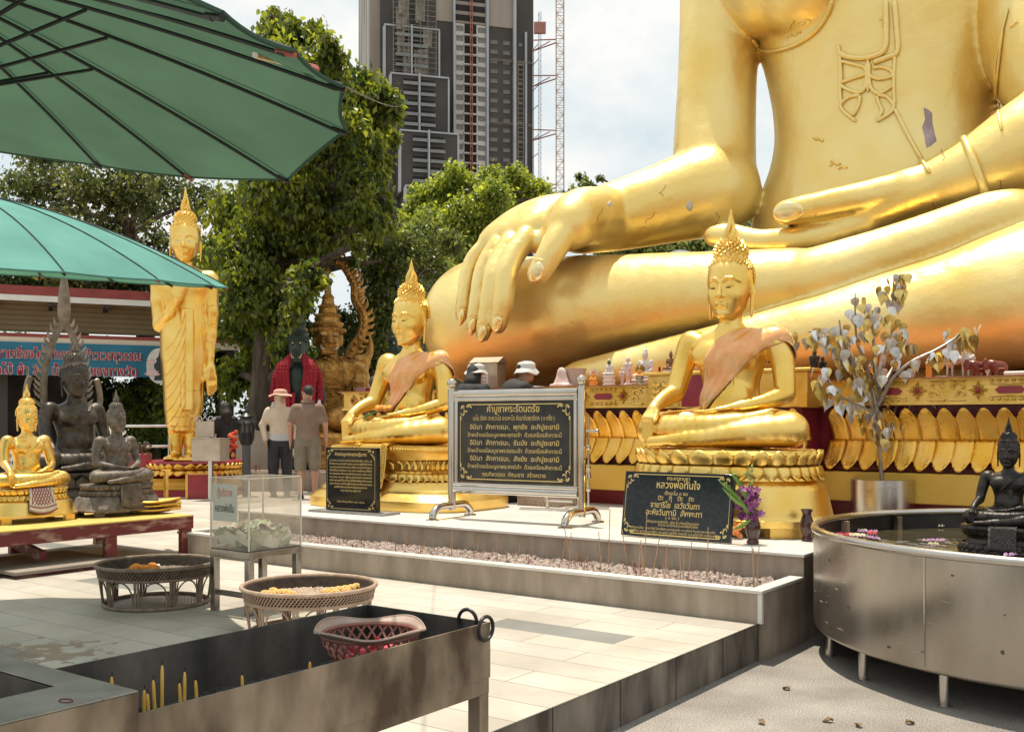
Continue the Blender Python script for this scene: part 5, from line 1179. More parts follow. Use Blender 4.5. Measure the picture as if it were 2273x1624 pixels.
for s in (-1, 1):
    p_ = MB(); p_.tube([(s * bw, 0, .07), (s * bw, 0, zz(861))], .036, 16); p_.build('post', STEELP, bd_)
    MB().ball((s * bw, 0, zz(861) + .055), .045, 16, 10).build('finial_ball', STEELP, bd_); MB().lathe([(.03, 0), (.022, .01), (.018, .025)], 14, (s * bw, 0, zz(861))).build('finial_neck', STEELP, bd_)
    m = MB(); m.tube(smooth_path([(s * bw, -.30, .015), (s * bw, -.285, .06), (s * bw, -.20, .11), (s * bw, -.05, .115), (s * bw, .05, .115), (s * bw, .20, .11), (s * bw, .285, .06), (s * bw, .30, .015)], 5), .034, 14); m.build('curved_foot', STEELP, bd_)
    m = MB()
    for q in (-1, 1): m.lathe([(.06, 0), (.058, .010), (.04, .014)], 18, (s * bw, q * .30, 0))
    m.build('foot_flange', STEELP, bd_)
zA, zB = zz(1090), zz(872)
m = MB(); m.tube([(-bw + .03, 0, zB), (bw - .03, 0, zB)], .036, 14); m.tube([(-bw + .03, 0, zA), (bw - .03, 0, zA)], .036, 14); m.tube([(-bw + .03, -.005, zB - .05), (bw - .03, -.005, zB - .05)], .022, 12); m.tube([(-bw + .03, -.005, zA + .045), (bw - .03, -.005, zA + .045)], .022, 12)
for s in (-1, 1): m.tube([(s * (bw - .055), -.005, zA + .03), (s * (bw - .055), -.005, zB - .03)], .020, 12)
m.build('frame_rail', STEELP, bd_)
bW, bH = bw - .075, (zB - zA) / 2 - .07
pn = bpy.data.objects.new('board_panel', None); link(pn); pn.parent = bd_; pn.location = (0, 0, (zA + zB) / 2)
bx = lambda x: (x - 1030) / 870 * bW; bz = lambda y: (745 - y) / 620 * bH
T = [('คำบูชาพระรัตนตรัย', 1020, 290, .058, 790, .012), ('นะโม ตัสสะ ภะคะวะโต อะระหะโต สัมมาสัมพุทธัสสะ ( ๓ ครั้ง )', 1020, 415, .040, 1230, .0)]
for i, w in enumerate(('พุทธัง', 'ธัมมัง', 'สังฆัง')): T.append(('อิมินา  สักกาเรนะ,  %s  อะภิปูชะยามิ' % w, 1030, 550 + i * 240, .042, 1345, .008))
for i, w in enumerate(('พุทธเจ้า', 'ธรรมเจ้า', 'สงฆ์เจ้า')): T.append(('ข้าพเจ้าขอน้อมบูชาพระ%s  ด้วยเครื่องสักการะนี้' % w, 1030, 665 + i * 240, .034, 1420, .002))
T.append(('คุณทิพวรรณ  ทัศนะธาร  สร้างถวาย', 1030, 1265, .036, 955, .002))
SLATE = mat('board_slate', (.016, .017, .017), .32, 0, (.05, .046, .036), 5, 0, detail=6)
panel('board', '', pn, bW, bH, -.012, .012, [(t, bx(x), bz(y), h, w / 870 * bW, b) for t, x, y, h, w, b in T], SLATE)
# ---------------------------------------------------------------- black granite slab before the oval lotus base
gl = UZ(1383, 1188, PLAT); gr = UZ(1625, 1207, PLAT); mid = (gl + gr) / 2; dv = gr - gl; hW = dv.length / 2
gs = thing('granite_slab', 'black granite slab with gold Thai writing, leaning against the oval lotus base', 'sign', mid + Vector((0, 0, .004)), math.atan2(dv.y, dv.x))
hH = pw(143, mid.y) / 2 * 1.03
pn = bpy.data.objects.new('slab_panel', None); link(pn); pn.parent = gs; pn.location = (0, .02, hH); pn.rotation_euler = (R(-9), 0, 0)
gx = lambda x: (x - 1045) / 880 * hW; gz = lambda y: (655 - y) / 545 * hH
T = [('พระคาถาบูชา', 1060, 220, .028, 370, .01), ('หลวงพ่อทันใจ', 1060, 355, .052, 700, .015), ('ตั้งนะโม ๓ จบ', 1040, 465, .026, 370, .01), ('ตะ   กุ   ตะ   กะ', 1040, 555, .040, 580, .01), ('จายาริโย  เอวังวันทา', 1030, 680, .042, 790, .012), ('อะหังวันทามิ  สัพพะทา', 1020, 805, .042, 905, .012), ('( ๑ จบ )', 1005, 865, .022, 220, .0),
     ('เครื่องบูชาหลวงพ่อทันใจ : กล้วย ส้ม หรือผลไม้ตามฤดูกาล', 1010, 935, .018, 850, 0), ('ข้าวสวย ดอกไม้หรือใบประยงค์เพื่อให้ทุกชนิด', 1105, 985, .018, 640, 0),
     ('สร้างถวายโดย  นางสาวิตรี อินทร์สนิท และครอบครัว ร.ต.สุวัฒน์ คำนวณ และครอบครัว', 1010, 1050, .017, 1370, 0), ('น.ส.วรารัตน์ บูรณา น.ส.พนิดา และญาติ นายวิชัย ธรรมกิจ น.ส.สุนีย์ ใจดี และครอบครัว', 1010, 1105, .017, 1490, 0), ('คุณปรีชา ชื่นใจ คุณมาลี รุ่งเรือง คุณสุดา และครอบครัว', 990, 1150, .017, 880, 0)]
panel('slab', '', pn, hW, hH, -.018, .018, [(t, gx(x) , gz(y) - .010, h, w / 880 * hW, b) for t, x, y, h, w, b in T], GRANITE, s=.75)
# ---------------------------------------------------------------- small black slab on its foot
sl0 = UZ(728, 1130, PLAT + .02); sr0 = UZ(840, 1137, PLAT + .02); mid = (sl0 + sr0) / 2; dv = sr0 - sl0; hW = dv.length / 2; hH = pw(140, mid.y) / 2
ss = thing('small_slab', 'small upright black slab with dense gold writing on a grey foot', 'sign', Vector((mid.x, mid.y, PLAT)), math.atan2(dv.y, dv.x))
m = MB().box(-hW - .14, hW + .16, -.13, .13, .0005, .022); m.build('foot_slab', mat('grey_granite', (.20, .19, .18), .4, 0, (.30, .29, .27), 30), ss)
pn = bpy.data.objects.new('slab_panel', None); link(pn); pn.parent = ss; pn.location = (0, 0, .0225 + hH)
lines = [('คำกราบบูชาพระพุทธปฏิมากร', 0, hH * .74, .030, hW * 1.25, .02)]
tt = ['นะโม ตัสสะ ภะคะวะโต อะระหะโต สัมมาสัมพุทธัสสะ กล่าว ๓ จบ', 'ข้าพเจ้าขอกราบบูชาพระพุทธ พระธรรม และพระสงฆ์ผู้เป็นที่พึ่ง ข้าพเจ้า', 'ขอบารมีพระพุทธองค์โปรดดลบันดาลให้เกิด ความสุขสวัสดี มีปัญญา', 'สิ่งใดที่ได้ล่วงเกินทั้งกาย วาจา และใจ ขออโหสิกรรมให้สิ้นไป', 'ความเจริญรุ่งเรือง ให้พ้นจากทุกข์ภัยทั้งปวง สุขกาย สบายใจ ตลอดไป', 'อายุ วรรณะ สุขะ พละ ปฏิภาณ ธนสารสมบัติ ขอจงบังเกิดมี', 'ขอกุศลผลบุญที่ได้กระทำมาแล้วนี้จงสำเร็จแก่บิดามารดา', 'ครูบาอาจารย์ ญาติมิตร ผู้มีพระคุณ และเจ้ากรรมนายเวร', 'ขอให้ถึงซึ่งพระนิพพานในอนาคตกาล', 'สาธุ สาธุ สาธุ อนุโมทามิ']
for i, s_ in enumerate(tt): lines.append((s_, 0, hH * (.56 - i * .105), .017, hW * (1.68 if i < 8 else 1.3 if i == 8 else .8), .012))
lines.append(('วัดพระใหญ่ พัทยา พ.ศ. ๒๕๖๐', 0, -hH * .74, .016, hW * 1.1, 0))
panel('slab', '', pn, hW, hH, -.03, .03, lines, GRANITE, s=.62)
# polished rack behind the framed board
rk = thing('polished_rack', 'thin polished steel candle rack with side arms behind the framed board', 'rack', UZ(1306, 1128, PLAT), RZ)
k_ = rk.location.y / FPX; zr = lambda v: (1128 - v) * k_
m = MB(); m.tube([(0, 0, .03), (0, 0, zr(925))], .013, 10); m.build('post', STEEL, rk)
m = MB(); m.tube([(-.10, 0, zr(956)), (.10, 0, zr(956))], .014, 10); m.ball((.10, 0, zr(956)), .022, 10, 7); m.build('arm', STEEL, rk)
m = MB()
for v in (998, 1043, 1090): m.lathe([(.02, 0), (.026, .012), (.026, .035), (.02, .047)], 12, (0, 0, zr(v)))
m.lathe([(.035, 0), (.022, .06), (.03, .07)], 12, (0, 0, zr(1060))); m.build('collar', STEEL, rk)
MB().bar((-.22, -.08, .012), (.22, .03, .012), .055, .022).build('foot', STEEL, rk)
rk2 = thing('low_steel_stand', 'low steel stand with a flat foot showing under the framed board', 'stand', UZ(1215, 1132, PLAT), RZ)
m = MB(); m.tube([(0, 0, .02), (0, 0, .30)], .018, 10); m.tube([(-.02, 0, .10), (.30, 0, .10)], .012, 8); m.build('post', STEEL, rk2); MB().bar((-.26, -.10, .012), (.22, .05, .012), .055, .022).build('foot', STEEL, rk2)
# ---------------------------------------------------------------- vases, orchids, garland
VASE = mat('brown_glaze', (.045, .014, .012), .12, 0, (.09, .03, .022), 6, coat=.5)
def vase(name, label, p, s=1):
    t = thing(name, label, 'vase', p, 0, None, s)
    MB().lathe([(.048, 0), (.052, .02), (.040, .045), (.060, .10), (.066, .15), (.050, .20), (.038, .235), (.040, .25), (.052, .275), (.054, .285), (.047, .285), (.034, .245), (.03, .22)], 28, cap=False).build('body', VASE, t, sharp=60); return t
v1 = UZ(1671, 1207, PLAT); vase('glazed_vase', 'brown glazed vase holding purple orchids before the lotus base', v1, .86); vase('glazed_vase', 'empty dark brown vase between lotus base and water tank', UZ(1791, 1200, PLAT), .82)
orc = thing('orchid_bunch', 'bunch of purple orchids with long green leaves in the brown vase', 'flowers', v1 + Vector((0, 0, .20)), 0)
m = MB(); rr = random.Random(4)
k_ = v1.y / FPX; pos = lambda u, v, y=0: Vector(((u - 1671) * k_, y, (1207 - v) * k_ - .20))
for (u0, v0, u1, v1_) in ((1672, 1130, 1640, 1088), (1672, 1130, 1662, 1078), (1674, 1130, 1684, 1095), (1672, 1140, 1655, 1105), (1674, 1140, 1680, 1120)): m.tube([pos(1671, 1165), pos(u0, v0), pos(u1, v1_)], .004, 5)
m.build('stems', GREENL, orc)
m = MB()
for i in range(58):
    c = pos(rr.gauss(1660, 12), rr.uniform(1082, 1150), rr.uniform(-.06, .05)); c.x += (c.z - .2) * -.05
    ax = Vector((rr.uniform(-1, 1), rr.uniform(-1.4, -.2), rr.uniform(-.6, .8))).normalized(); x = ax.orthogonal().normalized(); y = ax.cross(x)
    for k in range(5):
        a = k * 2 * math.pi / 5; d = x * math.cos(a) + y * math.sin(a); e = d.cross(ax)
        m.add([c, c + d * .018 + e * .012 + ax * .004, c + d * .034 + ax * .010, c + d * .018 - e * .012 + ax * .004], [(0, 1, 2, 3)])
m.build('blossoms', ORCHID, orc, sharp=0)
m = MB()
for (pts) in (((1662, 1140), (1625, 1095), (1590, 1062)), ((1660, 1135), (1632, 1100), (1604, 1066)), ((1662, 1120), (1640, 1075), (1612, 1038)), ((1664, 1120), (1650, 1085), (1630, 1055)), ((1668, 1150), (1645, 1165), (1625, 1172)), ((1662, 1130), (1630, 1110), (1600, 1080))):
    m.tube(smooth_path([pos(*q, -.03) for q in pts], 4), [.008, .013, .016, .017, .016, .014, .010, .006, .001], 5, flat=(Vector((.4, .7, .5)).normalized(), .12))
m.build('leaf', GREENL, orc)
m = MB()
for i in range(26):
    f = i / 26; c = pos(1664 + 6 * math.sin(f * 9) + rr.uniform(-5, 5), 1082 - f * 48, .01); m.add([c, c + Vector((rr.uniform(-.02, .02), -.01, .012)), c + Vector((rr.uniform(-.02, .02), .006, .024))], [(0, 1, 2)])
m.tube([pos(1664, 1120), pos(1664, 1080), pos(1661, 1030)], .002, 4); m.build('green_spray', mat('pale_green', (.34, .42, .16), .5), orc)
gp = UZ(1634, 1196, PLAT); gar = thing('orange_garland', 'small orange marigold garland on the platform beside the granite slab', 'garland', gp, 0)
m = MB()
for i in range(9): m.ball((.028 * math.cos(i * .8), .02 * math.sin(i * .8), .025 + .009 * i), .021, 7, 5)
m.build('bloom', mat('salmon_marigold', (.85, .24, .05), .6, 0, (.92, .42, .16), 30), gar)
# ---------------------------------------------------------------- tree of gilt leaves in a steel pot
pc = P(1958, 1110, 9.0); ptz = .58
pt_ = thing('steel_pot', 'brushed steel cylinder pot holding the tree of gilt leaves', 'pot', (pc.x, pc.y, 0), 0)
zt_ = P(0, 1063, 9.0).z; rp = pw(67, 9.0)
MB().lathe([(rp - .01, .0), (rp, .01), (rp, zt_), (rp - .02, zt_ + .002), (rp - .02, zt_ - .04), (0, zt_ - .04)], 48, cap=False).build('body', STEEL, pt_, sharp=40)
tr = thing('gilt_leaf_tree', 'metal wishing tree hung with gold and silver bodhi leaves', 'ornamental tree', (pc.x, pc.y, zt_ - .04), 0)
kk = 9.0 / FPX; X = lambda u, v, y=0: Vector(((u - 1958) * kk, y, (1063 - v) * kk + .04))
WOODP = mat('silver_branch', (.26, .20, .15), .4, .5, (.42, .35, .28), 8)
br = MB(); brs = [[(1957, 1065, 0), (1952, 990, 0), (1948, 930, 0), (1950, 870, .02), (1946, 800, .0)], [(1951, 960, 0), (1930, 900, -.05), (1910, 850, -.08), (1880, 800, -.1)], [(1950, 930, 0), (1940, 860, .05), (1925, 800, .05), (1905, 760, .03), (1900, 700, .02), (1900, 650, .02)],
     [(1946, 850, 0), (1938, 780, -.03), (1932, 720, -.05), (1932, 690, -.05)], [(1948, 860, 0), (1964, 790, .06), (1985, 740, .08), (1990, 690, .1), (1992, 640, .1), (1994, 605, .1)], [(1950, 900, 0), (1975, 840, -.08), (2010, 805, -.12), (2060, 780, -.15), (2100, 755, -.16), (2124, 730, -.16)],
     [(1953, 1000, 0), (1980, 960, .05), (2000, 900, .1), (2040, 885, .12), (2080, 875, .14)], [(2000, 900, .1), (2050, 870, .05), (2090, 842, .0), (2110, 836, 0)], [(1951, 980, 0), (1935, 930, -.1), (1905, 905, -.14), (1870, 890, -.18), (1840, 870, -.2), (1812, 820, -.2)],
     [(1925, 880, -.06), (1890, 830, -.1), (1860, 770, -.06), (1850, 745, -.05), (1820, 735, -.05), (1790, 738, -.05)], [(1905, 850, -.08), (1880, 800, -.15), (1855, 760, -.2), (1845, 715, -.22)], [(1950, 870, 0), (1990, 820, .12), (2010, 780, .15), (2030, 740, .15)]]
nodes = []
for b in brs:
    q = smooth_path([X(*p) for p in b], 5); br.tube(q, [.018 * (1 - i / len(q) * .72) for i in range(len(q))], 7)
    nodes += q[max(0, len(q) // 4):] + q[-len(q) // 3:]
br.build('branches', WOODP, tr)
def leaf_pts(s):
    o = [(0, 0, 0)]
    outl = [(.0, .0), (-.33, -.06), (-.46, -.30), (-.40, -.55), (-.22, -.80), (-.06, -1.02), (0, -1.22), (.06, -1.02), (.22, -.80), (.40, -.55), (.46, -.30), (.33, -.06)]
    return [Vector((x * s, .10 * s * abs(x) * 2, z * s)) for x, z in outl]
LG = [mat('gold_leaf_%s' % n, c, .3, .85, c2, 20, .1, 60) for n, c, c2 in (('dark', (.34, .22, .05), (.52, .35, .09)), ('old', (.26, .16, .05), (.42, .28, .09)), ('bright', (.62, .44, .12), (.74, .58, .22)))]
LS = [mat('silver_leaf_%s' % n, c, .3, .6, c2, 20, .1, 60) for n, c, c2 in (('pale', (.66, .64, .61), (.78, .76, .74)), ('grey', (.42, .39, .36), (.58, .55, .51)))]
rr = random.Random(21); LM = []
for s in (.085, .10, .115):
    m = MB(); p = leaf_pts(s); c = Vector((0, -.004, -.45 * s)); n = len(p); m.add(p + [c], [(i, (i + 1) % n, n) for i in range(n)]); me = m.mesh('bodhi_leaf', 0); LM.append(me)
more = MB(); more2 = MB()
for i in range(330):
    q = rr.choice(nodes); mt = rr.choice(LG + LS + LS); lo_ = q + Vector((rr.uniform(-.11, .11), rr.uniform(-.13, .13), rr.uniform(-.09, .03))); ro_ = (rr.uniform(-.35, .35), rr.uniform(-.35, .35), rr.gauss(0, .7))
    if i >= 100:
        from mathutils import Euler
        mo = more if i % 2 else more2; mo.M = Matrix.Translation(lo_) @ Euler(ro_).to_matrix().to_4x4(); p = leaf_pts(rr.choice((.075, .09, .105))); mo.add(p + [Vector((0, -.004, -.04))], [(k_, (k_ + 1) % len(p), len(p)) for k_ in range(len(p))]); continue
    o = bpy.data.objects.new('leaf', rr.choice(LM)); link(o); o.parent = tr
    if not o.data.materials: o.data.materials.append(None)
    o.material_slots[0].link = 'OBJECT'; o.material_slots[0].material = mt
    o.location = lo_; o.rotation_euler = ro_
o = more.build('inner_leaves', LG[2], tr, sharp=0); o['kind'] = 'stuff'; o = more2.build('inner_leaves', LS[0], tr, sharp=0); o['kind'] = 'stuff'
# ---------------------------------------------------------------- incense sticks in the ash
INC = mat('incense_stick', (.40, .22, .12), .8, 0, (.55, .36, .24), 30); INR = mat('red_incense_stub', (.30, .07, .06), .8)
rr = random.Random(9)
st = [(1430, 1262, 1140, 6), (1422, 1290, 1200, -8), (1395, 1275, 1175, -14), (1418, 1282, 1206, 3), (1446, 1285, 1192, 18), (1475, 1290, 1205, 6), (1350, 1262, 1130, 4), (1270, 1258, 1165, -18), (1262, 1262, 1180, 6), (1150, 1238, 1196, 5), (1105, 1240, 1190, -4), (1058, 1232, 1190, 4), (1054, 1234, 1196, -5), (1000, 1222, 1172, 3), (1004, 1224, 1178, 0), (1570, 1288, 1170, 2), (1675, 1300, 1212, -6), (1680, 1300, 1212, 5), (1672, 1302, 1216, 0), (1512, 1292, 1212, -4), (1516, 1290, 1218, 3), (1526, 1288, 1200, 10), (1335, 1268, 1180, -6), (1246, 1252, 1200, 8), (900, 1212, 1178, 4), (905, 1214, 1182, -3), (820, 1200, 1168, 4), (860, 1206, 1180, 0), (745, 1196, 1172, 3), (770, 1200, 1176, -3)]
for i in range(60): u = rr.uniform(700, 1710); v0 = 1195 + (u - 700) * .088 + rr.uniform(2, 22); st.append((u, v0, v0 - rr.uniform(9, 26), rr.uniform(-2, 2)))
for i, (u, v0, v1_, du) in enumerate(st):
    p = UZ(u, v0, RIM - .03); a_, b_ = AB(p); b_ = min(max(b_, .1), .68); p = L(a_, b_, RIM - .05); k = p.y / FPX; h = (v0 - v1_) * k + .02
    tall = i < 30
    o = MB().tube([(0, 0, 0), (du * k * .5, 0, h * .5), (du * k, 0, h)], .0032 if tall else .0036, 5).build('incense_stick', INC if i % 3 else (INR if not tall else INC), None, loc=p)
    tag(o, 'thin tan incense stick burning tall in the ash planter' if tall else 'short burnt incense stub in the ash planter', 'incense', 'tall incense sticks in the planter' if tall else 'short incense stubs in the planter')
# dry leaves on the ground
DL = mat('dry_leaf', (.20, .12, .06), .8, 0, (.30, .20, .10), 20)
for i, (u, v, z) in enumerate(((1905, 1612, 0), (1838, 1602, 0), (1690, 1606, 0), (2020, 1606, 0), (1745, 1530, 0))):
    p = UZ(u, v, z); o = MB().grid(lambda a, b: ((a - .5) * .034 * math.sin(math.pi * min(.97, b + .03)), (b - .5) * .055, .004 + .012 * (a - .5) ** 2 * 4 + .006 * math.sin(b * 5)), 4, 6).build('dry_leaf', DL, None, loc=p, rz=i * 1.7)
    tag(o, 'curled dry brown leaf lying on the grey ground' if z == 0 else 'curled dry brown leaf lying on the pale deck tiles', 'leaf', 'dry leaves on the grey ground' if z == 0 else 'dry leaves on the deck')
# ---------------------------------------------------------------- the two green market umbrellas
def canvas(name, top, under):
    m = bpy.data.materials.new(name); m.use_nodes = True; t = m.node_tree; n = t.nodes; k = t.links; n.remove(n['Principled BSDF']); out = n['Material Output']
    d = n.new('ShaderNodeBsdfDiffuse'); tr = n.new('ShaderNodeBsdfTranslucent'); a = n.new('ShaderNodeAddShader')
    c = n.new('ShaderNodeTexCoord'); z = n.new('ShaderNodeTexNoise'); z.inputs['Scale'].default_value = 2.2; z.inputs['Detail'].default_value = 8; k.new(c.outputs['Object'], z.inputs['Vector'])
    for sh, col in ((d, top), (tr, under)):
        r = n.new('ShaderNodeValToRGB'); r.color_ramp.elements[0].position = .35; r.color_ramp.elements[1].position = .68
        r.color_ramp.elements[0].color = (*[q * .86 for q in col], 1); r.color_ramp.elements[1].color = (*[min(1, q * 1.12) for q in col], 1); k.new(z.outputs['Fac'], r.inputs[0]); k.new(r.outputs[0], sh.inputs['Color'])
    w = n.new('ShaderNodeTexWave'); w.inputs['Scale'].default_value = 130; w.inputs['Distortion'].default_value = 1; k.new(c.outputs['Object'], w.inputs['Vector'])
    b = n.new('ShaderNodeBump'); b.inputs['Strength'].default_value = .12; b.inputs['Distance'].default_value = .004; k.new(w.outputs['Fac'], b.inputs['Height']); k.new(b.outputs[0], d.inputs['Normal'])
    k.new(d.outputs[0], a.inputs[0]); k.new(tr.outputs[0], a.inputs[1]); k.new(a.outputs[0], out.inputs['Surface']); return m
CAN1 = canvas('green_canvas', (.070, .122, .092), (.028, .054, .034)); CAN2 = canvas('teal_canvas', (.125, .285, .255), (.022, .06, .035))
RIBM = mat('dark_rib', (.020, .026, .024), .45, .3)
def umbrella(label, C, tilt, Rr, N, t0, h, cm, tips={}, power=1.7, seed=1, loc_z=DECK, fold=()):
    W = Vector((tilt[0], tilt[1], 1)).normalized(); U = (Vector((1, 0, 0)) - W * W.x).normalized(); V = W.cross(U); C = Vector(C); hub = C + W * h
    root = thing('market_umbrella', label, 'umbrella', Vector((hub.x, hub.y, loc_z))); O = root.location; rr = random.Random(seed)
    T = []
    for i in range(N):
        t = t0 - 2 * math.pi * i / N; p = C + (U * math.cos(t) + V * math.sin(t)) * Rr
        if i in tips: p = P(tips[i][0], tips[i][1], p.y)
        T.append(p)
    def rib(i, f):
        p = T[i % N]; q = hub + (p - hub) * f; base = (p - hub).dot(W) * f
        q += W * ((-h * (f ** power)) - (-h * f)) * 1.0 * (1 if True else 0)
        return q
    m = MB(); nu, nv = 8, 14
    for i in range(N):
        sag = 1.0
        def fn(u, v):
            f = .02 + .98 * v; a, b = rib(i, f), rib(i + 1, f); p = a.lerp(b, u); s = 4 * u * (1 - u)
            p = p + (hub - p).normalized() * .010 * Rr * s * f ** 3 * sag - W * s * (.060 * f * (1 - f) + .010 * f) * sag
            p += W * (.007 * math.sin(u * 9 + v * 14 + i) + .006 * math.sin(u * 23 - v * 6 + i * 2) * f) * s * f * (1 - f) * 2
            return p - O
        m.grid(fn, nu, nv)
    sm = MB()
    for i in range(N): sm.tube([rib(i, .03 + .965 * q / 12) + W * .003 - O for q in range(13)], .0035, 5)
    sm.build('seam', RIBM, root); cn = m.build('canopy', cm, root, sharp=50); hm_ = MB(); edge = []
    for i in range(N):
        for q in range(8):
            u = q / 8; p = rib(i, 1).lerp(rib(i + 1, 1), u); s = 4 * u * (1 - u); edge.append(p + (hub - p).normalized() * .010 * Rr * s - W * .010 * s - O)
    for k_ in range(0, len(edge), 8): hm_.tube([edge[(k_ + j) % len(edge)] for j in range(9)], .006, 5)
    hm_.build('hem', cm, root)
    for i in range(N):
        mb = MB(); pts = [rib(i, .03 + .955 * q / 12) - W * .016 - O for q in range(13)]
        mb.tube(pts, .0060, 6); o = mb.build('rib', RIBM, root)
        mb = MB(); e = T[i] - O; d = (rib(i, 1) - rib(i, .95)).normalized(); mb.tube([e - d * .05 - W * .014, e + d * .006 - W * .010], .0075, 6); mb.build('rib_tip', mat('rib_tip_red_%d' % (i + seed * 50), (.40, .10, .08), .5), o) if i % 4 == 1 else mb.build('rib_tip', RIBM, o)
        mb = MB(); mb.tube([rib(i, .46) - W * .022 - O, hub - W * (.34 + h * .4) - O + (T[i] - hub).normalized() * .05], .006, 5); mb.build('strut', RIBM, root)
    MB().tube([hub + W * .06 - O, hub - W * .5 - O], .026, 12).build('shaft', RIBM, root)
    MB().tube([hub - W * .5 - O, Vector((hub.x - W.x * .5, hub.y - W.y * .5, loc_z)) - O], .028, 12).build('pole', RIBM, root)
    MB().lathe([(.05, 0), (.06, .03), (.03, .08), (.01, .1)], 14, hub - O).build('cap', RIBM, root)
    MB().lathe([(.19, 0), (.19, .06), (.06, .10), (.04, .3)], 20, (-W.x * .5, -W.y * .5, 0)).build('foot', STONE, root)
    return root, T, W
u1, T1, W1 = umbrella('big dark green market umbrella seen from below, ribs showing', (-1.896, 2.958, 2.60), (.139, .029), 1.426, 16, 1.522, .219, CAN1, {0: (224, 367), 1: (425, 393), 2: (640, 398), 3: (768, 289), 4: (764, 192), 5: (652, 112), 6: (492, 28)}, 1.5, 1)
o1 = u1.location
m = MB(); far = P(905, 222, 19.5); a = T1[4]; n_ = 30
m.tube([a.lerp(far, q / n_) - Vector((0, 0, 1.2 * (q / n_) * (1 - q / n_) * .3)) - o1 for q in range(n_ + 1)], .0035, 5); m.build('guy_cord', RIBM, u1)
m = MB(); b = P(566, 122, 2.62); c = P(700, 155, 2.95); m.tube([b - o1, c - o1], .009, 7); o = m.build('loose_rib', STEEL, u1); m = MB(); d = (c - b).normalized(); m.tube([c - o1 - d * .05, c - o1], .014, 8); m.build('red_plug', mat('red_plug', (.50, .10, .08), .45), o)
umbrella('lighter teal umbrella seen from above its rim, in front of the pavilion', (-3.313, 6.007, 2.364), (.068, -.102), 1.575, 18, -.06, .44, CAN2, {}, 1.8, 2)
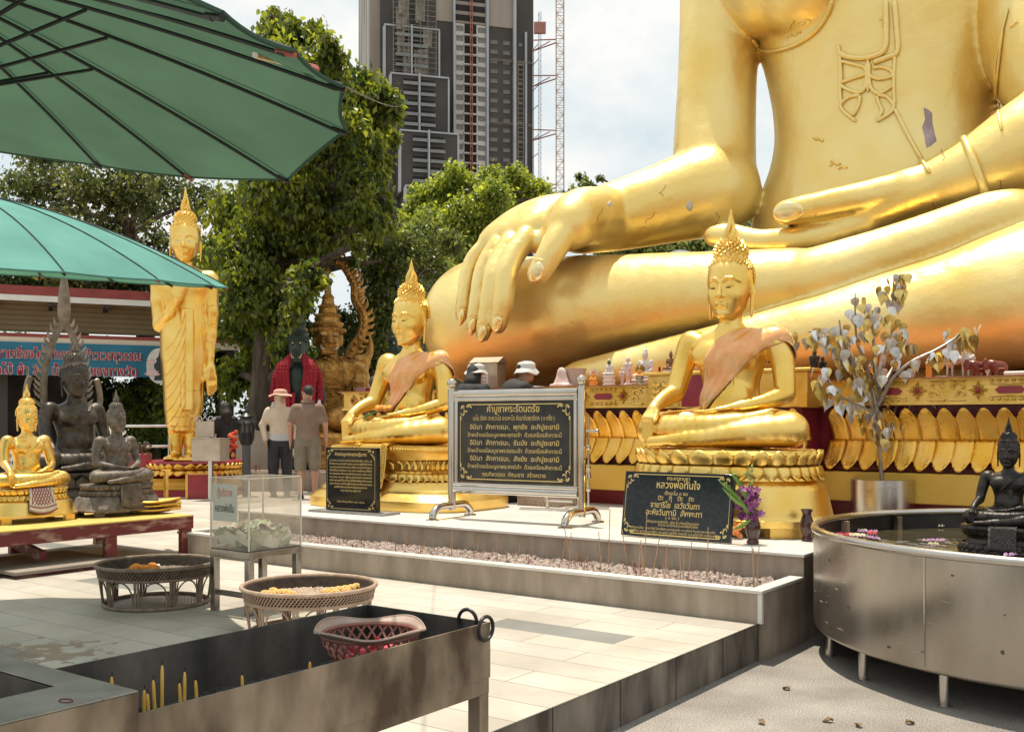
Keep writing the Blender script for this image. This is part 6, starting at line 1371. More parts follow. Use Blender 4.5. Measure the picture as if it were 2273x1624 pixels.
# ---------------------------------------------------------------- people
def person(label, loc, rz, h, top, bottom, sleeve='short', legs='long', arms=None, head_turn=0, hair=HAIRB, hairstyle='short', lean=0, hem=.90, under=None, shoe=None):
    """one standing figure looking along -y; arms = ((elbow, wrist) for -x, the same for +x) in metres of a 1.70 m person"""
    s = h / 1.70; t = thing('person', label, 'person', loc, rz, None, s)
    arms = arms or (((-.26, .03, 1.13), (-.27, -.06, .88)), ((.26, .03, 1.13), (.27, -.06, .88)))
    tw = lambda p: Vector((p[0], p[1] - lean * max(0, p[2] - .9) , p[2] - lean * lean * .5 * max(0, p[2] - .9)))
    sh = [tw((-.175, .01, 1.385)), tw((.175, .01, 1.385))]; hp = [(-.095, .01, .86), (.095, .01, .86)]
    hc = tw((0, -.02, 1.585)); Q = Matrix.Rotation(head_turn, 3, 'Z'); HT = lambda x, y, z: hc + Q @ Vector((x, y, z))
    B = Body((-.75, -.85, -.02), (.75, .40, 1.78), .0095)
    B.cap(tw((0, .005, 1.40)), hc + Vector((0, .01, -.06)), .056, .054, .03)
    B.ell(HT(0, .012, .03), (.077, .094, .092), .02); B.ell(HT(0, -.012, -.045), (.062, .078, .078), .04); B.ell(HT(0, -.045, -.095), (.032, .034, .026), .03)
    B.cap(HT(0, -.082, .012), HT(0, -.104, -.028), .009, .015, .012)
    for q in (-1, 1):
        B.ell(HT(q * .079, .012, -.01), (.012, .024, .034), .008); B.ell(HT(q * .032, -.078, .024), (.024, .012, .010), .012); B.ell(HT(q * .032, -.080, .004), (.014, .008, .007), .004)
    B.ell(HT(0, -.082, -.062), (.024, .012, .007), .006); B.ell(HT(0, -.080, -.075), (.020, .012, .008), .006)
    B.stack([(.80, .15, .11), (.92, .16, .11), (1.05, .135, .095), (1.2, .16, .10), (1.34, .17, .09), (1.42, .08, .06)] if lean == 0 else [(.80, .15, .11), (.95, .15, .11)], .05)
    if lean: B.cap(tw((0, 0, .95)), tw((0, 0, 1.32)), .13, .14, .06)
    for i in (0, 1):
        e, w = Vector(arms[i][0]), Vector(arms[i][1]); B.cap(sh[i], e, .050, .040, .03); B.cap(e, w, .039, .027, .02)
        d = (w - e).normalized(); kn = w + d * .085; hand_into(B, w, kn, (0, -1, .1) if abs(d.z) > .6 else (0, 0, 1), .72, .01, .9, curl=kn + d * .075 + Vector((0, -.02, 0)), r=.0125)
        k = Vector((hp[i][0] * 1.05, -.01, .47)); a = Vector((hp[i][0] * 1.1, .02, .08)); B.cap(hp[i], k, .088, .056, .03); B.cap(k + Vector((0, .012, -.10)), a, .056, .036, .03); B.cap(k, k + Vector((0, .01, -.1)), .054, .054, .03)
        B.cap(a + Vector((0, .0, -.035)), a + Vector((0, -.15, -.05)), .038, .03, .02)
    put('body', B.mesh('body'), SKIN, t)
    # top
    B = Body((-.75, -.85, .4), (.75, .40, 1.62), .0105)
    if lean == 0: B.stack([(hem, .178, .125), (1.0, .176, .124), (1.1, .168, .12), (1.22, .184, .122), (1.33, .205, .112), (1.40, .165, .088), (1.445, .075, .07)], .03)
    else: B.cap(tw((0, .01, hem)), tw((0, .01, 1.30)), .155, .175, .05); B.ell(tw((0, .01, 1.33)), (.20, .12, .11), .04)
    for i in (0, 1):
        e, w = Vector(arms[i][0]), Vector(arms[i][1]); B.cap(sh[i] + Vector((0, 0, -.012)), sh[i].lerp(e, .78 if sleeve == 'short' else 1), .062, .060 if sleeve == 'short' else .052, .07)
        if sleeve == 'long': B.cap(e, e.lerp(w, .96), .054, .040, .02)
    for i in range(7):                              # creases
        a = Vector((random.uniform(-.16, .16), (-.125 if i % 2 else .125), random.uniform(1.0, 1.25))); B.cap(tw(a), tw(a + Vector((random.uniform(-.10, .10), 0, random.uniform(.03, .12)))), .006, .004, .012)
    put('top', B.mesh('top'), top, t)
    if under:
        B = Body((-.3, -.3, .6), (.3, .3, 1.0), .0105); B.stack([(hem - .10, .18, .13), (hem - .02, .175, .128), (hem + .04, .168, .12)], .02); put('undershirt', B.mesh('undershirt'), under, t)
    B = Body((-.4, -.4, .0), (.4, .4, 1.0), .0105); zb = {'long': .07, 'short': .50}[legs]
    B.stack([(.80, .165, .12), (.90, .165, .12), (.955, .155, .115)], .04)
    for i in (0, 1):
        x = hp[i][0]; B.cap((x, .01, .85), (x * 1.12, 0, .50), .108, .088 if legs == 'long' else .096, .03)
        if legs == 'long': B.cap((x * 1.12, .01, .50), (x * 1.18, .02, zb + .04), .086, .072, .03)
    o = put('trousers' if legs == 'long' else 'shorts', B.mesh('trousers'), bottom, t)
    for i in (0, 1):
        x = hp[i][0] * 1.1; B = Body((x - .07, -.24, -.02), (x + .07, .12, .12), .01); B.cap((x, .03, .035), (x, -.15, .025), .045, .038, .02); B.box((x, -.06, .008), (.045, .125, .012), .01, .01); put('shoe', B.mesh('shoe'), shoe or BLACKP, t)
    if hairstyle:
        B = Body((-.2, -.4 - lean, 1.2), (.2, .3, 1.80), .0085) if lean == 0 else Body((-.3, -.9, 1.0), (.3, .4, 1.80), .0095)
        B.ell(HT(0, .018, .038), (.085, .100, .094), .01)
        if hairstyle == 'long': B.chain([HT(0, .05, 0), HT(0, .09, -.12), HT(0, .10, -.26)], [.09, .10, .075], .03); B.ell(HT(0, .02, .02), (.086, .10, .094), .02)
        B.ell(HT(0, -.105, -.02), (.072, .085, .085), .015, sub=True)
        if hairstyle == 'short': B.box(HT(0, 0, -.13), (.2, .2, .095), .01, .02, sub=True)
        put('hair', B.mesh('hair'), hair, t)
    return t, HT
def hat(t, HT, m_, r, tall, droop, up=.05, name='hat'):
    c = HT(0, 0, up); m = MB(); n = 40; rows = [(.0, tall), (.06, tall - .004), (.096, tall - .02), (.106, tall * .5), (.110, .01), (.112, .0)]
    m.lathe([(a, b) for a, b in rows][::-1], n, c)
    def fn(u, v):
        a = u * 2 * math.pi; q = .110 + (r - .110) * v; return c + Vector((q * math.cos(a), q * math.sin(a), -droop * v + .012 * v * math.sin(3 * a + 1) + .008 * v * math.sin(5 * a)))
    m.grid(fn, n, 5); return m.build(name, m_, t, thick=.004, sharp=60)
BEIGE = mat('beige_jacket', (.56, .44, .32), .75, 0, (.64, .53, .40), 6, .2, 30); TAUPE = mat('taupe_polo', (.20, .135, .098), .8, 0, (.25, .175, .13), 6, .2, 30); OLIVE = mat('olive_shorts', (.17, .145, .105), .8, 0, (.22, .19, .14), 6, .2, 30)
NAVY = mat('black_trousers', (.014, .016, .020), .7, 0, (.03, .032, .038), 6, .2, 30); PEACHH = mat('peach_hat', (.55, .28, .21), .75, 0, (.64, .38, .29), 20); GREYT = mat('pale_tshirt', (.50, .50, .52), .8)
gz = lambda u, Y, z=DECK: Vector(((u - CU) / FPX * Y, Y, z))
random.seed(6)
t, HT = person('person in a peach sun hat, beige hooded jacket and black trousers', gz(622, 16.9), R(18), 1.75, BEIGE, NAVY, 'long', 'long', (((-.28, .02, 1.14), (-.235, -.03, .90)), ((.27, .04, 1.14), (.24, -.06, .92))), R(35), hairstyle=None, hem=.99, under=GREYT)
B = Body((-.2, -.25, 1.3), (.2, .25, 1.80), .009); B.ell(HT(0, .015, .03), (.092, .108, .108), .02); B.cap(HT(0, .01, -.05), HT(0, .0, -.17), .085, .085, .03); B.ell(HT(0, -.105, .0), (.055, .06, .06), .02, sub=True); put('hood', B.mesh('hood'), BEIGE, t); hat(t, HT, PEACHH, .185, .075, .035, .062)
t, HT = person('person with cropped hair in a taupe polo shirt and olive shorts, seen from behind', gz(683, 16.3), R(188), 1.80, TAUPE, OLIVE, 'short', 'short', (((-.262, .03, 1.13), (-.27, -.05, .88)), ((.258, .02, 1.13), (.262, -.06, .89))), R(48), hem=.86)
m = MB(); m.tube([(.085 * math.cos(a), .075 * math.sin(a) + .01, 1.452 + .012 * math.sin(a)) for a in (2 * math.pi * i / 24 for i in range(24))], .017, 6, closed=True, flat=(Vector((0, 0, 1)), 1.5)); m.build('collar', TAUPE, t)
t, HT = person('person in a white bucket hat and black shirt bending behind the prayer board', gz(1118, 11.15, PLAT), R(120), 1.60, mat('black_shirt', (.03, .026, .024), .8, 0, (.05, .045, .042), 6, .2, 30), NAVY, 'short', 'long', (((-.22, -.35, 1.02), (-.10, -.55, 1.02)), ((.22, -.35, 1.02), (.10, -.56, 1.04))), 0, lean=.42)
hat(t, HT, WHITEP, .155, .085, .065, .035, 'bucket_hat')
t, HT = person('person in a white sun cap half hidden behind the draped golden statue', gz(1042, 11.6, PLAT), R(150), 1.56, NAVY, NAVY, 'long', 'long', hairstyle='long', lean=.2); hat(t, HT, WHITEP, .15, .08, .05, .035, 'sun_cap')
person('person with dark hair whose head shows above the frieze end', gz(833, 14.3, DECK + .06), R(190), 1.80, NAVY, NAVY, 'short', 'long', hairstyle='short')
t, HT = person('person in a black striped jacket with long black hair beside the tin box', gz(500, 18.3), R(215), 1.58, NAVY, NAVY, 'long', 'long', (((-.24, -.10, 1.12), (-.23, -.36, 1.10)), ((.26, .02, 1.12), (.27, -.05, .88))), hairstyle='long')
m = MB(); m.tube([(-.20, .05, 1.42), (-.245, -.02, 1.25), (-.255, -.08, 1.14)], .012, 5); m.build('sleeve_stripe', WHITEP, t)
g = thing('red_garland', 'red flower garland hanging in front of the black jacket', 'garland', P(517, 955, 17.6), 0)
m = MB()
for i in range(34): a = i * .5; m.ball((.05 * math.cos(a) * (1 + .3 * (i % 2)), .04 * math.sin(a), -.02 - i * .010), .032, 6, 4)
m.build('blooms', mat('red_marigold', (.62, .07, .03), .6, 0, (.75, .14, .06), 30), g); MB().lathe([(.01, -.37), (.035, -.42), (.03, -.46), (.0, -.49)], 10).build('tassel', ORANGEF, g)
# ---------------------------------------------------------------- guardian giants beyond the people
GY = mat('green_guardian_paint', (.012, .026, .019), .45, .1, (.03, .055, .04), 9, .5, 25); OLDG = mat('old_gilt', (.28, .13, .03), .42, .7, (.55, .31, .08), 7, 1.0, 22, detail=8)
def crown(m, o, s, rows): m.lathe([(r * s, z * s) for r, z in rows], 24, o)
def guardian(label, loc, rz, s, skin, trim, garlands=True, seatd=False):
    t = thing('guardian_statue', label, 'statue', loc, rz, None, s)
    B = Body((-.95, -.75, -.02), (.95, .6, 3.1), .022)
    B.stack([(0, .42, .30), (.3, .36, .28), (.8, .34, .26), (1.2, .30, .24), (1.5, .36, .26), (1.8, .46, .28), (2.0, .40, .24), (2.12, .18, .16), (2.2, .14, .14)], .06)
    for q in (-1, 1):
        B.ell((q * .44, 0, 1.93), (.17, .17, .15), .1); B.chain([(q * .52, .0, 1.90), (q * .64, -.02, 1.55)], [.15, .12], .05)
        if q < 0 or garlands: B.chain([(q * .64, -.02, 1.55), (q * .34, -.34, 1.32)], [.12, .085], .04); hand_into(B, (q * .34, -.34, 1.32), (q * .20, -.40, 1.30), (0, 0, 1), 1.6, curl=(q * .05, -.43, 1.26))
        else: B.chain([(.64, -.02, 1.55), (.50, -.36, 1.50)], [.12, .085], .04); hand_into(B, (.50, -.36, 1.50), (.50, -.42, 1.66), (-1, 0, 0), 1.9, curl=(.50, -.42, 1.95))
    B.ell((0, -.04, 2.40), (.22, .24, .24), .03); B.ell((0, -.16, 2.29), (.19, .17, .13), .05); B.cap((0, -.26, 2.46), (0, -.33, 2.36), .04, .06, .03)
    for q in (-1, 1):
        B.ell((q * .10, -.25, 2.47), (.075, .05, .05), .02); B.cap((q * .02, -.28, 2.53), (q * .17, -.22, 2.58), .028, .022, .02); B.ell((q * .22, -.0, 2.40), (.04, .09, .13), .02); B.ell((q * .09, -.30, 2.34), (.05, .04, .03), .02)
    B.cap((-.13, -.27, 2.22), (.13, -.27, 2.22), .03, .03, .02); B.cap((-.11, -.26, 2.16), (.11, -.26, 2.16), .035, .035, .02)
    put('body', B.mesh('body'), skin, t)
    m = MB(); crown(m, (0, -.0, 2.50), 1, [(.27, 0), (.30, .03), (.27, .07), (.24, .09), (.26, .14), (.21, .20), (.20, .26), (.22, .29), (.16, .34), (.15, .42), (.17, .45), (.11, .50), (.095, .58), (.11, .61), (.06, .67), (.05, .80), (.02, 1.0), (.004, 1.12)]); 
    for i in range(24):
        a = 2 * math.pi * i / 24
        for r, z, k in ((.28, .05, .035), (.24, .16, .03), (.20, .30, .026), (.16, .45, .022)): m.ball((r * math.cos(a), r * math.sin(a), 2.50 + z), k, 5, 4)
    m.build('crown', trim, t)
    m = MB()
    for q in (-1, 1): m.tube([(q * .07, -.31, 2.215), (q * .11, -.335, 2.215), (q * .135, -.325, 2.25), (q * .135, -.315, 2.29)], [.014, .016, .012, .003], 7)
    m.build('tusk', mat('ivory_tusk', (.55, .48, .33), .4), t); m = MB()
    for q in (-1, 1): m.ball((q * .10, -.288, 2.462), (.030, .016, .016), 8, 6)
    m.build('eyes', MATS['ivory_tusk'], t)
    return t
def garland_tubes(t, lines, name='draped_garland'):
    for pts, r in lines:
        m = MB(); q = smooth_path(pts, 5); m.tube(q, [r * (1 + .14 * math.sin(i * 2.1)) for i in range(len(q))], 9)
        for i in range(0, len(q)):
            for k in range(5): a = k * 1.26 + i; m.ball(Vector(q[i]) + Vector((math.cos(a) * r * .85, -abs(math.sin(a)) * r * .85, 0)), r * .42, 5, 3)
        m.build(name, GARL, t)
def tassels(t, pts):
    mt = mat('jasmine_tassel', (.80, .74, .68), .7)
    m = MB()
    for x, y, z in pts:
        m.ball((x, y, z), .07, 7, 5)
    m.build('red_rosette', GARL, t); m = MB()
    for x, y, z in pts:
        for k in (-1, 0, 1): m.tube([(x + k * .02, y - .05, z + .10), (x + k * .045, y - .09, z + .0), (x + k * .05, y - .10, z - .06)], [.010, .026, .006], 5)
    m.build('white_tassel', mt, t)
k19 = 19.0 / FPX
def green_guardian(label, u, Y, s, glabel):
    t = guardian(label, gz(u, Y), R(4), s, GY, GY); t.scale = (s * .62, s * .75, s)
    g = thing('flower_garlands', glabel, 'garland', t.location, R(4), None, s); g.scale = (s * .62, s * .75, s)
    S_ = []
    for q in (-1, 1):
        for j in range(4):
            x = .15 + .085 * j; S_.append(([(q * x * .9, -.17 + .02 * j, 2.28 - .05 * j), (q * (x + .10), -.30, 2.02), (q * (x + .06), -.40 + .02 * j, 1.65), (q * (x + .04), -.43 + .02 * j, 1.25), (q * (x + .03), -.43 + .02 * j, .92 + .10 * ((j * 2 + (q > 0)) % 3))], .062))
        for j in range(2): S_.append(([(q * .34, -.06 + .06 * j, 2.10), (q * (.54 + .04 * j), -.12, 1.96), (q * (.60 + .04 * j), -.20, 1.70), (q * (.60 + .05 * j), -.22, 1.44 + .06 * j)], .068))
    S_.append(([(-.06, -.42, 1.6), (-.08, -.45, 1.2), (-.06, -.46, .80), (-.05, -.46, .62)], .055)); garland_tubes(g, S_)
    tassels(g, [(-.36, -.44, 1.08), (-.18, -.46, .88), (.22, -.46, .95), (.38, -.46, 1.10), (-.62, -.26, 1.36), (.62, -.26, 1.40), (.08, -.46, 1.25), (-.06, -.48, .58), (-.66, -.26, 1.22), (.58, -.3, 1.22)])
    return t
green_guardian('dark green tusked guardian under heavy red garlands, behind the two standing people', 662, 19.0, 1.09, 'heavy red flower garlands on the tusked guardian behind the two people')
t = green_guardian('dark green guardian almost hidden behind the draped golden statue', 884, 19.4, 1.10, 'red garlands showing beside the draped golden statue')
gg = guardian('larger old gilt guardian with a raised palm, behind the green one', gz(728, 21.0), R(14), 1.22, OLDG, OLDG, False)
m = MB()                                            # its tall serpent arch
arc = smooth_path([(.30, .25, 1.9), (.42, .25, 2.25), (.60, .25, 2.55), (.62, .25, 2.85), (.48, .25, 3.1), (.46, .25, 3.35), (.36, .25, 3.55), (.24, .25, 3.70), (.14, .25, 3.74)], 6)
m.tube(arc, [.10 - .0012 * i for i in range(len(arc))], 8)
for i in range(2, len(arc) - 2, 2):
    d = (arc[i + 1] - arc[i - 1]).normalized(); o = Vector((d.z, 0, -d.x)); m.tube([arc[i] + o * .06, arc[i] + o * .14 + d * .03, arc[i] + o * .19 + d * .09], [.05, .035, .004], 6); m.ball(arc[i] + Vector((0, -.10, 0)), .045, 6, 4)
for z0, x0 in ((1.95, .55), (2.15, .60)): m.tube(smooth_path([(x0 - .15, .05, z0 - .1), (x0 + .05, .05, z0 - .05), (x0 + .13, .05, z0 + .15), (x0 + .10, .05, z0 + .38)], 4), [.10, .11, .11, .10, .09, .08, .07, .06, .05, .04, .03, .015, .004], 7)
m.build('serpent_arch', OLDG, gg)
m = MB(); rr = random.Random(4)
for i in range(260):
    a = rr.uniform(-2.6, -.5); z = rr.uniform(.2, 2.1); r = .40 + .10 * math.sin(z * 2); m.ball((r * 1.05 * math.cos(a), r * .72 * math.sin(a), z), rr.uniform(.022, .04), 5, 3)
m.build('chased_ornament', OLDG, gg)
MB().tube([(-.42, -.30, .6), (-.40, -.30, 2.55)], .06, 10).build('club', OLDG, gg)
g = thing('flower_garlands', 'short red garland and pink ribbons on the raised gilt hand', 'garland', gg.location, R(14), None, 1.22)
garland_tubes(g, [([(.62, -.30, 1.55), (.72, -.28, 1.42), (.78, -.28, 1.2)], .06)]); m = MB()
for i in range(6): m.tube([(.44 + i * .025, -.46, 1.58), (.42 + i * .03, -.50, 1.40), (.43 + i * .03, -.49, 1.22)], .012, 5)
m.build('pink_ribbon', mat('pink_ribbon', (.55, .25, .28), .6), g); tassels(g, [(.34, -.52, 1.2), (.42, -.54, 1.12), (.28, -.52, 1.10)])
# dark plinth with carved beast below the gilt guardian
pb = thing('carved_plinth', 'dark gilt carved plinth with a crouching beast, under the gilt guardian', 'plinth', gz(770, 19.0), R(10))
MB().lathe([(.66, 0), (.66, .25), (.58, .32), (.56, .70), (.64, .80), (.66, .95), (.60, 1.02), (0, 1.03)], 40, sy=.8, e=.6).build('block', OLDG, pb)
B = Body((-.7, -.8, .9), (.7, .5, 1.9), .025); B.ell((.0, 0, 1.28), (.46, .30, .28), .05); B.ell((.18, -.26, 1.42), (.22, .22, .22), .06); B.ell((.18, -.46, 1.36), (.13, .12, .10), .05)
for q in (-1, 1): B.cap((.18 + q * .14, -.22, 1.58), (.18 + q * .22, -.16, 1.74), .06, .015, .03); B.cap((.18 + q * .16, -.3, 1.2), (.18 + q * .18, -.40, 1.03), .09, .07, .04)
put('beast', B.mesh('beast'), OLDG, pb)
# ---------------------------------------------------------------- black oil lamp, tarpaulin fence, low wall, planter, rail, chair
lp = thing('oil_lamp_stand', 'black ornate oil lamp on a post between statue and people', 'lamp', gz(547, 16.9), 0); k = 16.9 / FPX; z = lambda v: (1100 - v) * k
m = MB().tube([(0, 0, 0), (0, 0, z(985))], .07, 14); m.build('post', mat('grey_post', (.10, .10, .10), .6), lp)
MB().lathe([(.02, z(990)), (.09, z(986)), (.13, z(972)), (.132, z(960))], 16).build('bowl', BLACKP, lp); m = MB()
for i in range(8): a = i * math.pi / 4; m.bar((.125 * math.cos(a), .125 * math.sin(a), z(962)), (.115 * math.cos(a), .115 * math.sin(a), z(938)), .018)
m.build('cage_bar', BLACKP, lp); MB().lathe([(.105, z(962)), (.10, z(938))], 16, cap=False).build('glass', mat('smoky_glass', (.10, .09, .08), .2), lp)
m = MB().lathe([(.17, z(939)), (.13, z(932)), (.10, z(926)), (.12, z(924)), (.06, z(918)), (.03, z(915)), (.035, z(912)), (.004, z(905))], 16)
for i in range(8): a = i * math.pi / 4; m.tube([(.15 * math.cos(a), .15 * math.sin(a), z(938)), (.19 * math.cos(a), .19 * math.sin(a), z(934))], [.02, .006], 5)
m.build('hood', BLACKP, lp)
tp = thing('tarpaulin_fence', 'wrinkled beige tarpaulin fence behind the oil lamp', 'fence', gz(520, 20.5), R(6)); kk_ = 20.5 / FPX
def tarp(u, v): x = -1.2 + 2.3 * u; zz_ = .1 + v * (1.02 - .12 * u * u); return (x, .05 * mnoise.noise((x * 2.5, zz_ * 3, 2)) + .03 * math.sin(x * 5 + zz_ * 4), zz_)
MB().grid(tarp, 50, 20).build('sheet', mat('beige_tarpaulin', (.40, .31, .24), .6, 0, (.48, .39, .31), 3, .2, 12), tp, thick=.01); m = MB()
for x in (-1.2, -.4, .4, 1.1): MB().bar((x, .07, 0), (x, .07, 1.1), .04).build('stake', TABLER, tp)
lw = thing('low_wall', 'low grey incense wall with red stubs behind the two standing people', 'low wall', gz(560, 18.2), R(4)); MB().box(-1.1, 1.9, -.2, .2, 0, .34).build('block', STONE, lw, bevel=.01); MB().box(-1.08, 1.88, -.18, .18, .341, .36).build('ash', ASHM, lw); m = MB()
for i in range(60): x = random.uniform(-1, 1.8); y = random.uniform(-.17, .1); m.tube([(x, y, .36), (x + random.uniform(-.01, .01), y, random.uniform(.40, .48))], .006, 4)
o = m.build('incense_stubs', INR, lw); o['kind'] = 'stuff'
mp_ = thing('maroon_planter', 'maroon planter box with small red flowers behind the bronze statues', 'planter', gz(302, 17.0), R(8)); MB().box(-.22, .22, -.2, .2, 0, .70).build('box', MAROON, mp_, bevel=.01); m = MB()
for i in range(90): m.ball((random.uniform(-.2, .2), random.uniform(-.18, .18), .70 + random.uniform(0, .18)), random.uniform(.015, .035), 5, 3)
m.build('foliage', mat('reddish_leaves', (.16, .05, .04), .6, 0, (.06, .10, .03), 14), mp_)
rl = thing('steel_railing', 'thin steel railing with two rails in front of the dark hedge', 'railing', gz(310, 18.0), R(8)); k = 18.0 / FPX; m = MB()
for v in (945, 990): MB().tube([(-.6, 0, (1090 - v) * k), (.55, 0, (1090 - v) * k)], .022, 8).build('rail', STEEL, rl)
for x in (-.55, .5): MB().tube([(x, 0, 0), (x, 0, (1090 - 945) * k)], .02, 8).build('post', STEEL, rl)
ch = thing('green_plastic_chair', 'green plastic garden chair half hidden behind the bronze statues', 'chair', gz(270, 15.6), R(130)); GP = mat('green_plastic', (.03, .16, .05), .4)
MB().box(-.22, .22, -.22, .22, .42, .45).build('seat', GP, ch, bevel=.01)
for x in (-.2, .2):
    for y in (-.2, .2): MB().bar((x, y, 0), (x * .92, y * .92, .42), .04).build('leg', GP, ch)
m = MB(); m.tube([(-.21, .21, .45), (-.22, .25, .98), (.22, .25, .98), (.21, .21, .45)], .022, 8)
for z_ in (.6, .7, .8, .9): m.bar((-.21, .24, z_), (.21, .24, z_), .02)
for x in (-.1, 0, .1): m.bar((x, .235, .58), (x, .25, .96), .02)
m.build('backrest', GP, ch)
# ---------------------------------------------------------------- figurines along the pedestal
def low_seated(): 
    B = Body((-.86, -.66, -.05), (.86, .52, 1.9), .032)
    B.ell((0, .07, .17), (.40, .30, .2), .06)
    for s in (-1, 1): B.cap((s * .2, .1, .17), (s * .60, -.18, .15), .17, .14, .05); B.cap((s * .60, -.2, .14), (0, -.42, .14), .13, .08, .03); B.chain([(s * .36, .07, .9), (s * .47, .02, .5), (s * .2, -.28, .34)], [.12, .09, .06], .03)
    B.stack([(.05, .3, .24, 0, .06), (.45, .24, .17, 0, .05), (.8, .36, .19, 0, .05), (.95, .2, .13, 0, .05), (1.0, .1, .1, 0, .05)], .04); B.cap((0, .04, .95), (0, .02, 1.1), .11, .10, .03); B.ell((0, 0, 1.27), (.17, .19, .24), .03); B.ell((0, .02, 1.50), (.13, .13, .10), .05); B.cap((0, .02, 1.55), (0, .02, 1.85), .05, .01, .03); B.cap((0, -.17, 1.30), (0, -.22, 1.2), .02, .03, .02)
    return B.mesh('low_seated')
LOWS = low_seated()
def fig(label, u, v, hpx, body_m, base_m, base=.35, b=3.85, rz=None, group=None, wide=1.0, head_m=None, halo=None, cat='figurine'):
    p = UB(u, v, b); a_, b_ = AB(p); p = L(a_, b_, PED); H = pw(hpx, p.y); t = thing('figurine', label, cat, p, RZ if rz is None else rz, group)
    hb = H * base; s = (H - hb) / 1.85
    m = MB().lathe([(.62 * s * wide, 0), (.66 * s * wide, hb * .15), (.55 * s * wide, hb * .35), (.66 * s * wide, hb * .5), (.52 * s * wide, hb * .65), (.64 * s * wide, hb * .85), (.60 * s * wide, hb), (0, hb + .0005)], 28, sy=.75, e=.75); m.build('base', base_m, t)
    o = put('body', LOWS, body_m, t); o.scale = (s * .9, s * .9, s); o.location = (0, 0, hb)
    if head_m: MB().ball((0, 0, hb + 1.27 * s), (.175 * s, .195 * s, .245 * s), 14, 10).build('painted_face', head_m, t)
    if halo:
        m = MB()
        for k_ in range(-5, 6):
            a = k_ * .22; c, s_ = math.sin(a), math.cos(a); r0, r1 = .75 * s, (1.55 if k_ % 2 == 0 else 1.35) * s * (1 - .03 * abs(k_))
            m.tube([(c * r0 * .6, .12 * s, hb + .5 * s + s_ * r0 * .6), (c * r0 * 1.0, .12 * s, hb + .55 * s + s_ * r0), (c * r1 * .85, .12 * s, hb + .6 * s + s_ * r1)], [.10 * s, .12 * s, .01 * s], 6)
        m.build('flame_halo', halo, t)
    return t
GRN = mat('green_enamel', (.03, .12, .05), .3); DKB = mat('brown_figurine', (.16, .07, .035), .35, .2, (.26, .13, .07), 20); ORG = mat('orange_gilt', (.80, .34, .06), .35, .4); OGR = mat('olive_gilt', (.22, .19, .04), .4, .4); STRP = mat('green_white_lacquer', (.06, .11, .05), .3, 0, (.55, .52, .42), 40)
PINKP = mat('pinkish_porcelain', (.66, .48, .42), .35, 0, (.72, .62, .56), 14)
fig('tiny orange gilt figurine with a round halo, beside the clear bowl', 1317, 854, 42, ORG, ORG, .35, 3.70, halo=PINKP)
fig('white porcelain seated figurine with a green face', 1352, 853, 66, PORC, PORC, .38, 3.72, head_m=GRN)
fig('biggest white porcelain figurine, a plump seated monk on a lotus', 1432, 846, 78, PORC, PINKP, .22, 4.05, wide=1.5).children[1].scale *= 1.28
fig('small gold figurine with olive flame halo and striped base', 1420, 852, 48, ORG, STRP, .42, 3.66, halo=OGR)
fig('small black seated figurine between the plump monk and the middle block', 1464, 850, 46, BLACKB, BLACKB, .3, 3.72)
fig('brown beaded seated figurine on the middle block', 1489, 850, 58, DKB, PINKP, .16, 3.50).location.z = PED + .10
fig('white porcelain seated figurine on a tall throne on the middle block', 1531, 850, 68, PORC, PORC, .48, 3.42).location.z = PED + .10
fig('small orange gilt figurine behind the gilt leaf tree', 1906, 838, 44, ORG, ORG, .35)
fig('small dark figurine behind the gilt leaf tree trunk', 1985, 838, 46, BRONZE2, BLACKB, .4)
fig('squat gold figurine on tiered base beside the roosters', 2062, 833, 56, PORC, ORG, .62)
fig('small gold figurine half hidden by gilt leaves', 1930, 838, 40, ORG, PINKP, .3)
def stand_fig(label, u, v, hpx, mt, b=3.75, w=.16):
    p = UB(u, v, b); a_, b_ = AB(p); p = L(a_, b_, PED); H = pw(hpx, p.y); t = thing('standing_figurine', label, 'figurine', p, RZ)
    B = Body((-.3 * H, -.3 * H, 0), (.3 * H, .3 * H, 1.05 * H), H / 42); B.stack([(0, w * H, w * .8 * H), (.05 * H, w * H, w * .8 * H), (.09 * H, w * .7 * H, w * .6 * H), (.4 * H, w * .62 * H, w * .5 * H), (.62 * H, w * .7 * H, w * .5 * H), (.74 * H, w * .85 * H, w * .5 * H), (.79 * H, w * .3 * H, w * .3 * H)], .01); B.ell((0, 0, .86 * H), (.065 * H, .07 * H, .085 * H), .01); B.cap((0, 0, .92 * H), (0, 0, 1.0 * H), .03 * H, .006 * H, .01)
    for s in (-1, 1): B.cap((s * w * .8 * H, 0, .72 * H), (s * w * .6 * H, -.08 * H, .52 * H), .035 * H, .025 * H, .01)
    put('body', B.mesh('body'), mt, t); return t
stand_fig('slim white standing figurine beside the plump monk', 1394, 853, 68, PINKP); stand_fig('thin pinkish standing figurine behind the slim white one', 1381, 851, 44, PINKP, 3.85)
stand_fig('black standing figurine beside the draped statue', 1808, 840, 76, BLACKB, 3.75); stand_fig('second black standing figurine among gilt leaves', 1826, 839, 60, BLACKB, 3.9)
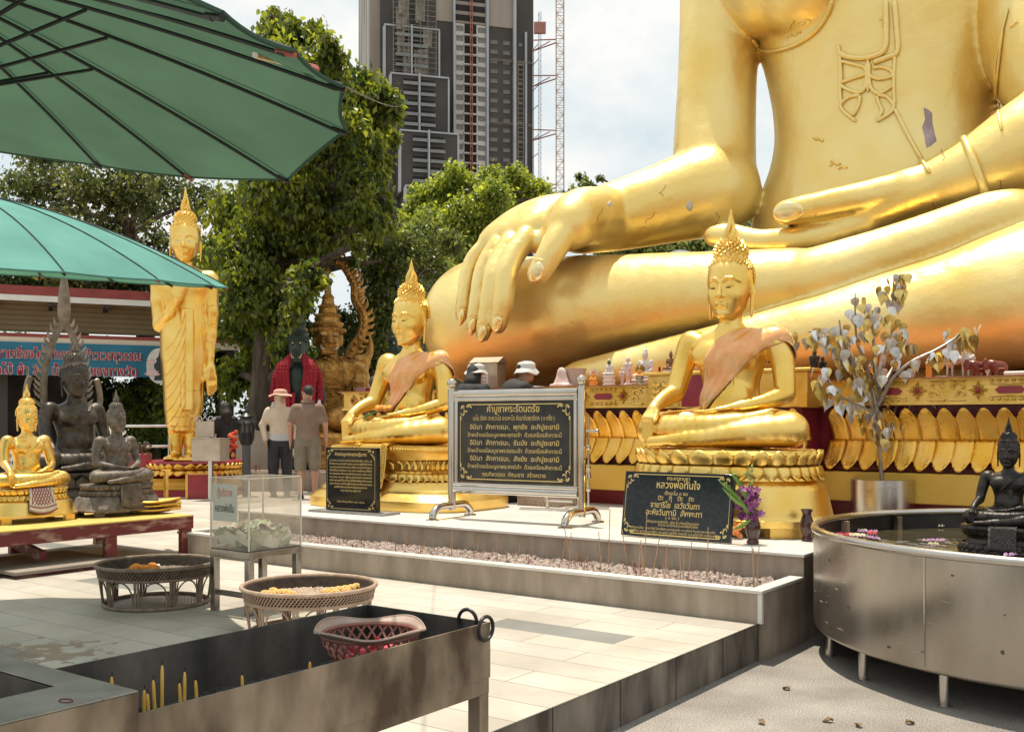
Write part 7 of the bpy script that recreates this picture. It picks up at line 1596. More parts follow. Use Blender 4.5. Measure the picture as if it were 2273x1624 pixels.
def rooster(label, u, v, hpx):
    p = UB(u, v, 3.85); a_, b_ = AB(p); p = L(a_, b_, PED); H = pw(hpx, p.y); t = thing('rooster_figurine', label, 'figurine', p, RZ, 'white rooster figurines'); CH = PORC
    B = Body((-.45 * H, -.4 * H, 0), (.45 * H, .5 * H, 1.0 * H), H / 44); B.ell((0, .02 * H, .46 * H), (.13 * H, .17 * H, .14 * H), .02); B.chain([(0, -.06 * H, .5 * H), (0, -.09 * H, .66 * H), (0, -.08 * H, .78 * H)], [.11 * H, .07 * H, .055 * H], .02); B.ell((0, -.09 * H, .82 * H), (.055 * H, .065 * H, .06 * H), .02)
    for s in (-1, 1): B.cap((s * .06 * H, .02 * H, .38 * H), (s * .065 * H, .0, .05 * H), .04 * H, .022 * H, .01); B.ell((s * .17 * H, .05 * H, .50 * H), (.05 * H, .17 * H, .12 * H), .01)
    B.chain([(0, .16 * H, .52 * H), (0, .28 * H, .66 * H), (0, .34 * H, .56 * H)], [.09 * H, .07 * H, .03 * H], .02); put('body', B.mesh('body'), CH, t)
    m = MB()
    for i in range(5): m.ball((0, (-.13 + i * .028) * H, (.88 + .02 * math.sin(i * 2)) * H), (.012 * H, .022 * H, .045 * H), 6, 4)
    m.ball((0, -.14 * H, .76 * H), (.02 * H, .02 * H, .045 * H), 6, 4); m.build('red_comb', mat('red_comb', (.45, .06, .06), .5), t); MB().tube([(0, -.14 * H, .82 * H), (0, -.19 * H, .805 * H)], [.02 * H, .003], 6).build('beak', ORANGEF, t); MB().box(-.16 * H, .16 * H, -.14 * H, .14 * H, 0, .05 * H).build('base', MAROON, t)
rooster('white rooster figurine with red comb, tallest beside the elephants', 2143, 830, 88); rooster('white rooster figurine half hidden by a silver branch', 2108, 831, 82)
def elephant(label, u, v, hpx):
    p = UB(u, v, 3.72); a_, b_ = AB(p); p = L(a_, b_, PED); H = pw(hpx, p.y); t = thing('elephant_figurine', label, 'figurine', p, RZ + R(-60), 'dark red elephant figurines')
    B = Body((-.5 * H, -.8 * H, 0), (.5 * H, .7 * H, 1.05 * H), H / 40); B.ell((0, .1 * H, .55 * H), (.27 * H, .42 * H, .30 * H), .03); B.ell((0, -.34 * H, .72 * H), (.19 * H, .21 * H, .21 * H), .05)
    for s in (-1, 1):
        for y in (-.14, .36): B.cap((s * .15 * H, y * H, .4 * H), (s * .15 * H, y * H, .05 * H), .11 * H, .10 * H, .03)
        B.ell((s * .22 * H, -.26 * H, .68 * H), (.04 * H, .12 * H, .15 * H), .02)
    B.chain([(0, -.50 * H, .68 * H), (0, -.62 * H, .50 * H), (0, -.66 * H, .72 * H), (0, -.60 * H, .94 * H)], [.09 * H, .075 * H, .06 * H, .05 * H], .02, n=4); put('body', B.mesh('body'), mat('oxblood_glaze', (.13, .022, .016), .3, 0, (.2, .04, .03), 20), t)
    m = MB(); m.tube([(.285 * H * math.cos(a), .1 * H + .43 * H * math.sin(a), .46 * H) for a in (2 * math.pi * i / 30 for i in range(30))], .014 * H, 5, closed=True)
    for s in (-1, 1): m.tube([(s * .09 * H, -.48 * H, .60 * H), (s * .11 * H, -.62 * H, .60 * H), (s * .10 * H, -.68 * H, .68 * H)], [.03 * H, .022 * H, .004], 6)
    m.build('gilt_trim', GOLD, t)
elephant('dark red elephant figurine beside the tallest rooster', 2172, 830, 42); elephant('dark red elephant figurine farther along the pedestal from the roosters', 2214, 829, 42)
stand_fig('tiny white figurine between the two elephants', 2192, 829, 24, PINKP, 3.7, .26)
# stone stump and clear bowl, house-shaped tin box, small white towel
p = UB(1247, 857, 3.72); a_, b_ = AB(p); t = thing('marble_stump', 'rough pinkish white marble stump at the pedestal edge', 'stone ornament', L(a_, b_, PED), RZ); B = Body((-.2, -.15, 0), (.2, .15, .3), .01); B.stack([(0, .12, .08), (.05, .10, .07), (.12, .07, .05), (.2, .045, .04), (.22, .03, .03)], .02); B.box((0, 0, .02), (.12, .08, .02), .01, .02); put('body', B.mesh('body'), PINKP, t)
p = UB(1277, 857, 3.85); a_, b_ = AB(p); t = thing('glass_bowl', 'tapered cloudy glass bowl behind the marble stump', 'bowl', L(a_, b_, PED), RZ); MB().lathe([(.06, 0), (.075, .02), (.125, .21), (.13, .215), (.12, .21), (.07, .025), (0, .02)], 28, cap=False).build('body', mat('cloudy_glass', (.50, .50, .50), .2), t)
hx = thing('house_donation_box', 'house shaped tin donation box with a printed notice, beside the giant knee', 'donation box', L(*AB(UB(1085, 857, 3.75)), PED), RZ + R(12)); kx = UB(1085, 857, 3.75).y / FPX
MB().box(-.165, .165, -.12, .12, 0, 58 * kx).build('box', TIN, hx, bevel=.004); m = MB(); w2 = .19; h0 = 58 * kx + .002
m.add([(-w2, -.15, h0), (w2, -.15, h0), (w2, .15, h0), (-w2, .15, h0), (-w2, 0, h0 + .07), (w2, 0, h0 + .07)], [(0, 1, 5, 4), (2, 3, 4, 5), (0, 4, 3), (1, 2, 5), (3, 2, 1, 0)]); m.build('roof', TIN, hx, thick=.003)
MB().box(-.13, .05, -.1225, -.1205, .06, .20).build('notice', WHITEP, hx); m = MB(); m.box(-.07, -.01, -.122, -.1205, .222, .234); m.build('slot', BLACKP, hx); m = MB()
for i, s_ in enumerate(('ร่วมทำบุญ', 'บูรณะองค์', 'พระใหญ่')): text_into(m, s_, .022, .12, XZ(-.04, -.1235, .165 - i * .042), .01)
m.build('lettering', BLACKP, hx, sharp=0)
p = UB(2266, 833, 3.60); a_, b_ = AB(p); t = thing('white_towel', 'folded white towel on the pedestal edge beyond the elephants', 'towel', L(a_, b_, PED), RZ); MB().box(-.10, .16, -.20, .10, 0, .035).build('fold', WHITEP, t, bevel=.012)
p = UB(1508, 566, 8.9); t = thing('cloth_bundle', 'slate blue cloth bundle behind the giant shin', 'bundle', p, RZ); B = Body((-.6, -.6, -.6), (.6, .6, .3), .05); B.ell((0, 0, -.22), (.36, .3, .30), .05); B.ell((.18, 0, -.12), (.16, .2, .14), .05); put('cloth', B.mesh('cloth'), mat('slate_cloth', (.10, .12, .15), .6, 0, (.17, .19, .22), 8), t)
wb = thing('woven_box', 'low woven box with diamond pattern under the framed board', 'box', UZ(1200, 1122, PLAT), RZ); MB().box(-.26, .26, -.06, .30, 0, .11).build('box', mat('woven_tan', (.34, .25, .17), .6, 0, (.44, .33, .23), 40), wb, bevel=.006); m = MB()
for i in range(9):
    for s in (-1, 1): m.tube([(-.26 + i * .06, -.064, .01 if s > 0 else .10), (-.20 + i * .06 if i < 8 else -.26 + i * .06, -.064, .10 if s > 0 else .01)], .004, 4)
m.build('diamond_pattern', RATTANL, wb)
# ---------------------------------------------------------------- pavilion with its banner
pv0 = P(553, 660, 24.0); PD = Vector((.9087, .4174, 0)); pvz = math.atan2(PD.y, PD.x)
pv = thing('market_pavilion', 'open pavilion with two tiers of red edged roof behind the bronze statues', 'pavilion', (pv0.x, pv0.y, DECK), pvz); k = 24.0 / FPX
zv = lambda v, Y=24.0: P(0, v, Y).z - DECK
WL = -14.0
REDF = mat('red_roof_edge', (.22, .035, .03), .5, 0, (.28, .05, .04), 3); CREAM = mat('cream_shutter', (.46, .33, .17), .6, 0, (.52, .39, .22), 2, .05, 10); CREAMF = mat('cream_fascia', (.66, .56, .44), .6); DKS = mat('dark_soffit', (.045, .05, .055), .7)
def slope(m, x0, x1, y0, y1, z0, z1, th): m.add([(x0, y0, z0), (x1, y0, z0), (x1, y1, z1), (x0, y1, z1), (x0, y0, z0 + th), (x1, y0, z0 + th), (x1, y1, z1 + th), (x0, y1, z1 + th)], [(0, 3, 2, 1), (4, 5, 6, 7), (0, 1, 5, 4), (1, 2, 6, 5), (2, 3, 7, 6), (3, 0, 4, 7)])
z0 = zv(690)
m = MB(); slope(m, WL, 0, 0, 6, z0 + .02, z0 + .9, .06); m.build('upper_roof', REDF, pv)
MB().box(WL, .001, -.03, -.001, zv(678), zv(659)).build('red_fascia', REDF, pv); MB().box(WL, .002, -.028, -.0005, zv(690), zv(678) - .002).build('white_gutter', WHITEP, pv)
m = MB(); slope(m, WL, -.05, .01, 5.9, z0 + .005, z0 + .88, .012)
for i in range(12): m.box(WL + .5 + i * 1.15, WL + .58 + i * 1.15, .05, 3, z0 - .08, z0 - .002)
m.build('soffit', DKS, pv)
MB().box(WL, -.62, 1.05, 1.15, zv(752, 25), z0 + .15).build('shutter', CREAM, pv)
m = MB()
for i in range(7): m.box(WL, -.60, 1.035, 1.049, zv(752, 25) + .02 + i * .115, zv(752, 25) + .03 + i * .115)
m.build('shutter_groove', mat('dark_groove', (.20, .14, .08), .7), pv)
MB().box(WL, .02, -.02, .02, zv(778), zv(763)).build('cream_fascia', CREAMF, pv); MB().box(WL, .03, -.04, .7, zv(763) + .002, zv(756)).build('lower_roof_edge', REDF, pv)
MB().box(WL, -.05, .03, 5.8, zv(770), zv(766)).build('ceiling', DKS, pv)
MB().box(WL, -3.2, 3.4, 3.5, 0, zv(771)).build('back_wall', mat('interior_shade', (.030, .022, .020), .8, 0, (.07, .05, .045), 2), pv)  # wall coloured near black, the stall's shade put into its colour
for x in (-.35, -5.2, -10): MB().box(x - .08, x + .08, .5, .66, 0, zv(771)).build('post', mat('dark_post', (.06, .05, .045), .7), pv)
# stock hanging and standing in the dark stall
rr = random.Random(14); m = MB()
for i in range(44):
    x = rr.uniform(-13, -6.2); z1 = zv(850) - rr.uniform(0, .3); m.tube([(x, 2.2, z1 + .6), (x + rr.uniform(-.05, .05), 2.1, z1 - rr.uniform(.2, .9))], rr.uniform(.03, .07), 6)
t = thing('hanging_garlands', 'dark red garlands hanging in the shadowed stall under the banner', 'garlands', pv.location, pvz); o = m.build('strands', mat('dim_red_strands', (.10, .02, .02), .8, 0, (.20, .05, .04), 20), t); t['kind'] = 'stuff'; o['kind'] = 'stuff'
t = thing('stall_table', 'long dark stall counter under the banner', 'table', pv.location, pvz); MB().box(-13.5, -6.0, 1.4, 2.2, .72, .80).build('top', DKS, t); m = MB().box(-13.4, -6.1, 1.45, 1.5, 0, .719); m.build('front', mat('counter_cloth', (.05, .045, .05), .8), t)
for i in range(9):
    x = -12.8 + i * .75 + rr.uniform(-.1, .1); h = rr.uniform(.3, .75); t = thing('offering_jar', 'clear jar of offerings on the stall counter', 'jar', pv.matrix_basis.translation.copy(), pvz, 'jars on the stall counter'); t.location = Matrix.Translation(pv.location) @ Matrix.Rotation(pvz, 4, 'Z') @ Vector((x, 1.8, .80))
    MB().lathe([(.10, 0), (.11, .02), (.11, h * .8), (.07, h * .9), (.07, h)], 14).build('body', mat('jar_%d' % i, (rr.uniform(.1, .5), rr.uniform(.1, .4), rr.uniform(.1, .4)), .15), t)
nb = thing('price_notice', 'white paper notice standing by the shadowed stall', 'notice', P(42, 1000, 14.5), R(12)); kn = 14.5 / FPX; MB().box(-25 * kn, 25 * kn, -.01, .01, -60 * kn, 14 * kn).build('paper', WHITEP, nb); m = MB()
for i in range(4): text_into(m, ('ดอกไม้', 'ธูปเทียน', 'ชุดละ', '๒๐ บาท')[i], .045, .26, XZ(0, -.012, .02 - i * .10), .01)
m.build('lettering', BLACKP, nb, sharp=0); MB().box(-.02, .02, .012, .03, DECK - nb.location.z, 0).build('stake', DKS, nb)
# banner
bn = thing('blue_banner', 'blue cloth banner with red Thai lettering hung under the pavilion eave', 'banner', (pv0.x, pv0.y, DECK), pvz)
zt_b, zb_b = zv(774), zv(841)
xu = lambda u: (lambda t: (t * pv0.y - pv0.x) / (PD.x - t * PD.y))((u - CU) / FPX)
def ban(u, v): x = xu(-160) + u * (xu(372) - xu(-160)); return (x, -.06 + .02 * math.sin(x * 5) * v, zt_b + (zb_b - zt_b) * v)
MB().grid(ban, 60, 6).build('cloth', mat('blue_banner_cloth', (.015, .13, .22), .6, 0, (.02, .17, .27), 2), bn)
WO, RO = MB(), MB(); Mx = lambda u, v, y: XZ(xu(u), y, zv(v, pv0.y + xu(u) * PD.y))
for txt, u, v, wpx in (('บูชาเครื่องไหว้สักการะ  ท้าวเวสสุวรรณ', 152, 797, 332), ('ดอกไม้ ผ้า 3 สี น้ำแดง  ของทางวัด', 136, 832, 346)):
    w = xu(u + wpx / 2) - xu(u - wpx / 2); text_into(WO, txt, .20, w, Mx(u, v, -.092), .065); text_into(RO, txt, .20, w, Mx(u, v, -.098), .028)
WO.build('letter_outline', WHITEP, bn, sharp=0); RO.build('lettering', mat('crimson_ink', (.32, .01, .03), .6), bn, sharp=0)
m = MB(); c = Mx(352, 812, -.085).translation; m.prism([(.27 * math.cos(a), .40 * math.sin(a)) for a in (2 * math.pi * i / 28 for i in range(28))], 0, .004, XZ(c.x, c.y, c.z)); m.build('white_medallion', WHITEP, bn)
m = MB(); M0 = XZ(c.x + .02, c.y - .008, c.z); m.prism([(-.13, -.33), (.13, -.33), (.10, -.2), (.13, .02), (.06, .10), (.09, .14), (.03, .22), (0, .36), (-.03, .22), (-.09, .14), (-.06, .10), (-.13, .02), (-.10, -.2)], 0, .003, M0); m.build('figure_silhouette', DKS, bn)
m = MB()
for (u, v, s) in ((337, 834, .18), (334, 808, .11)):
    c = Mx(u, v, -.11).translation
    for q in range(7): a = R(15 + q * 25); m.prism([(0, 0), (s * math.cos(a - .22) * .7, s * math.sin(a - .22) * .7), (s * math.cos(a), s * math.sin(a)), (s * math.cos(a + .22) * .7, s * math.sin(a + .22) * .7)], .0006 * q, .0006 * q + .002, XZ(c.x, c.y, c.z))
m.build('lotus_flower', mat('lotus_pink', (.75, .52, .50), .6), bn)
# ---------------------------------------------------------------- trees: trunk, limbs and a crown of leaf-sized blades
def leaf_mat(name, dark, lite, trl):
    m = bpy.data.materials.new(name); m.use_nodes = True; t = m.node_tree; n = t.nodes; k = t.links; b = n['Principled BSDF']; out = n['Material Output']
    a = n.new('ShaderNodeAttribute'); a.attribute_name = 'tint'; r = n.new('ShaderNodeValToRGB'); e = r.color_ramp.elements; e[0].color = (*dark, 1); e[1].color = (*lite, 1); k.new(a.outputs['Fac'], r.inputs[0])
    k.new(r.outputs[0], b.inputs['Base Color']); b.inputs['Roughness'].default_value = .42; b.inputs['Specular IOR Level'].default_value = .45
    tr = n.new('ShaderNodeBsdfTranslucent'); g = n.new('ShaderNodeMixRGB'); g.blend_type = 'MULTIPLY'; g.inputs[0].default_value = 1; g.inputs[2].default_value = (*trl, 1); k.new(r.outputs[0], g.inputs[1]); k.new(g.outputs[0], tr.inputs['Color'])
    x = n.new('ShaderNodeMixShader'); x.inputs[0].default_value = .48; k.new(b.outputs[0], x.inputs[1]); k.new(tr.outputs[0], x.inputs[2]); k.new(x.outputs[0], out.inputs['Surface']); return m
LF1 = leaf_mat('peepal_leaf', (.022, .050, .012), (.26, .31, .045), (2.4, 2.1, .8)); LF2 = leaf_mat('dark_leaf', (.016, .036, .012), (.12, .16, .03), (1.8, 1.8, .9)); LF3 = leaf_mat('bright_leaf', (.09, .14, .02), (.40, .46, .09), (2.0, 1.8, .9)); LF4 = leaf_mat('olive_leaf', (.032, .058, .016), (.28, .31, .10), (1.7, 1.7, 1.0)); LF5 = leaf_mat('dusty_leaf', (.030, .050, .018), (.21, .25, .07), (1.6, 1.5, 1.0))
def crown_mesh(blobs, n, size, seed, droop=.5, twigs=46, spread=.15, hang=.0, shell=2.6):
    g = np.random.default_rng(seed); C = np.array([tuple(b[0]) for b in blobs]); Rr = np.array([b[1] for b in blobs]); w = Rr ** 2.1; w /= w.sum()
    bi = g.choice(len(blobs), int(n / 16), p=w); d = g.normal(size=(len(bi), 3)); d /= np.linalg.norm(d, axis=1)[:, None]; rad = g.random(len(bi)) ** (1 / shell)
    tw = C[bi] + d * (Rr[bi] * rad)[:, None] * np.array([1, 1, .9]); tt = np.clip(g.normal(.34, .22, len(bi)) + .28 * (rad - .7) * 2 * (d[:, 2] > .1), 0, 1)  # upper outer twigs tinted lighter, sunlit tops put into the leaf colour
    i = np.repeat(np.arange(len(bi)), 16); N_ = len(i); p = tw[i] + g.normal(size=(N_, 3)) * (Rr[bi[i]] * spread)[:, None]
    if hang: p[:, 2] -= np.abs(g.normal(size=N_)) * hang
    ax = g.normal(size=(N_, 3)); ax[:, 2] -= droop * 2; ax /= np.linalg.norm(ax, axis=1)[:, None]; up = g.normal(size=(N_, 3)) * .7; up[:, 2] += 1
    sd = np.cross(ax, up); sd /= np.linalg.norm(sd, axis=1)[:, None] + 1e-9; nr = np.cross(sd, ax); L_ = size * g.uniform(.7, 1.3, N_)[:, None]
    V = np.stack([p, p + ax * L_ * .42 + sd * L_ * .30 + nr * L_ * .08, p + ax * L_, p + ax * L_ * .42 - sd * L_ * .30 + nr * L_ * .08], 1).reshape(-1, 3)
    b = np.arange(N_) * 4; F = np.stack([b, b + 1, b + 2, b, b + 2, b + 3], 1).reshape(-1, 3)
    me = bpy.data.meshes.new('crown'); me.vertices.add(len(V)); me.vertices.foreach_set('co', V.astype(np.float32).ravel()); me.loops.add(len(F) * 3); me.loops.foreach_set('vertex_index', F.astype(np.int32).ravel())
    me.polygons.add(len(F)); me.polygons.foreach_set('loop_start', np.arange(0, len(F) * 3, 3, dtype=np.int32)); me.polygons.foreach_set('loop_total', np.full(len(F), 3, np.int32)); me.update(calc_edges=True)
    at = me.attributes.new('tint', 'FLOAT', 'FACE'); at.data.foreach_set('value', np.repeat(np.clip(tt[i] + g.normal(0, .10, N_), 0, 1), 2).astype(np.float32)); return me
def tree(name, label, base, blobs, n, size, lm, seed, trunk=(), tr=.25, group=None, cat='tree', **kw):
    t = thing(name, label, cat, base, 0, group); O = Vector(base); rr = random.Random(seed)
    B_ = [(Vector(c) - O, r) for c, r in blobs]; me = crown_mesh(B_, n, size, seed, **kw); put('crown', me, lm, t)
    if trunk:
        m = MB(); tp = smooth_path([Vector(q) - O for q in trunk], 5); m.tube(tp, [tr * (1.25 - .85 * i / len(tp)) for i in range(len(tp))], 10)
        for c, r in B_:
            j = min(range(len(tp)), key=lambda q: (tp[q] - c).length + (0 if tp[q].z < c.z else 3)); a = tp[max(1, j - 1)]; mid = a.lerp(c, .5) + Vector((rr.uniform(-.2, .2), rr.uniform(-.2, .2), .25)) * (a - c).length * .25
            q = smooth_path([a, mid, c], 4); m.tube(q, [tr * .42 * (1 - .8 * i / len(q)) for i in range(len(q))], 6)
            for _ in range(4):
                d = Vector((rr.gauss(0, 1), rr.gauss(0, 1), rr.gauss(.2, .8))).normalized(); m.tube([c, c + d * r * .5 + Vector((0, 0, r * .1)), c + d * r * .9], [tr * .12, tr * .08, .006], 5)
        m.build('trunk', BARK, t, sharp=60)
    return t
def blobs(L_, Y, dy=1.6, seed=1):
    rr = random.Random(seed); return [(P(u, v, Y + rr.uniform(-dy, dy)), pw(r, Y)) for u, v, r in L_]
T1 = [(650, 420, 60), (700, 420, 60), (660, 340, 50), (610, 320, 50), (720, 500, 55), (560, 530, 60), (600, 620, 60), (690, 230, 60), (800, 380, 40), (790, 440, 36), (845, 360, 30), (850, 440, 22), (835, 540, 16), (800, 540, 18), (790, 570, 12), (845, 580, 10), (875, 240, 22), (880, 300, 16), (620, 40, 34), (740, 120, 30), (725, 90, 22), (660, 180, 70), (760, 330, 70), (650, 470, 80), (560, 640, 70), (740, 440, 60), (640, 760, 40), (655, 800, 36), (625, 75, 52), (690, 90, 50), (610, 130, 55), (690, 150, 62), (740, 200, 55), (800, 200, 55), (850, 215, 40), (755, 280, 62), (830, 260, 40), (815, 330, 42), (690, 320, 75), (620, 400, 85), (740, 390, 75), (820, 420, 50), (835, 490, 34), (690, 480, 85), (590, 500, 85), (770, 480, 55), (520, 470, 70), (540, 580, 75), (630, 580, 75), (480, 570, 55), (620, 670, 65), (540, 690, 65), (590, 760, 55), (520, 830, 45), (660, 720, 35)]
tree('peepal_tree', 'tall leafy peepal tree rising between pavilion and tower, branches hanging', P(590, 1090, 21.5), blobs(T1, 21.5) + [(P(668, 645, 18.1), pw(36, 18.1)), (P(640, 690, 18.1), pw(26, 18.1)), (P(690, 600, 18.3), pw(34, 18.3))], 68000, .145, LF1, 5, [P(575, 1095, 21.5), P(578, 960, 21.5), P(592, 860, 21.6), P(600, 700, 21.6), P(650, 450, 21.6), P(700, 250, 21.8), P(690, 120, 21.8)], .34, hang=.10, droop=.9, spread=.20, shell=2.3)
T2 = [(30, 420, 60), (110, 410, 65), (200, 420, 70), (290, 430, 60), (370, 420, 55), (440, 450, 50), (40, 510, 60), (130, 520, 60), (240, 530, 60), (340, 540, 55), (60, 610, 60), (170, 610, 60), (280, 610, 55), (380, 600, 50), (-60, 480, 80), (-80, 600, 80), (330, 470, 40), (430, 560, 40), (100, 330, 60), (300, 340, 60)]
tree('shade_tree', 'dusty thin crowned tree behind the teal umbrella and the standing statue', P(330, 1085, 28), blobs(T2, 28, 2, 2), 22000, .15, LF5, 6, [P(330, 1085, 28), P(325, 850, 28), P(318, 650, 28), P(290, 520, 28), P(240, 420, 28)], .26, spread=.2)
tree('shade_tree', 'slim bare stemmed tree beside the dusty crowned one, above the pavilion roof', P(180, 1085, 29.5), blobs([(150, 640, 60), (60, 660, 55), (220, 660, 55), (10, 560, 50), (130, 560, 60), (-60, 640, 60), (310, 660, 50), (400, 650, 45)], 29.5, 1.5, 3), 10000, .15, LF5, 7, [P(180, 1085, 29.5), P(186, 850, 29.5), P(180, 650, 29.5), P(200, 500, 29.5), P(150, 400, 29.5)], .2, spread=.22)
T4 = [(850, 600, 60), (900, 560, 55), (950, 530, 45), (870, 680, 65), (830, 720, 55), (790, 760, 50), (850, 780, 55), (900, 640, 55), (960, 590, 40), (820, 830, 55), (900, 730, 55), (780, 850, 45), (760, 720, 35), (1000, 540, 30), (870, 860, 60)]
tree('olive_tree', 'grey green small leaved tree behind the draped statue and the giant knee', P(850, 1085, 23.5), blobs(T4, 23.5, 1.2, 4), 24000, .105, LF4, 8, [P(850, 1085, 23.5), P(845, 900, 23.5), P(850, 780, 23.5), P(900, 620, 23.5)], .2, spread=.2)
T5 = [(1010, 390, 32), (985, 430, 40), (940, 440, 36), (920, 480, 34), (1040, 420, 36), (1090, 395, 30), (1090, 440, 42), (1145, 390, 28), (1150, 430, 40), (1195, 425, 28), (1205, 455, 28), (1030, 480, 48), (960, 500, 45), (1100, 490, 45), (1150, 480, 36), (1000, 550, 50), (920, 540, 40), (1060, 560, 50), (1220, 440, 18)]
tree('bright_tree', 'bright yellow green tree in front of the tower, above the giant hand', P(1040, 1040, 36), blobs(T5, 36, 1.6, 5), 26000, .17, LF3, 9, [P(1040, 1040, 36), P(1045, 750, 36), P(1040, 560, 36), P(1060, 440, 36)], .3, spread=.19)
T6 = [(1290, 395, 14), (1330, 392, 10), (1300, 420, 16), (1350, 500, 60), (1430, 520, 55), (1500, 520, 55), (1570, 520, 55), (1640, 510, 50), (1700, 520, 60), (1390, 560, 60), (1550, 570, 60), (1270, 440, 30)]
tree('hill_tree', 'dense green tree glimpsed between the giant forearm and shin', P(1500, 1020, 42), blobs(T6, 42, 2, 6), 20000, .21, LF4, 10, [P(1500, 1020, 42), P(1490, 700, 42), P(1480, 520, 42)], .3, spread=.2)
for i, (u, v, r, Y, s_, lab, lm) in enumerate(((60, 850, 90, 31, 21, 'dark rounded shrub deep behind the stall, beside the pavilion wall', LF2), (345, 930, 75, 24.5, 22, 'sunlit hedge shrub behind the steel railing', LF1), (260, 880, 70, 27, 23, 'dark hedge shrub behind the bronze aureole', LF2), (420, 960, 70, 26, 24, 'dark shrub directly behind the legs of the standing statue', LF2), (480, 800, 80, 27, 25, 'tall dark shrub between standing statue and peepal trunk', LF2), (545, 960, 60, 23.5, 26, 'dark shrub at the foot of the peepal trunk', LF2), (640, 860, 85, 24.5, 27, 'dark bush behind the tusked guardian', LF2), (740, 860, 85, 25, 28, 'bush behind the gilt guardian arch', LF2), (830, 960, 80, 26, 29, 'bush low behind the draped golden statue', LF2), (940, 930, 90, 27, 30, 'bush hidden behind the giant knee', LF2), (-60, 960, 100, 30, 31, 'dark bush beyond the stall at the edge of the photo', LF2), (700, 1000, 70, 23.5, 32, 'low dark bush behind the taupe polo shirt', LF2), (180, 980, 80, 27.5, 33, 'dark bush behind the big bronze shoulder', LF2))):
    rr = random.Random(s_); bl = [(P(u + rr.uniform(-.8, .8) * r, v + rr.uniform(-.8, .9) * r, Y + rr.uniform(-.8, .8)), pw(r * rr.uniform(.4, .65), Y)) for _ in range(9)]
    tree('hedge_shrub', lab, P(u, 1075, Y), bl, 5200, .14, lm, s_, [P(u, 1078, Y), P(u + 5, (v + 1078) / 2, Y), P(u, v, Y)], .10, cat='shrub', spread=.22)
# ---------------------------------------------------------------- unfinished tower, hoist and crane mast
YT = 300.0; t0 = P(845, HV, YT); TD = Vector((.9635, .2676, 0)); tz = math.atan2(TD.y, TD.x)
tw = thing('tower_block', 'unfinished dark grey residential tower with white fins and scaffolds', 'building', (t0.x, t0.y, 0), tz)
sx = lambda u: (lambda t: (YT * t - t0.x) / (TD.x - TD.y * t))((u - CU) / FPX)
vz = lambda v: EYE + (HV - v) * YT / FPX
DGR = mat('charcoal_render', (.055, .050, .046), .8, 0, (.078, .070, .064), .08); CON = mat('raw_concrete', (.24, .20, .165), .85, 0, (.34, .29, .245), .12, .1, 1, stretch=(1, 1, .15)); WFIN = mat('pale_fin', (.33, .35, .37), .7, 0, (.42, .44, .46), .1); WWAL = mat('white_wall', (.42, .40, .37), .8, 0, (.54, .52, .49), .15, stretch=(1, 1, .3)); RECESS_SHADE = mat('recess_shade', (.022, .020, .018), .9); WIN = mat('dull_window', (.10, .095, .085), .3, 0, (.19, .175, .15), .4); GLB = mat('balcony_glass', (.15, .16, .15), .2, 0, (.22, .23, .215), .3); SCA = mat('scaffold_net', (.20, .175, .14), .9, 0, (.28, .25, .21), .5); RUST = mat('rusty_steel', (.30, .12, .08), .7)  # near-black panels on the facade paint in the shade of recesses and openings
MB().box(sx(845), sx(1184), 0, 30, 0, vz(-140)).build('main_block', DGR, tw)
m = MB(); m.box(sx(845) - 3, sx(845) - .01, 1, 26, 0, vz(-140)); m.build('side_wall', CON, tw)
m = MB()
for y in range(6): m.box(sx(845) - 3.6, sx(845) - 3.01, 1.5 + y * 4.2, 2.9 + y * 4.2, 0, vz(-140))
m.build('side_fin', WWAL, tw)
for (a, b, mt, d, nm) in ((1005, 1009, WFIN, 1.2, 'white_fin'), (1009.3, 1030, WWAL, .5, 'white_strip'), (1057, 1077, WWAL, .5, 'white_strip'), (1078, 1083, WFIN, 1.2, 'white_fin'), (1138, 1144, WFIN, 1.2, 'white_fin'), (1164, 1168, WFIN, 1.0, 'white_fin'), (1181, 1184, WFIN, .6, 'white_fin')):
    top = {1138: -140, 1164: 40, 1181: 75, 1009.3: 35, 1057: 35}.get(a, -140); MB().box(sx(a), sx(b), -d, -.01, 0, vz(top)).build(nm, mt, tw)
MB().box(sx(1030.3), sx(1056.7), -.2, -.015, 0, vz(35)).build('lift_recess_shade', RECESS_SHADE, tw); MB().box(sx(968), sx(1138), -.3, -.02, vz(33), vz(-140)).build('bare_top_floors', CON, tw); m = MB()
for i in range(7): m.box(sx(1010), sx(1076), -.36, -.305, vz(28 - i * 22.3), vz(14 - i * 22.3))
m.build('top_opening_shade', RECESS_SHADE, tw)
for i in range(25): MB().box(sx(1028), sx(1059), -1.3, -.25, vz(62 + i * 22.3), vz(59 + i * 22.3)).build('floor_slab', WWAL, tw)
m = MB()
for c in (1042, 1046): m.box(sx(c) - .12, sx(c) + .12, -1.5, -1.31, 0, vz(-20))
for i in range(160): m.bar((sx(1042), -1.4, 20 + i * .9), (sx(1046), -1.4, 20 + i * .9 + (.9 if i % 2 else -.9)), .12)
m.build('hoist_ladder', RUST, tw)
wm = {}
def win(u, v, w, h, y, nm='window', mt=WIN):
    key = (w, h)
    if key not in wm:
        m = MB(); m.box(-w / 2, w / 2, -.16, 0, -h / 2, h / 2); wm[key] = m.mesh('window', 0)
    o = bpy.data.objects.new(nm, wm[key]); link(o); o.parent = tw; o.location = (sx(u), y, vz(v))
    if not wm[key].materials: wm[key].materials.append(mt)
    return o
for i in range(17):
    v = 46 + i * 22.3
    win(1020, v, 2.1, 1.5, -.52); win(1068, v, 2.1, 1.5, -.52)
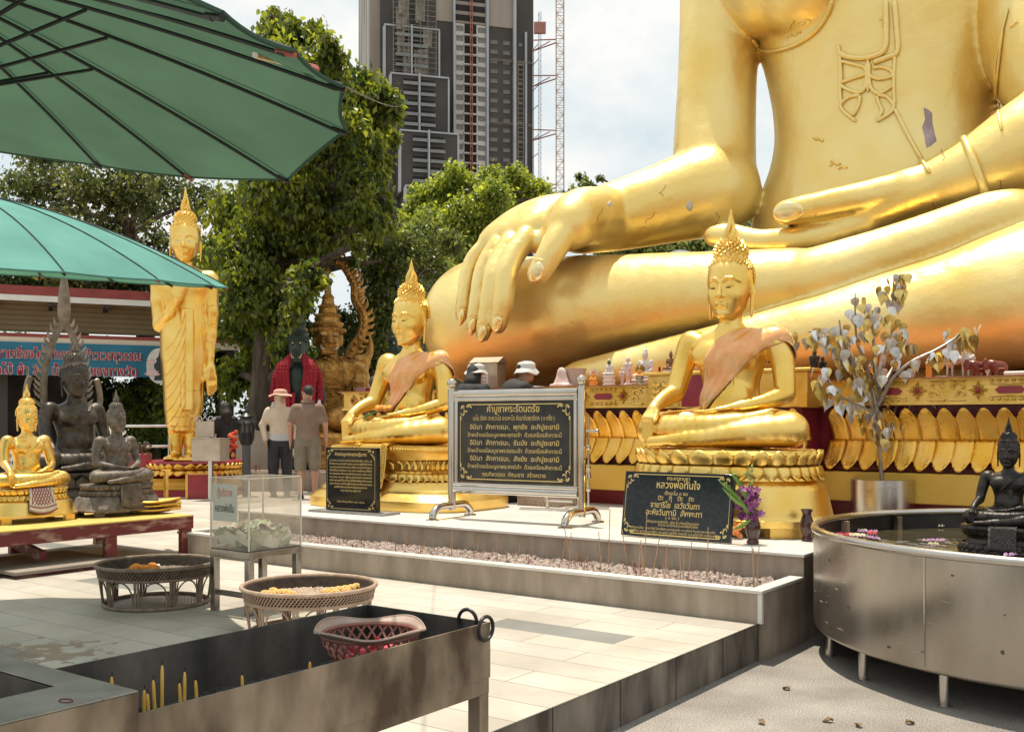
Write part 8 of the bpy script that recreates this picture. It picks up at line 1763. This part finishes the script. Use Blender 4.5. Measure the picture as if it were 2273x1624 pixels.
for i in range(16):
    v = 68 + i * 22.3
    win(1096, v, 2.4, 1.2, -.02); win(1124, v, 2.2, 1.2, -.02)
    if i % 2 == 0 and i < 14: win(1155, v, 1.2, 1.2, -.02)
    if i > 9: win(1084.5, v, .5, 1.0, -.1)
m = MB()
for u in (1148, 1160): m.box(sx(u) - .09, sx(u) + .09, -1.0, -.82, 0, vz(110))
for i in range(48): m.box(sx(1148), sx(1160), -.98, -.86, vz(116 + i * 11.1), vz(117.2 + i * 11.1))
for v in (108, 252): m.box(sx(1084), sx(1180), -1.05, -.85, vz(v + 1), vz(v)); m.box(sx(1084), sx(1180), -1.05, -.85, vz(v + 4), vz(v + 3.2))
m.build('scaffold_frame', SCA, tw)
for (a, b, vt, vb, d) in ((852, 969, 65, 183, 3), (862, 985, 178, 312, 6), (879, 1001, 307, 438, 9), (887, 1010, 432, 700, 12)):
    MB().box(sx(a), sx(b), -d, -.025, 0 if vb > 600 else vz(vb), vz(vt)).build('stepped_block', DGR, tw)
    MB().box(sx(a) - .3, sx(b) + .3, -d - .5, -d + 2.5, vz(vt) + .01, vz(vt - 3.5)).build('parapet', WFIN, tw); m = MB(); m.box(sx(b) - .05, sx(b) + .45, -d - .3, -d + 2, vz(vb), vz(vt) - .01); m.box(sx(a) - .5, sx(a) + .05, -d - .3, -d + 2, vz(vb), vz(vt) - .01); m.build('edge_fin', WFIN, tw)
    c = (a + b) / 2 - 2; MB().box(sx(c) - .22, sx(c) + .22, -d - 1.6, -d - .01, vz(vb), vz(vt - 4)).build('centre_fin', WFIN, tw); v = vt + 22
    while v < min(vb, 560) - 4:
        MB().box(sx(c - 34), sx(c - 3), -d - .1, -d - .01, vz(v - 1), vz(v - 15)).build('balcony_shade', RECESS_SHADE, tw); MB().box(sx(c + 3), sx(c + 34), -d - .1, -d - .01, vz(v - 1), vz(v - 15)).build('balcony_shade', RECESS_SHADE, tw)
        MB().box(sx(c - 35), sx(c - 3), -d - 1.3, -d - 1.2, vz(v), vz(v - 7)).build('balcony', GLB, tw); MB().box(sx(c + 3), sx(c + 35), -d - 1.3, -d - 1.2, vz(v), vz(v - 7)).build('balcony', GLB, tw); v += 22.3
m = MB(); rr = random.Random(3)
for i in range(9): x = sx(rr.uniform(862, 960)); z = vz(rr.uniform(10, 165)); w = rr.uniform(1.5, 3.5); h = rr.uniform(4, 10); m.grid(lambda u, v: (x + (u - .5) * w, -3.6 - .5 * math.sin(u * 5 + v * 3), z + (v - .5) * h), 6, 8)
m.build('torn_net', SCA, tw); m = MB()
for u in (868, 890, 902, 928, 944, 962): m.box(sx(u) - .07, sx(u) + .07, -4.3, -4.15, vz(180), vz(-60))
for i in range(20): m.box(sx(866), sx(964), -4.3, -4.18, vz(176 - i * 11.5), vz(175.2 - i * 11.5))
m.build('scaffold_pole', SCA, tw)
def mast(t, u, v0, v1, wpx, Y, col, step=1.0):
    w = pw(wpx, Y) / 2; m = MB(); x0 = (u - CU) / FPX * Y; z0, z1 = EYE + (HV - v0) * Y / FPX, EYE + (HV - v1) * Y / FPX
    for sx_ in (-1, 1):
        for sy in (-1, 1): m.bar((sx_ * w, sy * w, z0), (sx_ * w, sy * w, z1), w * .20)
    n = int((z1 - z0) / (2 * w * step))
    for i in range(n):
        a, b = z0 + (z1 - z0) * i / n, z0 + (z1 - z0) * (i + 1) / n; s = 1 if i % 2 else -1
        for sy in (-1, 1): m.bar((-w * s, sy * w, a), (w * s, sy * w, b), w * .11); m.bar((-w, sy * w, b), (w, sy * w, b), w * .11)
        for sx_ in (-1, 1): m.bar((sx_ * w, -w * s, a), (sx_ * w, w * s, b), w * .11)
    return m.build('lattice_mast', col, t)
cm = thing('crane_mast', 'tall rusty lattice crane mast tied to the tower', 'crane', ((1243 - CU) / FPX * 292, 292, 0)); mast(cm, 1243, 940, -140, 17, 292, mat('tan_steel', (.40, .29, .21), .6)); kc = 292 / FPX
for v in (88, 168, 290, 410):
    m = MB(); z = EYE + (HV - v) * kc
    m.bar((-60 * kc, 6, z + 2.0), (-8 * kc, 0, z), .28); m.bar((-60 * kc, 6, z - 1.2), (-8 * kc, 0, z - .9), .28); m.bar((-60 * kc, 6, z - 1.2), (-22 * kc, 2, z + .2), .2); m.build('tie_beam', RUST, cm)
hm = thing('construction_hoist', 'thin grey hoist mast with a red cage near its top, beside the tower', 'hoist', ((1198 - CU) / FPX * 294, 294, 0)); mast(hm, 1198, 940, 28, 6, 294, mat('grey_steel', (.16, .16, .19), .6)); kc = 294 / FPX; z = EYE + (HV - 66) * kc
MB().box(-1.7, 1.7, -1.9, -.6, z - 1.6, z + 1.5).build('cage', mat('red_cage', (.32, .13, .11), .6, 0, (.40, .20, .17), 3), hm); m = MB()
for i in range(5): m.box(-1.72 + i * .82, -1.56 + i * .82, -1.95, -1.901, z - 1.6, z + 1.5)
m.build('cage_bar', RUST, hm); m = MB()
for v in (98, 132, 190, 233, 300, 340, 400): zz_ = EYE + (HV - v) * kc; m.bar((-15 * kc, 5, zz_), (-3 * kc, 0, zz_), .16)
m.build('wall_tie', mat('dark_tie', (.08, .08, .09), .6), hm)
